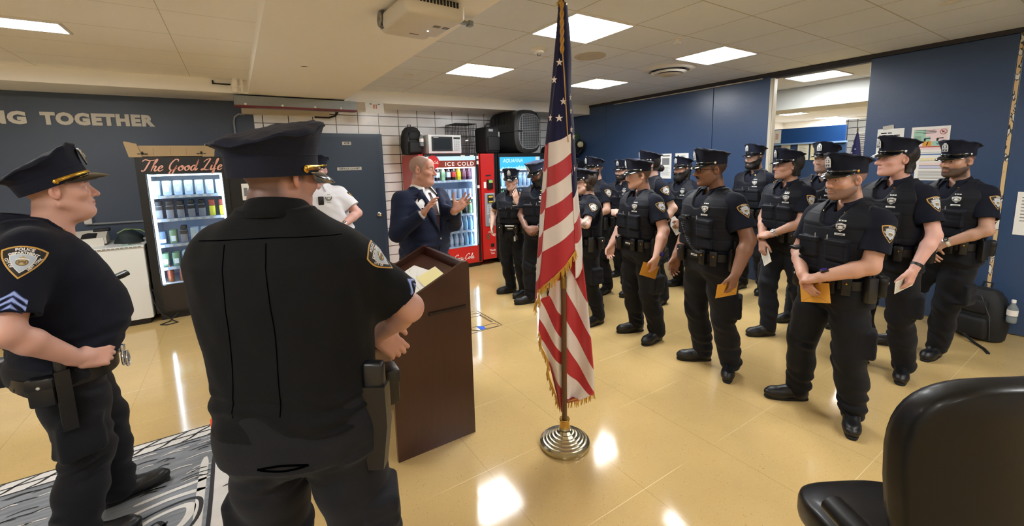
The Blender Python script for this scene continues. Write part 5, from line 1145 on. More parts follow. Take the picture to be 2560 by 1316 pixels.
RADIO_D=keep(MB().box((-.03,-.045,-.09),(.03,-.005,.06),0,.008).tube([(.015,-.02,.06),(.015,-.02,.13)],.006,8).lathe([(.008,.06),(.008,.075)],10,0,TR(-.012,-.022,0)).build('radio',[BP]))
CUFF_D=keep(MB().tube([(.030*math.cos(a*PI/10),-.02,.034*math.sin(a*PI/10)) for a in range(20)],.005,7,0,closed=True).tube([(.030*math.cos(a*PI/10)+.008,-.032,.034*math.sin(a*PI/10)-.012) for a in range(20)],.005,7,0,closed=True).box((-.012,-.03,.028),(.012,-.012,.06),0,.004).build('handcuffs',[SILV]))
CAMR_D=keep(MB().box((-.028,-.022,-.045),(.028,0,.045),0,.006).lathe([(.012,0),(.010,.004),(.003,.004)],16,1,TR(0,-.022,.02,PI/2)).box((-.014,-.024,-.03),(.014,-.02,-.012),1,.003).build('body_camera',[BP,mat('camera_lens_black','#050608',.1,coat=1)]))
PEN_D=keep(MB().tube([(0,0,0),(0,0,.028)],.0026,8,0).box((-.001,-.005,.006),(.001,-.002,.026),0).build('pen',[SILV]))
def watch_mesh(face,r,band,fm):
    m=MB(); m.lathe([(r,-.011),(r+.0035,-.009),(r+.0035,.009),(r,.011)],22,0,cap=False)
    if face=='square': m.box((-.018,-r-.014,-.02),(.018,-r+.002,.02),1,.004).box((-.013,-r-.0148,-.015),(.013,-r-.0136,.015),2)
    elif face=='round': m.lathe([(.021,0),(.021,.008),(.018,.010)],22,1,TR(0,-r,0,PI/2)).lathe([(.016,.0102),(.002,.0104)],18,2,TR(0,-r,0,PI/2)).lathe([(.009,.0106),(.001,.0107)],12,1,TR(0,-r,0,PI/2))
    return keep(m.build('wrist_watch',[band,BP if face=='square' else SILV,fm]))
BANDB=mat('black_watch_band','#101013',.5)
W_SQ=watch_mesh('square',.030,BANDB,mat('watch_screen','#1a1030',.15,emit=.25,emitc=srgb('#5a3bb0'))); W_RD=watch_mesh('round',.030,BANDB,mat('watch_dial','#1a1c20',.2)); W_ST=watch_mesh('round',.030,SILV,mat('watch_dial')); W_BD=watch_mesh('none',.031,BANDB,BANDB)
# ------------------------------------------------------------------ shoulder patch, projected on the sleeve cloth
PK=mat('patch_black','#17110f',.7); PGO=mat('patch_gold','#C79A45',.6); PWH=mat('patch_white','#E0DEDA',.6); PGR=mat('patch_grey_blue','#AEBBC9',.6); PBR=mat('patch_brown','#6B5836',.6); PTAN=mat('patch_tan','#B8A06A',.6)
def arc_text(t,size,r,cx,cy,a0,flip=False,bold=.0):
    V,Fc=text2d(t,size,bold=bold,space=1.05); out=[]
    for x,y in V:
        a=a0-x/r if not flip else a0+x/r; rr=r+y if not flip else r-y
        out.append((cx+rr*math.cos(a),cy+rr*math.sin(a)))
    return out,Fc
def line_text(t,size,cx,cy,ang,bold=0.):
    V,Fc=text2d(t,size,bold=bold,space=1.05); c,s=math.cos(ang),math.sin(ang); return [(cx+x*c-y*s,cy+x*s+y*c) for x,y in V],Fc
def patch_layers(full):
    L=[]
    # outline (unit height 1, width .95)
    O=[]
    for i in range(9): t=-1+2*i/8; O.append((t*.475,.5-.11*t*t-.0))
    for i in range(1,9): u=i/8; O.append((.475*(1-u**1.8),.39-.89*u))
    for i in range(7,0,-1): u=i/8; O.append((-.475*(1-u**1.8),.39-.89*u))
    def rings(P,k0,c,steps,mi,z): L.append((P,c,steps,mi,z))
    L.append(('poly',O,(0,.08),4,1,.0)); L.append(('poly',[(x*.9,(y-.05)*.9+.05) for x,y in O],(0,.08),4,0,.0007))
    I=[(x*.54,(y-.05)*.54-.005) for x,y in O]; L.append(('poly',[(x*1.07,(y-.0)*1.07-.003) for x,y in I],(0,.03),3,2,.0012)); L.append(('poly',I,(0,.03),3,3,.0016))
    E=[(.13*math.cos(a*PI/8),.0+.11*math.sin(a*PI/8)) for a in range(16)]; L.append(('poly',E,(0,.02),2,4,.002)); L.append(('poly',[(x*.78,(y-.02)*.7+.01) for x,y in E],(0,.01),2,5,.0024))
    for (x,y,w_,h_) in ((-.06,.0,.03,.09),(.06,.0,.03,.09),(0,.02,.05,.06)): L.append(('poly',[(x-w_,y-h_/2),(x+w_,y-h_/2),(x+w_*.6,y+h_/2),(x-w_*.6,y+h_/2)],(x,y),1,4,.0028))
    L.append(('poly',[(-.15,.07),(.15,.07),(.12,.10),(0,.125),(-.12,.10)],(0,.09),1,2,.003))
    L.append(('poly',[(-.09,.13),(-.03,.15),(0,.20),(.03,.15),(.09,.13),(.05,.12),(-.05,.12)],(0,.14),1,5,.003))
    if full:
        L.append(('txt',arc_text('POLICE',.115,.75,0,-.36,PI/2,bold=.005),2,.0013)); L.append(('txt',arc_text('DEPARTMENT',.095,.65,0,-.365,PI/2,bold=.005),2,.0013))
        L.append(('txt',line_text('CITY OF',.082,-.262,-.02,-1.07,.004),2,.0013)); L.append(('txt',line_text('NEW YORK',.082,.255,-.03,1.07,.004),2,.0013))
    return L
PL_FULL=patch_layers(True)
def project_patch(name,layers,mats,parent,gs,o,ux,uy,nin,size,off=.0012):
    # o: centre outside the cloth; ux,uy: in-plane axes; nin: direction into the cloth
    o=np.asarray(o,float);ux=nrm(ux);uy=nrm(uy);nin=nrm(nin); m=MB(); allP=[];recs=[]
    for L in layers:
        if L[0]=='poly':
            _,P,c,st_,mi,z=L; n=len(P); V=[c]
            for k in range(1,st_+1):
                q=k/st_; V+=[(c[0]+(x-c[0])*q,c[1]+(y-c[1])*q) for x,y in P]
            Fc=[(0,1+i,1+(i+1)%n) for i in range(n)]+[(1+(k-1)*n+i,1+k*n+i,1+k*n+(i+1)%n,1+(k-1)*n+(i+1)%n) for k in range(1,st_) for i in range(n)]
        else: _,(V,Fc),mi,z=L
        recs.append((len(allP),len(V),Fc,mi,z)); allP+=[(x,y) for x,y in V]
    A=np.array(allP)*size; O=o+A[:,:1]*ux+A[:,1:2]*uy; H=march(gs,O,nin)
    for b,n,Fc,mi,z in recs:
        m.add([tuple(p) for p in H[b:b+n]-nin*(off+z*1.0)],Fc,mi)
    return m.build(name,mats,parent,True,None)
def chevrons(w_=.085):
    L=[]
    BL,LV=0,1
    for k in range(3):
        y=-.05-.3*k
        def V_(y0,t): return [(-.5,y0-.42),(0,y0),(.5,y0-.42),(.5,y0-.42-t),(0,y0-t),(-.5,y0-.42-t)]
        for t,mi,z,dy in ((.26,1,.0,.03),(.17,0,.0006,-.015)):
            P=V_(y+dy,t)
            L.append(('poly',[P[0],P[1],P[4],P[5]],((P[0][0]+P[4][0])/2,(P[0][1]+P[4][1])/2),2,mi,z)); L.append(('poly',[P[1],P[2],P[3],P[4]],((P[1][0]+P[3][0])/2,(P[1][1]+P[3][1])/2),2,mi,z))
    return L
CHEV=chevrons()
# ------------------------------------------------------------------ one person
LIPF=(.62,.36,.33)
def mw(o,x,y=None):
    return Matrix(((x[0],y[0],np.cross(x,y)[0],o[0]),(x[1],y[1],np.cross(x,y)[1],o[1]),(x[2],y[2],np.cross(x,y)[2],o[2]),(0,0,0,1)))
def basis(o,X,Y,Z): return Matrix(((X[0],Y[0],Z[0],o[0]),(X[1],Y[1],Z[1],o[1]),(X[2],Y[2],Z[2],o[2]),(0,0,0,1)))
def person(sp):
    g_=sp.get; x0,y0=sp['pos']; yaw=math.radians(sp['yaw']); rz=yaw+PI/2
    root=empty('person',(x0,y0,0),rz,sp['label'],'person')
    c_,s_=math.cos(-rz),math.sin(-rz)
    def w2l(x,y,z=0): dx,dy=x-x0,y-y0; return np.array((dx*c_-dy*s_,dx*s_+dy*c_,z))
    ht=sp['ht']; s=ht/1.76; G=g_('g',1.); be=g_('belly',0.); shw=g_('sh',1.)*(.5+.5*G)
    hb=g_('hb',.0055); hc=g_('hc',.0075)
    kind=g_('kind','officer')
    lx,ly=g_('lean',(0,0)); ptx,pty=g_('pelvis',(0,0))
    Pv=np.array((ptx,pty,.93*s)); nz=g_('nbz',0.); NB=np.array((lx,ly,1.455*s+nz)); sr=g_('roll',0.)   # shoulder roll: left up
    sd=g_('sdrop',0.); SH={'L':NB+np.array((.178*s*shw,0,-.060*s+sr-sd)),'R':NB+np.array((-.178*s*shw,0,-.060*s-sr-sd))}
    tw=g_('twist',0.); ct,st_=math.cos(tw),math.sin(tw)
    for k in SH: d=SH[k]-NB; SH[k]=NB+np.array((d[0]*ct-d[1]*st_,d[0]*st_+d[1]*ct,d[2]))
    HIP={'L':Pv+np.array((.088*s*G,0,-.03)),'R':Pv+np.array((-.088*s*G,0,-.03))}
    AN={};KN={};FD={}
    for k in 'LR':
        fx,fy,fa=sp['feet'][k]; q=w2l(fx,fy,.085); AN[k]=q; a=math.radians(fa)-yaw; FD[k]=np.array((math.sin(a),-math.cos(a),0))
        L_=np.linalg.norm(HIP[k]-q)*g_('knee',1.006); KN[k]=ik(HIP[k],q,.505*L_,.495*L_,FD[k]+np.array((0,-1,0)))
    EL={};WR={};HF={}
    for k in 'LR':
        a=sp['arms'].get(k)
        sg=1 if k=='L' else -1
        if a is None: a=dict(w=SH[k]+np.array((sg*.07,-.06,-.50*s)),e=(sg*.4,1,0),f=(0,-.25,-1),n=(-sg,-.3,0),curl=(.45,.5,.55,.6))
        w=np.array(a['w'],float); ua=.285*s*g_('ual',1.);fa_=.255*s*g_('fal',1.)
        D=w-SH[k]; L=np.linalg.norm(D)
        if L>(ua+fa_)*.995: w=SH[k]+D*((ua+fa_)*.995/L)
        EL[k]=ik(SH[k],w,ua,fa_,a.get('e',(sg*.5,1,-.3))); WR[k]=w
        HF[k]=(w+nrm(a['f'])*.012,hand_frame(a['f'],a['n'],k=='L'),dict(curl=a.get('curl',(.45,.5,.55,.6)),spread=a.get('spread',.05),thumb=a.get('thumb',(.75,.62,-.25)),s=a.get('s',s*1.0),tb=a.get('tb',1.)))
    # head frame
    hy,hp_,hr=[math.radians(v) for v in g_('head',(0,0,0))]; hk=g_('hscale',1.)*(.5+.5*s)
    Hc=NB+np.array((g_('hx',0.),-.035*s+g_('hy',0.),.174*s+g_('hz',0.))); RH=(Matrix.Rotation(hy,3,'Z')@Matrix.Rotation(hp_,3,'X')@Matrix.Rotation(hr,3,'Y')); RHn=np.array(RH)*1.0
    HM=Matrix.Translation(Hc)@RH.to_4x4()@Matrix.Scale(hk,4)
    hs=g_('hs',{})
    lo=np.min([Hc-.2,SH['R']-.1,SH['L']-.1,EL['L']-.1,EL['R']-.1,WR['L']-.24,WR['R']-.24,AN['L']-.1,AN['R']-.1],axis=0); hi=np.max([Hc+.2,SH['R']+.1,SH['L']+.1,EL['L']+.1,EL['R']+.1,WR['L']+.24,WR['R']+.24,AN['L']+.1,AN['R']+.1],axis=0)
    long_=kind=='suit'
    # ---------------- body
    g=Grid(lo,hi,hb); am=g_('arm',1.)*(.55+.45*G)
    zt=np.array((.86,.95,1.05,1.15,1.27,1.36,1.415,1.455,1.48))*s; zt=zt+nz*np.clip((zt-1.0*s)/(.455*s),0,1)
    cx=np.interp(zt,[Pv[2],NB[2]],[Pv[0],NB[0]]); cy0=np.interp(zt,[Pv[2],NB[2]],[Pv[1],NB[1]])
    RX=np.array((.166,.168,.160,.163,.176,.176,.140,.085,.06))*G*s; RY=np.array((.120,.122,.118,.120,.126,.118,.095,.068,.05))*(.45+.55*G)*s
    bel=be*np.array((.05,.45,1.,.95,.5,.2,.1,0,0)); RY=RY+bel*.5; CY=cy0-bel*.5
    fem=g_('bust',0.)
    if fem: RY=RY+fem*np.array((0,0,0,.2,1,.6,0,0,0))*.5; CY=CY-fem*np.array((0,0,0,.2,1,.6,0,0,0))*.5; 
    e_=2.35
    stk=lambda P,o=0.,zs=zt,oy=None: stack(P,zs,RX+o,RY+(o if oy is None else oy),cx,CY,e_)
    tb=(np.array((cx.min()-.24*G,(CY-RY).min()-.05,.8*s)),np.array((cx.max()+.24*G,(CY+RY).max()+.05,1.53*s)))
    g.fn(lambda P:stk(P,-.035),*tb)
    for k in 'LR':
        sg=1 if k=='L' else -1
        g.rc(NB+np.array((sg*.03,0,0)),SH[k],.04,.042,k=.03)
        g.rc(SH[k],EL[k],.046*am,.040*am,k=.02)
        m_=EL[k]+(WR[k]-EL[k])*.32
        g.rc(EL[k],m_,.040*am,.041*am,k=.02); g.rc(m_,WR[k],.041*am,.0275*am,k=.015)
        g.rc(HIP[k],KN[k],.065,.05,k=.03); g.rc(KN[k],AN[k],.05,.038,k=.02)
        o,R,hp2=HF[k]; rr=.22*hp2['s']; g.fn(lambda P:hand_field(local_of(P,o,R),hp2),o-rr,o+rr,.012,'u',m=0)
    Rh=RHn*1.0
    def hf(P):
        L=local_of(P,Hc,Rh); L=tuple(v*f32(1/hk) for v in L); return head_field(L,hs)*f32(hk)
    g.fn(hf,Hc-.26,Hc+.2,.015,m=0)
    skin=np.array(srgb(g_('skin','#C79C84'))); skin=skin*(1-.16)+.16*skin.mean()*np.array((1.05,1.0,1.0)); hairc=np.array(srgb(g_('hairc','#1d1613'))); lipc=skin*np.array(g_('lip',(.82,.58,.55)))
    def colf(V):
        L=((V-Hc)@Rh)/hk; C=np.tile(skin,(len(V),1)); near=(L[:,2]>-.17)&(np.abs(L[:,0])<.11)&(np.abs(L[:,1])<.16); C[near]=head_col(L[near],hs,skin,hairc,lipc)
        for k in 'LR':   # warmer knuckles and palms
            d=np.linalg.norm(V-HF[k][0]-HF[k][1][:,0]*.09,axis=1); m=np.clip(1-d/.09,0,1)[:,None]*.35; C=C*(1-m)+skin*np.array((1.03,.88,.84))*m
        if sp.get('tattoo'):
            k=sp['tattoo']; a,b=EL[k],WR[k]; t=((V-a)@(b-a))/((b-a)@(b-a)); near=(t>-.1)&(t<.98)&(np.linalg.norm(V-a-(b-a)*np.clip(t,0,1)[:,None],axis=1)<.08)
            n=noise3((V[:,0],V[:,1],V[:,2]),150,3,6); m=(near*np.clip((n+.12)*6,0,1)*.62)[:,None]; C=C*(1-m)+np.array(srgb('#4b4f55'))*m
        return C
    sdf_obj(g,'body',SKINM,root,colf)
    ed=EYEB_D if g_('blue_eyes') else EYE_D
    for sg in (-1,1): inst('eye',ed,root,HM@Matrix.Translation((sg*.0315*hs.get('w',1.),-.0775,.0042))@Matrix.Rotation(math.radians(g_('gaze',0)),4,'Z'))
    # ---------------- trousers
    tm=g_('trm',TROU); gt=Grid(np.minimum(lo,tb[0])-.06,np.array((max(hi[0],tb[1][0])+.06,max(hi[1],tb[1][1])+.06,1.12*s)),hc)
    gt.fn(lambda P:stk(P,.006),tb[0],np.array((tb[1][0],tb[1][1],1.03*s))); gt.fn(lambda P:P[2]-f32((g_('trz',1.02) if kind!='suit' else 1.0)*s),(-2,-2,0),(2,2,3),0,'i')
    gt.el(Pv+np.array((0,.012,-.035)),(.168*G*s,(.122+be*.2)*(.45+.55*G)*s,.12),k=.04)
    lg=g_('leg',1.)*(.5+.5*G)
    for k in 'LR':
        a=HIP[k];b=KN[k];c=AN[k]+np.array((0,0,.005)); m1=a+(b-a)*.45; c2=b+(c-b)*.45
        gt.rc(a,m1,.098*lg,.094*lg,k=.05); gt.rc(m1,b,.094*lg,.077*lg,k=.03); gt.rc(b,c2+np.array((0,.012,0)),.077*lg,.077*lg,k=.03); gt.rc(c2+np.array((0,.012,0)),c+np.array((0,.01,0)),.077*lg,.068*lg,k=.03)
        if kind=='officer' and g_('cargo',1):
            sd=np.cross(FD[k],(0,0,1))*(1 if k=='R' else -1); sd=nrm(-sd if (sd[0]>0)!=(k=='L') else sd)
            gt.fn(lambda P:bx(P,a+(b-a)*.72+sd*.075*lg,(.05,.075,.085),.02,np.stack([sd,FD[k],(0,0,1)],0)),a+(b-a)*.72-.2,a+(b-a)*.72+.2,.02)
    def wr(P):
        kz=np.exp(-((P[2]-f32(.50*s))/f32(.10))**2)+1.3*np.exp(-((P[2]-f32(.16))/f32(.09))**2)+.6*np.exp(-((P[2]-f32(.80*s))/f32(.08))**2)
        n1=noise3(P,19,sp['seed'],4); return kz*f32(.0095)*np.sin(P[2]*72+P[0]*35+4.5*n1)*np.clip(.35+1.3*noise3(P,24,sp['seed']+2,3),0,1)+f32(.006)*noise3(P,30,sp['seed']+1,4)
    gt.all(wr); gt.fn(lambda P:f32(.03)-P[2],(-2,-2,-1),(2,2,3),0,'i'); sdf_obj(gt,'trousers',tm,root)
    for k in 'LR':
        Z=np.array((0,0,1.)); Y=-FD[k]; X=np.cross(Y,Z); Mx=basis(AN[k]*np.array((1,1,0)),X,Y,Z)
        b=inst('boot' if kind!='suit' else 'shoe',BOOT_D,root,Mx); inst('sole',SOLE_D,b,Matrix()); 
        if kind=='officer': inst('laces',LACE_D,b,Matrix())
    # ---------------- shirt
    shm=g_('shm',NAVY); gs=Grid(np.minimum(lo,tb[0])-.05,np.array((max(hi[0],tb[1][0])+.06,max(hi[1],tb[1][1])+.06,1.56*s)),hc)
    gs.lo[2]=.70*s if long_ else .80*s; gs=Grid(gs.lo,(gs.ax[0][-1],gs.ax[1][-1],1.58*s),hc)
    zb=(.76 if long_ else g_('shz',.955))*s
    if long_:
        z2=np.concatenate([[.74*s],zt]); f=lambda a,v: np.concatenate([[v],a])
        gs.fn(lambda P:stack(P,z2,f(RX,RX[0]+.02)+.022,f(RY,RY[0]+.02)+.024,f(cx,cx[0]),f(CY,CY[0]),e_),np.array((tb[0][0]-.05,tb[0][1]-.05,.74*s)),tb[1]+.05)
    else: gs.fn(lambda P:stk(P,.014),tb[0]-.02,tb[1]+.02)
    for k in 'LR':
        sg=1 if k=='L' else -1
        gs.rc(NB+np.array((sg*.035*s,.008,.0)),SH[k]+np.array((-sg*.01,0,-.006)),.036*s,.052*s,k=.07)
        fr=.98 if long_ else g_('sleeve',.70); a=SH[k];b=EL[k]
        if long_:
            gs.rc(a,b,.070*am,.060*am,k=.06); w=WR[k]+(b-WR[k])*.06; gs.rc(b,w,.060*am,.046*am,k=.03)
            t=nrm(w-b); gs.fn(lambda P:((P[0]-f32(w[0]))*f32(t[0])+(P[1]-f32(w[1]))*f32(t[1])+(P[2]-f32(w[2]))*f32(t[2])),w-.07,w+.10,0,'i') ; gs.rc(w-t*.03,w+t*.05,.036,.036,op='s')
        else:
            e2=a+(b-a)*fr; t=nrm(b-a); flr=g_('flare',1.); gs.rc(a+np.array((-sg*.008,0,-.008)),e2,.063*am*s,.069*am*s*flr,k=.05)
            # cut the hem square and hollow it
            def hem(P,e2=e2,t=t,R=.10*am*s*flr):
                x,y,z=P[0]-f32(e2[0]),P[1]-f32(e2[1]),P[2]-f32(e2[2]); q=x*f32(t[0])+y*f32(t[1])+z*f32(t[2]); rr=np.sqrt(np.maximum(x*x+y*y+z*z-q*q,0)); return np.maximum(np.maximum(-q,rr-f32(R)),q-f32(.10))
            gs.fn(hem,e2-.16,e2+.16,0,'s')
            gs.rc(e2-t*.022,e2+t*.06,.054*am*s*flr,.056*am*s*flr,op='s')
    def wr2(P):
        kz=np.exp(-((P[2]-f32(1.0*s))/f32(.06))**2); q=f32(.0035)*noise3(P,30,sp['seed']+5,4)+f32(.0022)*noise3(P,70,sp['seed']+6,3)
        return q+kz*f32(.005)*np.sin(P[2]*90+4*noise3(P,22,sp['seed']+7,3))
    gs.all(wr2)
    gs.fn(lambda P:f32(zb)-P[2],(-2,-2,0),(2,2,3),0,'i')
    gs.rc(Hc+RHn@np.array((0,.045,-.10)),NB+np.array((0,.0,.0)),.058,.062,op='s')
    gs.rc(NB+np.array((0,-.05*s,.05)),NB+np.array((0,-.105*s,-.075*s)),.034,.004,k=.01,op='s')   # open collar V
    if long_:   # jacket front opening
        V0=1.10*s
        gs.fn(lambda P:np.maximum(np.maximum(np.abs(P[0]-f32(lx))-np.maximum(P[2]-f32(V0),0)*f32(.21),P[1]-f32(ly)+f32(.02)),f32(V0)-P[2]),(-.3,-.4,1.0*s),(.3,.1,1.58*s),.006,'s')
        gs.fn(lambda P:np.maximum(np.maximum(np.abs(P[0]-f32(lx))-np.maximum(f32(.93*s)-P[2],0)*f32(.35)-f32(.002),P[1]+f32(.0)),P[2]-f32(1.0*s)),(-.3,-.4,.7*s),(.3,.1,1.0*s),.004,'s')
    shirt=sdf_obj(gs,'jacket' if long_ else 'shirt',shm,root)
    grids=[gs]
    def front(x,z,gg=None,dr=(0,1,0),o=-.6):
        H=march(gg or grids,np.array([(x,o,z),(x+.01,o,z),(x,o,z+.01)]),np.array(dr,float)); n=nrm(np.cross(H[1]-H[0],H[2]-H[0])); X=nrm(H[1]-H[0]); return H[0],X,np.cross(n,X)*1,n
    def stick(name,data,x,z,off=.001,par=None,rot=0.):
        p,X,Y,n=front(x,z); R=basis(p+n*off,X,np.cross(n,X),n)@Matrix.Rotation(rot,4,'Z'); return inst(name,data,par or root,R)
    # collar
    def collar(mt,op=.33,hgt=.034,fall=.050):
        m=MB(); n=30; V=[]
        tilt=.30
        for i in range(n+1):
            u=i/n; a=(-PI+op)+(2*PI-2*op)*u; a-=0    # a=0 at back
            ax,ay=math.sin(a),math.cos(a); fr=max(0,-ay)
            up=.016+.016*max(0,ay); base=NB+np.array((ax*.070*s,ay*.066*s+.002*s,up-.020-.034*fr)); top=NB+np.array((ax*.064*s,ay*.062*s-.006*s,up+hgt-.026*fr)); 
            spread=1+.75*fr*0; out=NB+np.array((ax*.077*s+math.copysign(.022*max(0,fr-.55)*2,ax),ay*.074*s-.004*s-.012*fr,up+hgt-.004-.024*fr)); low=NB+np.array((ax*(.098+.012*fr)*s+math.copysign(.050*max(0,fr-.6)*2,ax),ay*(.096+.030*fr)*s-.004*s,up+hgt-fall-.034*fr-.010*max(0,fr-.7)*3))
            V+=[base,top,(top+out)/2+np.array((0,0,.004)),out,low]
        m.add([tuple(v) for v in V],[(i*5+j,i*5+j+1,(i+1)*5+j+1,(i+1)*5+j) for i in range(n) for j in range(4)])
        o=m.build('collar',[mt],root); md=o.modifiers.new('t','SOLIDIFY'); md.thickness=.0035; md.offset=0; return V
    if long_:
        gv=Grid(tb[0]-.02,tb[1]+np.array((.02,.02,.03)),hc); gv.fn(lambda P:stk(P,.006),tb[0],tb[1]); gv.rc(Hc+RHn@np.array((0,.045,-.10)),NB,.056,.060,op='s'); gv.fn(lambda P:f32(1.0*s)-P[2],(-2,-2,0),(2,2,3),0,'i'); sdf_obj(gv,'dress_shirt',WSH,root); grids=[gv]
        collar(WSH,.25,.04,.045)
        # tie
        m=MB(); V=[]
        for i in range(15):
            z=NB[2]-.012-(NB[2]-1.02*s)*i/14; p,_,_,n=front(lx,z); wv=(.017 if i==0 else .013 if i==1 else .016+.026*i/14); V+=[tuple(p+np.array((-wv,-.003,0))),tuple(p+np.array((0,-.010 if i>0 else -.018,0))),tuple(p+np.array((wv,-.003,0)))]
        m.add(V,[(i*3+j,i*3+j+1,i*3+j+4,i*3+j+3) for i in range(14) for j in range(2)]); m.build('tie',[TIE],root)
        m=MB(); p,_,_,n=front(lx,1.26*s); m.box((-.035,-.014,-.003),(.03,-.010,.003),0,T=Matrix.Translation(p)@rotm(0,.25,0)); m.build('tie_bar',[SILV],root)
        grids=[gs]
        # lapels
        for sg in (-1,1):
            m=MB(); V=[]
            for i in range(15):
                t=i/14; z=1.10*s+(.375*s)*t; xi=lx+sg*(z-1.10*s)*.20; wv=.004+.095*min(t/.62,1)*(1 if t<.62 else 1-.5*(t-.62)/.38)
                if .62<t<.66: wv*=.72
                for q in (0,.5,1.): p,_,_,n=front(xi+sg*(wv*q+.004),z); V.append(tuple(p+np.array((0,-1,0))*(.011 if q else .007)))
            m.add(V,[(i*3+j,i*3+j+1,i*3+j+4,i*3+j+3) for i in range(14) for j in range(2)]); o=m.build('lapel',[shm],root); o.modifiers.new('t','SOLIDIFY').thickness=.003
        for k in 'LR':
            b=EL[k];w=WR[k]; t=nrm(w-b); MB().lathe([(.034,-.03),(.035,.0),(.034,.008),(.030,.009)],20,0,(Matrix.Translation(w-t*.010)@Vector(t).to_track_quat('Z','Y').to_matrix().to_4x4())).build('shirt_cuff',[WSH],root)
        for z in (1.06,): stick('jacket_button',BUT_D,lx+.005,z*s,.001)
        m=MB(); p,X,Y,n=front(lx+.10*s,1.27*s); R=basis(p+n*.002,X,np.cross(n,X),n); m.add([(-.045,-.004,0),(.045,.004,0),(.045,.016,0),(-.045,.008,0)],[(0,1,2,3)],0,R); m.build('breast_pocket',[shm],root)
    else: collar(shm)
    if kind!='suit':
        if g_('pins',1):
            for sg in (-1,1):
                inst('collar_pin',PIN_D,root,Matrix.Translation(NB+np.array((sg*.068*s,-.112*s,-.022)))@Matrix.Rotation(sg*.45,4,'Z')@Matrix.Rotation(PI/2-.5,4,'X')) if kind=='officer' else None
    # ---------------- vest
    if g_('vest',kind=='officer'):
        gv=Grid(np.array((tb[0][0]-.06,tb[0][1]-.08,1.0*s)),np.array((tb[1][0]+.06,tb[1][1]+.08,1.53*s)),hc*.9)
        gv.fn(lambda P:stk(P,.030,oy=.036),tb[0]-.06,tb[1]+.06)
        for k in 'LR':
            sg=1 if k=='L' else -1; gv.rc(NB+np.array((sg*.035*s,.008,.0)),SH[k]+np.array((-sg*.01,0,-.006)),.036*s+.014,.052*s+.014,k=.07)
        gv.fn(lambda P:f32(1.035*s)-P[2],(-2,-2,0),(2,2,3),.02,'i')
        for k in 'LR':
            sg=1 if k=='L' else -1; c=SH[k]; gv.rc(c+np.array((sg*.032*s,0,-.15*s)),c+np.array((sg*.022*s,0,.12)),.088*s,.070*s,k=.012,op='s')
        gv.rc(NB+np.array((0,.015*s,.12)),NB+np.array((0,.0,.015)),.100*s,.096*s,k=.01,op='s')
        gv.rc(NB+np.array((0,-.10*s,.04)),NB+np.array((0,-.16*s,-.055*s)),.088*s,.056*s,k=.012,op='s')
        # pockets
        fy=lambda x,z: march([gv],np.array([(x,-.6,z)]),np.array((0,1.,0)))[0][1]
        px_=.078*s*G
        for sg in (-1,1):
            y=fy(lx*.6+sg*px_,1.20*s); gv.bx((np.interp(1.2*s,zt,cx)+sg*px_,y+.002,1.195*s),(.062*s*G**.5,.022,.062*s),.014,k=.008)
            gv.bx((np.interp(1.2*s,zt,cx)+sg*px_,y-.004,1.25*s),(.065*s*G**.5,.020,.016*s),.008,k=.004)
            y=fy(lx*.6+sg*px_,1.10*s); gv.bx((np.interp(1.1*s,zt,cx)+sg*px_,y+.006,1.09*s),(.065*s*G**.5,.018,.038*s),.012,k=.008)
        gv.all(lambda P:f32(.0022)*noise3(P,45,sp['seed']+9,4)+f32(.0022)*np.exp(-((np.mod(P[2],f32(.082))-f32(.04))/f32(.0035))**2)+0*P[0])
        sdf_obj(gv,'vest',VESTM,root); grids.append(gv)
        for sg in ((-1,1) if g_('pens',1) else ()): 
            p,X,Y,n=front(lx*.8+sg*.040*s,1.262*s); inst('pen',PEN_D,root,Matrix.Translation(p+n*.004))
    # ---------------- belt and kit
    zb_=g_('beltz',.985)*s if kind=='officer' else 1.0*s
    bcx,bcy,brx,bry=[float(np.interp(zb_,zt,a)) for a in (cx,CY,RX,RY)]
    def belt_pt(th,o=0.): 
        lp=(brx+.022+o,bry+.022+o); e=2/e_; x=lp[0]*math.copysign(abs(math.sin(th))**e,math.sin(th)); y=-lp[1]*math.copysign(abs(math.cos(th))**e,math.cos(th)); return np.array((bcx+x,bcy+y,zb_))
    if kind=='officer':
        m=MB(); n=48; V=[]
        for dz,o in ((-.028,-.006),(-.028,.004),(.028,.004),(.028,-.006)):
            o+=g_('belto',0.)
            for i in range(n): p=belt_pt(2*PI*i/n,o); V.append((p[0],p[1],p[2]+dz))
        m.add(V,[(j*n+i,j*n+(i+1)%n,(j+1)*n+(i+1)%n,(j+1)*n+i) for j in range(3) for i in range(n)]); bt=m.build('duty_belt',[LEAB],root,sharp=50)
        inst('belt_buckle',NAMEP_D,bt,basis(belt_pt(0,.006),(1,0,0),(0,0,1),(0,-1,0))@Matrix.Scale(1.2,4))
        for nm,D_,deg in g_('kit',(('pouch',POUCH_D,20),('pouch',POUCH_D,42),('radio',RADIO_D,80),('handcuff_case',POUCHB_D,115),('pouch',POUCHB_D,-35),('holster',HOLS_D,-88),('pouch',POUCHB_D,-150))):
            th=math.radians(deg); p=belt_pt(th,.003); q=belt_pt(th+.03,.003); X=nrm(q-p); Z=np.array((0,0,1.)); Y=np.cross(Z,X); inst(nm,D_,bt,basis(p,X,Y,Z))
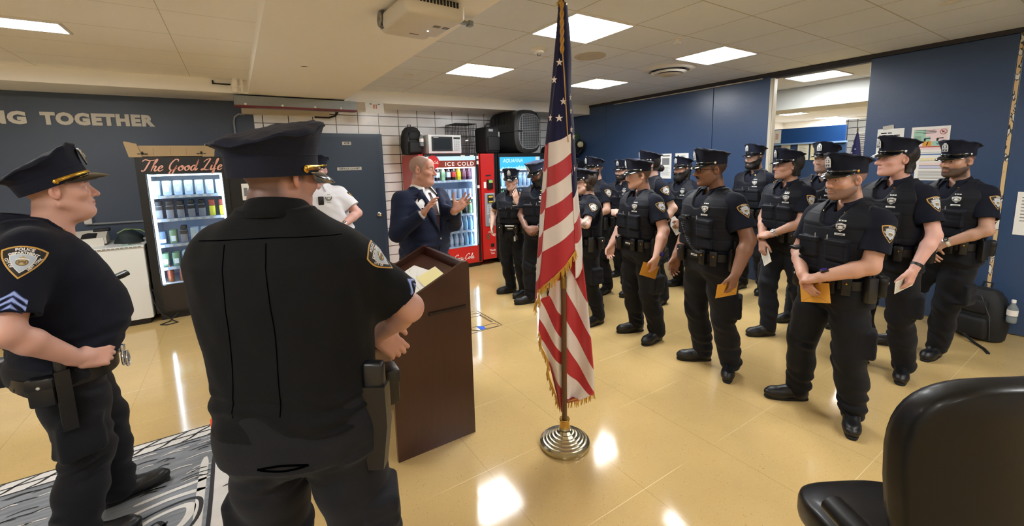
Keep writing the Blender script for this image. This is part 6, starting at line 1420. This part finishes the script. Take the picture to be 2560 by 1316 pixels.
    # ---------------- insignia
    if kind in ('officer','chief'):
        bxx=lx*.9+.085*s*G**.4
        bz=g_('bz',1.345)
        if g_('badge',1):
            stick('badge',BADGE_D,bxx,bz*s,.001); stick('name_plate',NAMEP_D,bxx,(bz-.042)*s,.001)
            if g_('medals',1):
                for i in range(g_('medals',1)): stick('medal_bar',MEDAL_D,bxx,(bz+.040+.011*i)*s,.001)
        for k in 'LR':
            if k not in g_('patches','LR'): continue
            a,b=SH[k],EL[k]; t=nrm(b-a); sg=1 if k=='L' else -1
            outd=np.array(g_('pdir',{}).get(k,(sg,-.15,.1)),float); outd=nrm(outd-t*(outd@t)); o=a+t*.085*s*g_('pz',1.)+outd*.16; uy=-t; ux=np.cross(uy,outd)
            project_patch('shoulder_patch',PL_FULL,[PK,PGO if g_('pgold',1) else PWH,PWH,PGR,PBR,PTAN] if kind=='officer' else [PK,PGO,PK,PGO,PWH,PK],root,[gs],o,ux,uy,-outd,.105*s*g_('psize',1.))
            if g_('chev'):
                o=a+t*g_('cz',.178)*s+outd*.16; project_patch('rank_chevrons',CHEV,[mat('chevron_border','#8FA3DA',.6),mat('chevron_blue','#2C3C78',.6)],root,[gs],o,ux,uy,-outd,.078*s)
    for k,(D_,ang) in g_('watch',{}).items():
        b,w=EL[k],WR[k]; t=nrm(w-b); p=w-t*.028; Rm=HF[k][1]; bk=Rm[:,2]-t*(Rm[:,2]@t); bk=nrm(bk); Y=-bk; X=np.cross(Y,t); inst('wrist_watch',D_,root,basis(p,X,Y,t)@Matrix.Rotation(ang,4,'Z'))
    # ---------------- cap
    if g_('cap',1):
        ct_=g_('cap_tilt',-.06); CM=HM@Matrix.Translation(g_('cap_off',(0,-.006,.041)))@Matrix.Rotation(ct_,4,'X')@Matrix.Rotation(g_('cap_roll',0.),4,'Y')@Matrix.Diagonal((*g_('cap_scale',(1.05,1.06,1.04)),1))
        cp=inst('cap',CROWN_D,root,CM)
        if g_('capm'): cp.material_slots[0].link='OBJECT'; cp.material_slots[0].material=g_('capm')
        inst('piping',PIPE_D,cp,Matrix()); inst('visor',VISOR_D,cp,Matrix()); inst('strap',GSTRAP_D if g_('gold') else STRAP_D,cp,Matrix())
        for sg in (-1,1): inst('button',BUTG_D if g_('gold') or g_('goldbut') else BUT_D,cp,Matrix.Translation((sg*.0865,.004,.014))@Matrix.Rotation(sg*PI/2,4,'Y'))
        if not g_('nocapbadge'): inst('cap_badge',CAPB_D if g_('shieldcap') else CAPB2,cp,Matrix.Translation((0,-.1035,.070))@Matrix.Rotation(PI/2+.06,4,'X')@Matrix.Scale(1.15,4))
    # ---------------- hair, beard
    hm=hairm(g_('hairh','#1a1412'))
    def hp_obj(name,field,box,noise=.004,h=None,mt=None):
        gh=Grid(box[0],box[1],(h or max(.0035,hb*.8))/1.0); gh.fn(field,(-1,-1,-1),(1,1,1)); 
        if noise: gh.all(lambda P:f32(noise)*noise3((P[0],P[1],P[2]*f32(.5)),140,sp['seed']+3,5))
        V,Q=gh.mesh()
        if len(V): o=mesh_obj(name,V,Q,mt or hm,root); o.matrix_local=HM; return o
    hf_=lambda P,o: head_field(P,hs)-(f32(o) if not callable(o) else o(P))
    ho=lambda mx,y0=.02,sl=.30: (lambda P: np.clip((P[1]-f32(y0)+f32(.25)*np.abs(P[2]))*f32(sl)+f32(.001),.0,mx))
    hr_=g_('hair')
    if hr_=='short':   # under the cap: sides and back
        hp_obj('hair',lambda P:np.maximum(np.maximum(hf_(P,.006),f32(-.012)-P[1]-P[2]*.5),np.maximum(f32(-.055)-P[2]+0*P[0]-np.minimum(P[1],.0)*0,P[2]-f32(.10)))+0*P[0] if 0 else np.maximum(np.maximum(hf_(P,.006),-(P[1]-f32(.034)+np.clip(P[2]-.02,0,.1)*f32(.9))),f32(-.062)-P[2]),((-.11,-.12,-.09),(.11,.14,.13)))
    elif hr_=='nape':   # longer at the back
        hp_obj('hair',lambda P:np.minimum(np.maximum(np.maximum(hf_(P,ho(.018)),-(P[1]-f32(.030)+np.clip(P[2]-.01,0,.1)*f32(1.1))),f32(-.095)-P[2]), np.maximum(el(P,(0,.075,-.045),(.062,.040,.062)),-(P[1]-f32(.03)))),((-.12,-.13,-.13),(.12,.16,.13)),.006)
    elif hr_=='bun':
        hp_obj('hair',lambda P:smin(np.maximum(np.maximum(hf_(P,ho(.012)),-(P[1]-f32(.028)+np.clip(P[2]-.01,0,.1)*f32(1.0))),f32(-.065)-P[2]),el(P,(0,.125,-.045),(.042,.038,.040)),f32(.015)),((-.12,-.13,-.12),(.12,.19,.13)),.006)
    elif hr_=='messy':
        hp_obj('hair',lambda P:np.maximum(np.maximum(hf_(P,ho(.022,.01,.35)),-(P[1]-f32(.018)+np.clip(P[2]-.005,0,.1)*f32(1.2))),f32(-.085)-P[2]),((-.12,-.13,-.13),(.12,.16,.13)),.009)
    elif hr_=='bald_sides':
        hp_obj('hair',lambda P:np.maximum(np.maximum(hf_(P,.004),-(P[1]-f32(.022)+np.clip(P[2]-.0,0,.1)*f32(.35))),np.maximum(f32(-.06)-P[2],P[2]-f32(.082))),((-.11,-.12,-.09),(.11,.14,.13)),.003)
    bd=g_('beard')
    if bd:
        th={'full':.020,'short':.010,'trim':.006}[bd]; dz={'full':.022,'short':.004,'trim':0.}[bd]
        def bf(P):
            X=np.abs(P[0]); ex=smin(el(P,(0,-.055,-.088-dz),(.052+th*.5,.048+th*.7,.040+dz)),rc((X,P[1],P[2]),(.058,.0,-.030),(.026,-.070,-.095-dz*.6),.017+th*.35,.018+th*.5),f32(.02))
            d=np.minimum(np.maximum(hf_(P,th),-hf_(P,-.01)),ex) if 0 else smin(np.maximum(ex,hf_(P,th*1.6)),hf_(P,th*.8)+f32(.0),f32(.006)); d=np.maximum(d,P[2]+f32(.045)-np.clip((P[1]+.060)*f32(.62),-.0,.055)*1.0-np.clip(X-.03,0,.05)*f32(.3)); d=np.maximum(d,P[1]-f32(.020)); d=np.maximum(d,f32(-.128-dz*1.1)-P[2])
            mo=el((X,P[1],P[2]),(0,-.10,-.0665),(.023,.03,.0085)); return np.maximum(d,-mo)
        hp_obj('beard',bf,((-.11,-.15,-.17),(.11,.05,.02)),.003)
    if bd or g_('mous'):
        c=g_('mous',1)
        hp_obj('moustache',lambda P:np.maximum(rc((np.abs(P[0]),P[1],P[2]),(.002,-.104,-.0495),(.024,-.092,-.060 if c!=2 else -.066),.0068,.0042),f32(-.064)*0-1),((-.05,-.13,-.09),(.05,-.06,-.02)),.0015,.0025)
    if g_('glasses'):
        m=MB()
        for sg in (-1,1):
            m.tube([(sg*.033+.026*math.cos(a*PI/8),-.104+.010*abs(math.cos(a*PI/8))*(1 if math.cos(a*PI/8)*sg>0 else 0),.004+.017*math.sin(a*PI/8)) for a in range(16)],.0022,6,closed=True); m.tube([(sg*.058,-.094,.008),(sg*.078,-.04,.010),(sg*.080,.012,.006),(sg*.076,.03,-.012)],.0022,6)
        m.tube([(-.008,-.106,.008),(0,-.110,.011),(.008,-.106,.008)],.002,6); o=m.build('glasses',[mat('dark_frame','#15110f',.3)],root); o.matrix_local=HM
    sp['_r']=dict(root=root,gt=gt,EL=EL,WR=WR,HF=HF,SH=SH,NB=NB,front=front,stick=stick,grids=grids,HM=HM,s=s,gs=gs,belt=belt_pt,AN=AN,w2l=w2l,Pv=Pv,hb=hb)
    return sp['_r']
def held(name,r,k,w_,h_,mt,label,cat,off=(.06,0,-.016),rot=(0,0,0),th=.002,extra=None):
    # a flat thing between fingers and thumb: local X along the fingers
    o,R,hp=r['HF'][k]; Mx=r['root'].matrix_world if 0 else (Matrix.Translation(r['root'].location)@Matrix.Rotation(r['root'].rotation_euler.z,4,'Z'))
    Xv,Yv=R[:,0],R[:,1]; Zv=R[:,2]
    B=basis(o,Xv,Yv if k=='R' else -Yv,Zv)@Matrix.Translation((off[0],off[1]*(1 if k=='R' else -1),off[2]))@rotm(*rot)
    e=empty(name,(0,0,0),0,label,cat); e.matrix_world=Mx@B
    MB().box((-w_/2,-h_/2,-th/2),(w_/2,h_/2,th/2),0).build('paper_body' if cat!='envelope' else 'envelope_body',[mt],e,False)
    m=MB()
    if cat=='envelope':
        z=-th/2-.0006; m.ribbon([[(-w_/2,-h_/2),(0,-h_/2+.035),(w_/2,-h_/2)]],.0012,0,Matrix.Translation((0,0,-z))); 
        for i in range(5): m.add([(-w_/2+.012,h_/2-.012-.008*i,z),(-w_/2+.06-.005*i,h_/2-.012-.008*i,z),(-w_/2+.06-.005*i,h_/2-.0095-.008*i,z),(-w_/2+.012,h_/2-.0095-.008*i,z)],[(0,1,2,3)],0)
        m.build('printed_lines',[mat('envelope_ink','#6b4a17',.7)],e,False)
    else:
        for i in range(6): m.add([(-w_/2+.01,-h_/2+.015+.012*i,th/2+.0006),(w_/2-.02-.01*(i%3),-h_/2+.015+.012*i,th/2+.0006),(w_/2-.02-.01*(i%3),-h_/2+.0175+.012*i,th/2+.0006),(-w_/2+.01,-h_/2+.0175+.012*i,th/2+.0006)],[(0,1,2,3)],0)
        m.build('printed_lines',[GREYINK],e,False)
    return e
ENVM=mat('manila_envelope','#CF9431',.7,var=.05,vscale=20)
# ------------------------------------------------------------------ the people
def officer(**k): return person(dict(k))
HANG=lambda sg,w=None,**k: dict(w=w,e=(sg*.5,1,0),f=(-sg*.05,-.25,-1),n=(-sg,-.2,0),curl=(.35,.42,.48,.55),**k)
# front row, from the nearest
r=officer(seed=11,label='person in navy police uniform, wrists crossed over an orange envelope, nearest in the front row',pos=(3.10,1.08),yaw=163,ht=1.675,g=1.12,hb=.0042,hc=.006,sh=1.06,arm=1.08,lean=(.045,.01),pelvis=(.02,0),
 feet=dict(R=(3.16,1.26,136),L=(3.13,.93,200)),head=(-14,3,0),skin='#CF9A80',hairc='#3a2c25',hs=dict(stubble=.62,crop=.62,jaw=1.06),hairh='#2b211c',
 arms=dict(L=dict(w=(.10,-.235,.985),e=(.8,.6,-.3),f=(-1,-.15,-.35),n=(.1,.5,-1),curl=(.5,.6,.6,.6)),R=dict(w=(-.03,-.215,.965),e=(-.8,.5,-.2),f=(.75,-.25,-.75),n=(.2,1,0),curl=(.35,.4,.4,.45))),
 watch=dict(L=(W_SQ,0)),cap_tilt=-.02,goldbut=1,lip=(.8,.55,.5))
held('envelope',r,'R',.24,.115,ENVM,'orange manila envelope under crossed hands, held by the nearest front row officer','envelope',off=(.11,-.01,-.030),rot=(0,0,1.05))
r['stick']('body_camera',CAMR_D,-.105,1.135,.004)
r=officer(seed=12,label='person in navy police uniform and glasses, with moustache and coiled radio cord',pos=(3.03,1.86),yaw=166,ht=1.74,g=1.22,hb=.0042,hc=.006,sh=1.05,arm=1.1,
 feet=dict(R=(3.17,1.99,139),L=(3.15,1.74,206)),head=(-24,2,0),skin='#8A5D43',hairc='#17110e',hs=dict(crop=.8,stubble=.2,w=1.03,nose=1.12,jaw=1.05),mous=1,hairh='#15100d',glasses=1,
 arms=dict(L=HANG(1,(.335,-.10,.90)),R=HANG(-1,(-.235,-.13,.91))),watch=dict(R=(W_RD,0)),cap_tilt=.02,medals=1)
e=held('envelope',r,'L',.235,.10,ENVM,'orange and white envelope held low by the officer with glasses','envelope',off=(.115,.01,-.024),rot=(0,0,1.75))
MB().grid(lambda u,v:(-.055,-.16-.012*math.sin(u*PI),1.28),1,1) if 0 else None
r['stick']('radio_microphone',CAMR_D,-.06,1.275,.004); 
m=MB(); P=[]
for i in range(150):
    t=i/149; a=i*.9; c=Vector((-.075+.05*t+.15*t*t,-.215+.01*math.sin(t*3),1.22-.30*t+.10*t**4)); P.append(c+Vector((.009*math.cos(a),.007*math.sin(a),.004*math.sin(a))))
m.tube(P,.0035,6).build('coiled_cord',[DARK],r['root'])
r=officer(seed=13,label='person in navy police uniform with light moustache, holding an orange envelope at the thigh',pos=(3.12,2.62),yaw=172,ht=1.68,g=1.1,hb=.0045,hc=.0065,arm=1.1,
 feet=dict(R=(3.21,2.73,155),L=(3.19,2.47,182)),head=(-27,3,0),skin='#D7A58F',hairc='#3d2f27',hs=dict(crop=.85,jaw=1.04),mous=1,hairh='#6b4a33',blue_eyes=1,
 arms=dict(L=HANG(1,(.335,-.12,.875)),R=HANG(-1,(-.27,-.12,.89))),watch=dict(L=(W_SQ,0)),cap_tilt=-.0)
held('envelope',r,'L',.24,.115,ENVM,'orange manila envelope held flat at the thigh of the officer with light moustache','envelope',off=(.12,.015,-.024),rot=(0,0,1.45))
r=officer(seed=14,label='person in navy police uniform, tattooed forearm raised to chest, half behind the flag',pos=(2.98,3.19),yaw=158,ht=1.60,g=.92,hb=.005,hc=.007,
 feet=dict(R=(3.0,3.40,150),L=(3.05,3.10,178)),head=(-20,4,0),skin='#D9AE9C',hairc='#2b2019',hs=dict(),hair='messy',hairh='#33251c',glasses=1,tattoo='L',
 arms=dict(L=dict(w=(.16,-.30,1.16),e=(.9,.6,-.5),f=(-.35,-.35,.8),n=(-.3,.9,.2),curl=(.5,.6,.7,.7)),R=HANG(-1,(-.25,-.08,.86))),cap_tilt=-.03)
r=officer(seed=15,label='person in navy police uniform, bearded, head bowed, hands clasped, left of the flag',pos=(2.95,3.95),yaw=208,ht=1.70,g=1.08,hb=.0055,hc=.0075,
 feet=dict(R=(2.87,4.08,165),L=(3.03,3.83,205)),head=(-26,26,0),skin='#7E5540',hairc='#15100e',hs=dict(crop=.8),beard='full',hairh='#14100e',
 arms=dict(L=dict(w=(.075,-.225,.97),e=(.8,.6,-.2),f=(-.8,-.25,-.35),n=(0,.9,-.5)),R=dict(w=(-.075,-.225,.965),e=(-.8,.6,-.2),f=(.8,-.25,-.35),n=(0,.9,-.5))),watch=dict(L=(W_SQ,0)),cap_tilt=-.02,capm=mat('blue_cap_cloth','#1c2742',.7,bump=.3,bscale=420))
r=officer(seed=16,label='person in navy police uniform, one hand raised to chest, before the blue machine',pos=(2.89,4.45),yaw=222,ht=1.60,g=1.0,bust=.05,hb=.0055,hc=.0075,sh=.96,
 feet=dict(R=(2.92,4.58,168),L=(2.98,4.36,192)),head=(2,6,0),skin='#D2A38F',hairc='#2a1e18',hs=dict(brow=.8),hair='bun',hairh='#2a1e18',
 arms=dict(L=dict(w=(.125,-.215,1.22),e=(.8,.5,-.9),f=(-.25,-.1,.9),n=(-.2,1,.1),curl=(.2,.25,.3,.35)),R=HANG(-1,(-.27,-.02,.92))),watch=dict(L=(W_SQ,0)),cap_tilt=-.03)
k=MB().tube([(.0,0,0),(.0,0,-.05)],.003,6,0).tube([(.012*math.cos(a*PI/6),0,-.06+.012*math.sin(a*PI/6)) for a in range(12)],.002,5,0,closed=True).box((-.025,-.006,-.125),(-.002,.006,-.065),1,.004).box((.004,-.008,-.11),(.024,.002,-.062),2,.004).build('key_ring',[SILV,mat('pale_key_tag','#c9ccd0',.4),mat('dark_key','#3b3d42',.4)],r['root']); k.location=tuple(r['belt'](.35,.01)+np.array((0,-.02,-.03)))
MB().box((-.06,-.018,0),(.06,.0,.014),0,.003).build('folded_paper',[PAPER],r['root'],False).location=tuple(r['belt'](.0,.012)+np.array((.0,-.01,.03)))
# second row
r=officer(seed=21,label='person in navy police uniform with thick dark hair, holding a folded white paper',pos=(4.03,1.06),yaw=158,ht=1.79,g=1.04,hb=.0048,hc=.0065,
 feet=dict(R=(4.15,1.22,140),L=(4.15,.95,192)),head=(-21,-2,0),skin='#DCA594',hairc='#1d1512',hs=dict(jaw=1.02,nose=1.1),hair='nape',hairh='#1d1512',
 arms=dict(L=HANG(1,(.275,-.15,.925)),R=HANG(-1,(-.26,-.10,.93))),watch=dict(L=(W_BD,0)),cap_tilt=.04)
held('folded_paper',r,'L',.20,.09,mat('cream_paper','#D9D2C2',.7),'folded white paper held low by the tall dark haired officer','paper',off=(.105,.0,-.024),rot=(0,0,2.0))
r=officer(seed=22,label='person in navy police uniform, hands clasped, rightmost, by the backpack on the floor',pos=(4.72,.88),yaw=162,ht=1.755,g=1.04,hb=.0052,hc=.007,
 feet=dict(R=(4.80,1.16,128),L=(4.78,.90,172)),head=(-9,0,0),skin='#BE8E73',hairc='#1f1713',hs=dict(stubble=.85,crop=.7,jaw=1.02),hairh='#1f1713',
 arms=dict(L=dict(w=(.075,-.225,1.0),e=(.9,.5,-.2),f=(-.8,-.3,-.5),n=(0,.8,-.6)),R=dict(w=(-.06,-.215,.96),e=(-.8,.5,-.2),f=(.7,-.3,-.5),n=(0,.9,-.4))),watch=dict(L=(W_ST,0)),cap_tilt=.03)
r=officer(seed=23,label='person in navy police uniform with dark curly hair, holding a cream paper slip',pos=(4.30,1.90),yaw=168,ht=1.735,g=1.0,hb=.0052,hc=.007,
 feet=dict(R=(4.13,1.93,148),L=(4.40,1.70,185)),head=(-28,-3,0),skin='#B98870',hairc='#17110f',hs=dict(),hair='messy',hairh='#17110f',
 arms=dict(L=dict(w=(.03,-.235,.99),e=(.9,.5,-.2),f=(-1,-.1,-.15),n=(0,.6,-.8)),R=dict(w=(-.07,-.215,.92),e=(-.8,.5,-.1),f=(.25,-.25,-.9),n=(.2,1,.1))),watch=dict(L=(W_ST,0)),cap_tilt=.02,medals=2)
held('folded_paper',r,'R',.21,.10,mat('cream_paper'),'cream paper slip held by the officer with dark curly hair','paper',off=(.115,.01,-.024),rot=(0,0,.35))
r=officer(seed=24,label='person in navy police uniform with full black beard, holding a white envelope',pos=(4.80,3.36),yaw=182,ht=1.685,g=1.2,hb=.006,hc=.008,
 feet=dict(R=(4.90,3.46,168),L=(4.90,3.20,192)),head=(-14,-2,0),skin='#B5846A',hairc='#120e0c',hs=dict(w=1.05,chin2=1,crop=.9),beard='full',hair='nape',hairh='#120e0c',
 arms=dict(L=dict(w=(.14,-.22,.95),e=(.9,.5,-.2),f=(-.3,-.5,-.7),n=(-.6,.6,0)),R=HANG(-1,(-.25,-.08,.9))),cap_tilt=.0)
held('envelope',r,'L',.22,.11,mat('white_envelope','#DAD7D2',.7),'white envelope held by the officer with the full black beard','envelope',off=(.09,.01,-.024),rot=(0,0,1.2))
r=officer(seed=25,label='person in navy police uniform, face turned away, behind the officer with light moustache',pos=(4.05,3.25),yaw=160,ht=1.77,g=1.05,hb=.006,hc=.008,
 feet=dict(R=(4.05,3.47,150),L=(4.10,3.10,188)),head=(-22,2,0),skin='#CDA18B',hairc='#17110f',hs=dict(),hair='bun',hairh='#17110f',arms=dict(L=HANG(1,(.28,-.06,.95)),R=HANG(-1,(-.28,-.06,.95))))
r=officer(seed=26,label='person in navy police uniform with trim dark beard, just behind the tattooed officer',pos=(3.75,3.85),yaw=175,ht=1.715,g=1.04,hb=.006,hc=.008,
 feet=dict(R=(3.86,4.05,165),L=(3.90,3.80,190)),head=(-10,2,0),skin='#B98C74',hairc='#17110f',hs=dict(crop=.7),beard='short',hairh='#17110f',
 arms=dict(L=dict(w=(.13,-.24,1.02),e=(.9,.5,-.2),f=(-.8,-.3,-.3),n=(0,.8,-.6)),R=dict(w=(-.08,-.23,.99),e=(-.8,.5,-.2),f=(.7,-.3,-.4),n=(0,.9,-.4))))
r=officer(seed=27,label='person in navy police uniform, bearded, hands joined at belt, before the pink paper',pos=(4.60,4.20),yaw=200,ht=1.665,g=1.06,hb=.0065,hc=.0085,
 feet=dict(R=(4.66,4.30,188),L=(4.72,4.04,208)),head=(-10,0,0),skin='#C99E8A',hairc='#1a1310',hs=dict(crop=.5,stubble=.4),beard='trim',hairh='#1a1310',
 arms=dict(L=dict(w=(.085,-.225,1.0),e=(.9,.5,-.2),f=(-.8,-.3,-.2),n=(0,.8,-.6)),R=dict(w=(-.085,-.225,.995),e=(-.8,.5,-.2),f=(.8,-.3,-.2),n=(0,.9,-.4))))
r=officer(seed=28,label='person in navy police uniform almost hidden behind the flag, only cap edge showing',pos=(3.97,4.55),yaw=205,ht=1.72,g=1.02,hb=.0065,hc=.0085,
 feet=dict(R=(4.02,4.66,195),L=(4.05,4.40,210)),head=(0,2,0),skin='#B98C74',hairc='#17110f',hs=dict(crop=.6),hairh='#17110f',arms=dict())
r=officer(seed=29,label='person in navy police uniform with short black beard, back row by the opening',pos=(5.35,2.75),yaw=176,ht=1.82,g=1.04,hb=.006,hc=.008,
 feet=dict(R=(5.42,2.88,168),L=(5.42,2.62,188)),head=(-14,2,0),skin='#C39A86',hairc='#15100e',hs=dict(crop=.7),beard='short',hairh='#15100e',arms=dict())
r=officer(seed=30,label='person in navy police uniform, face framed by the wall opening, behind nearest officer',pos=(4.86,1.83),yaw=182,ht=1.78,g=1.05,hb=.006,hc=.008,
 feet=dict(R=(4.72,1.98,165),L=(4.93,1.68,188)),head=(-8,-4,0),skin='#BE9580',hairc='#1f1713',hs=dict(stubble=.5,crop=.5),hairh='#1f1713',arms=dict())
# the three at the lectern side
r=person(dict(seed=41,kind='suit',label='person in navy suit and brown tie, balding, gesturing with both open hands',pos=(1.33,3.50),yaw=293,ht=1.79,g=1.22,sh=1.08,belly=.05,hb=.0045,hc=.006,shm=SUITM,trm=mat('navy_suit_trousers','#161C2B',.8,bump=.2,bscale=350),
 feet=dict(R=(1.28,3.42,290),L=(1.50,3.55,300)),head=(25,3,0),skin='#C98F78',hairc='#756c66',hs=dict(crop=.6,w=1.04,chin2=1,nose=1.08,browc='#8d8078' if 0 else srgb('#6b5c53')),cap=0,
 arms=dict(R=dict(w=(-.215,-.235,1.315),e=(-.7,.7,-1),f=(.15,-.6,.75),n=(.55,-.6,-.35),curl=(.22,.2,.25,.3),spread=.14,thumb=(.45,.85,-.3),tb=.5),L=dict(w=(.08,-.31,1.315),e=(.8,.6,-1),f=(.45,-.55,.6),n=(-.75,-.45,.25),curl=(.12,.1,.15,.2),spread=.17,thumb=(.5,.85,-.2),tb=.4))))
r=person(dict(seed=42,kind='chief',label='person in white uniform shirt, hands joined at waist, before the blue door',pos=(.88,4.93),yaw=250,ht=1.80,g=1.15,hb=.0055,hc=.007,shm=WSHIRT,belly=.03,lean=(-.13,0),arm=1.1,
 feet=dict(R=(.74,4.92,245),L=(1.02,4.90,255)),head=(-5,4,0),skin='#D0998A',hairc='#5d524b',hs=dict(crop=.4),hairh='#5d524b',gold=1,shieldcap=1,cap=1,badge=1,psize=.8,
 arms=dict(L=dict(w=(.10,-.235,1.09),e=(.9,.5,-.3),f=(-.8,-.25,-.35),n=(0,.9,-.4)),R=dict(w=(-.04,-.235,1.07),e=(-.9,.5,-.3),f=(.8,-.25,-.35),n=(0,.9,-.4))),watch=dict(L=(W_ST,0))))
MB().box((-.028,-.016,-.05),(.028,0,.04),0,.008).build('body_camera',[BP],r['root']).location=tuple(r['front'](-.10,1.36)[0])
r=person(dict(seed=43,kind='officer',vest=0,label='person in police uniform in profile at far left, gold cap strap, blue chevrons',pos=(-.645,2.60),yaw=18,ht=1.755,g=1.30,belly=.11,hb=.0036,hc=.005,nbz=.035,hz=-.03,lean=(0,.12),hy=-.085,arm=1.02,pelvis=(0,.075),beltz=.868,shz=.87,trz=.90,psize=1.22,pdir=dict(R=(-1,.12,.05)),sh=1.0,pins=1,
 feet=dict(R=(-.74,2.50,6),L=(-.66,2.80,18)),head=(-4,-5,0),skin='#D29C88',hairc='#7a5a44',hs=dict(crop=.5,w=1.06,chin2=1,neck=1.15,jaw=1.08,nose=1.05),hairh='#7a5a44',gold=1,shieldcap=1,medals=0,badge=0,chev=1,sleeve=.80,cz=.185,pz=.95,ual=1.15,cap_scale=(1.16,1.17,1.18),cap_tilt=-.30,cap_off=(0,-.010,.026),
 arms=dict(R=dict(w=(-.245,.05,.955),e=(-.6,1,.2),f=(.3,-.85,-.3),n=(.9,.3,-.3),curl=(.75,.8,.85,.85),s=1.08),L=dict(w=(.27,.02,.93),e=(.7,.8,0),f=(-.3,-.7,-.4),n=(-.9,.2,0),curl=(.6,.7,.8,.8))),
 kit=(('handcuffs',CUFF_D,-26),('pouch',POUCHB_D,-112),('holster',HOLS_D,-90),('radio',RADIO_D,80),('pouch',POUCHB_D,150))))
r['stick']('body_camera',CAMR_D,.02,1.22,.003)
r=person(dict(seed=44,kind='officer',vest=0,label='person in dark police shirt and cap, back to the camera, beside the lectern',pos=(.10,1.35),yaw=62,ht=1.81,g=1.27,hb=.0036,hc=.0048,nbz=.06,hz=-.06,sdrop=.03,belto=-.03,shz=.945,lean=(.02,-.02),roll=.012,arm=1.0,sh=.78,shm=BACKC,
 feet=dict(R=(.22,1.25,50),L=(.0,1.47,70)),head=(-24,4,0),skin='#C79280',hairc='#2e231d',hs=dict(crop=.72,neck=1.12),hairh='#2e231d',gold=1,shieldcap=1,medals=0,badge=0,chev=1,sleeve=.82,cap_scale=(1.20,1.24,1.28),cap_tilt=-.08,cap_off=(0,.0,.004),pgold=1,cz=.19,
 arms=dict(R=dict(w=(-.175,-.285,1.09),e=(-1,.25,-.15),f=(-.45,-.35,-.7),n=(.6,-.5,.2),curl=(.3,.35,.4,.4)),L=dict(w=(.12,-.34,1.12),e=(.5,.1,-1),f=(-.4,-.6,-.2),n=(-.6,.2,-.6))),pdir=dict(R=(-1,.15,.3)),
 kit=(('holster',HOLS_D,-97),('pouch',POUCHB_D,-70),('radio',RADIO_D,60),('pouch',POUCH_D,20))))
# shirt seams, back pocket and orange clip of the sergeant seen from behind
sg_=r['s']
def back_seam(pts,name='back_seam',mt=mat('seam_thread','#020203',1.,spec=0),rad=.0014,gr=None):
    H=march(gr or [r['gs']],np.array([(x,.6,z) for x,z in pts]),np.array((0,-1.,0)),n=110,mx=.62); MB().tube([tuple(p+np.array((0,.0005,0))) for p in H],rad,5).build(name,[mt],r['root'])
yz=1.515
back_seam([(-.17+.36*i/24,yz+.006*math.sin(i/24*PI)) for i in range(25)]); 
for x0_,x1_ in ((.105,.115),(.0,-.01)): back_seam([(x0_+(x1_-x0_)*i/24-.012*math.sin(i/24*PI),yz-.006-.46*i/24) for i in range(25)])
for P_ in ([(.06-.01*i,.905-.008*math.sin(i/13*PI)) for i in range(14)],[(.06-.01*i,.905+.009*math.sin(i/13*PI)) for i in range(14)]): back_seam(P_,'back_pocket',rad=.003,gr=[r['gt']])
o=MB().box((-.006,-.012,-.035),(.012,.012,.03),0,.003).build('orange_clip',[mat('orange_plastic','#E2592A',.45)],r['root']); o.location=tuple(r['belt'](1.75,-.012)+np.array((0,0,-.05)))
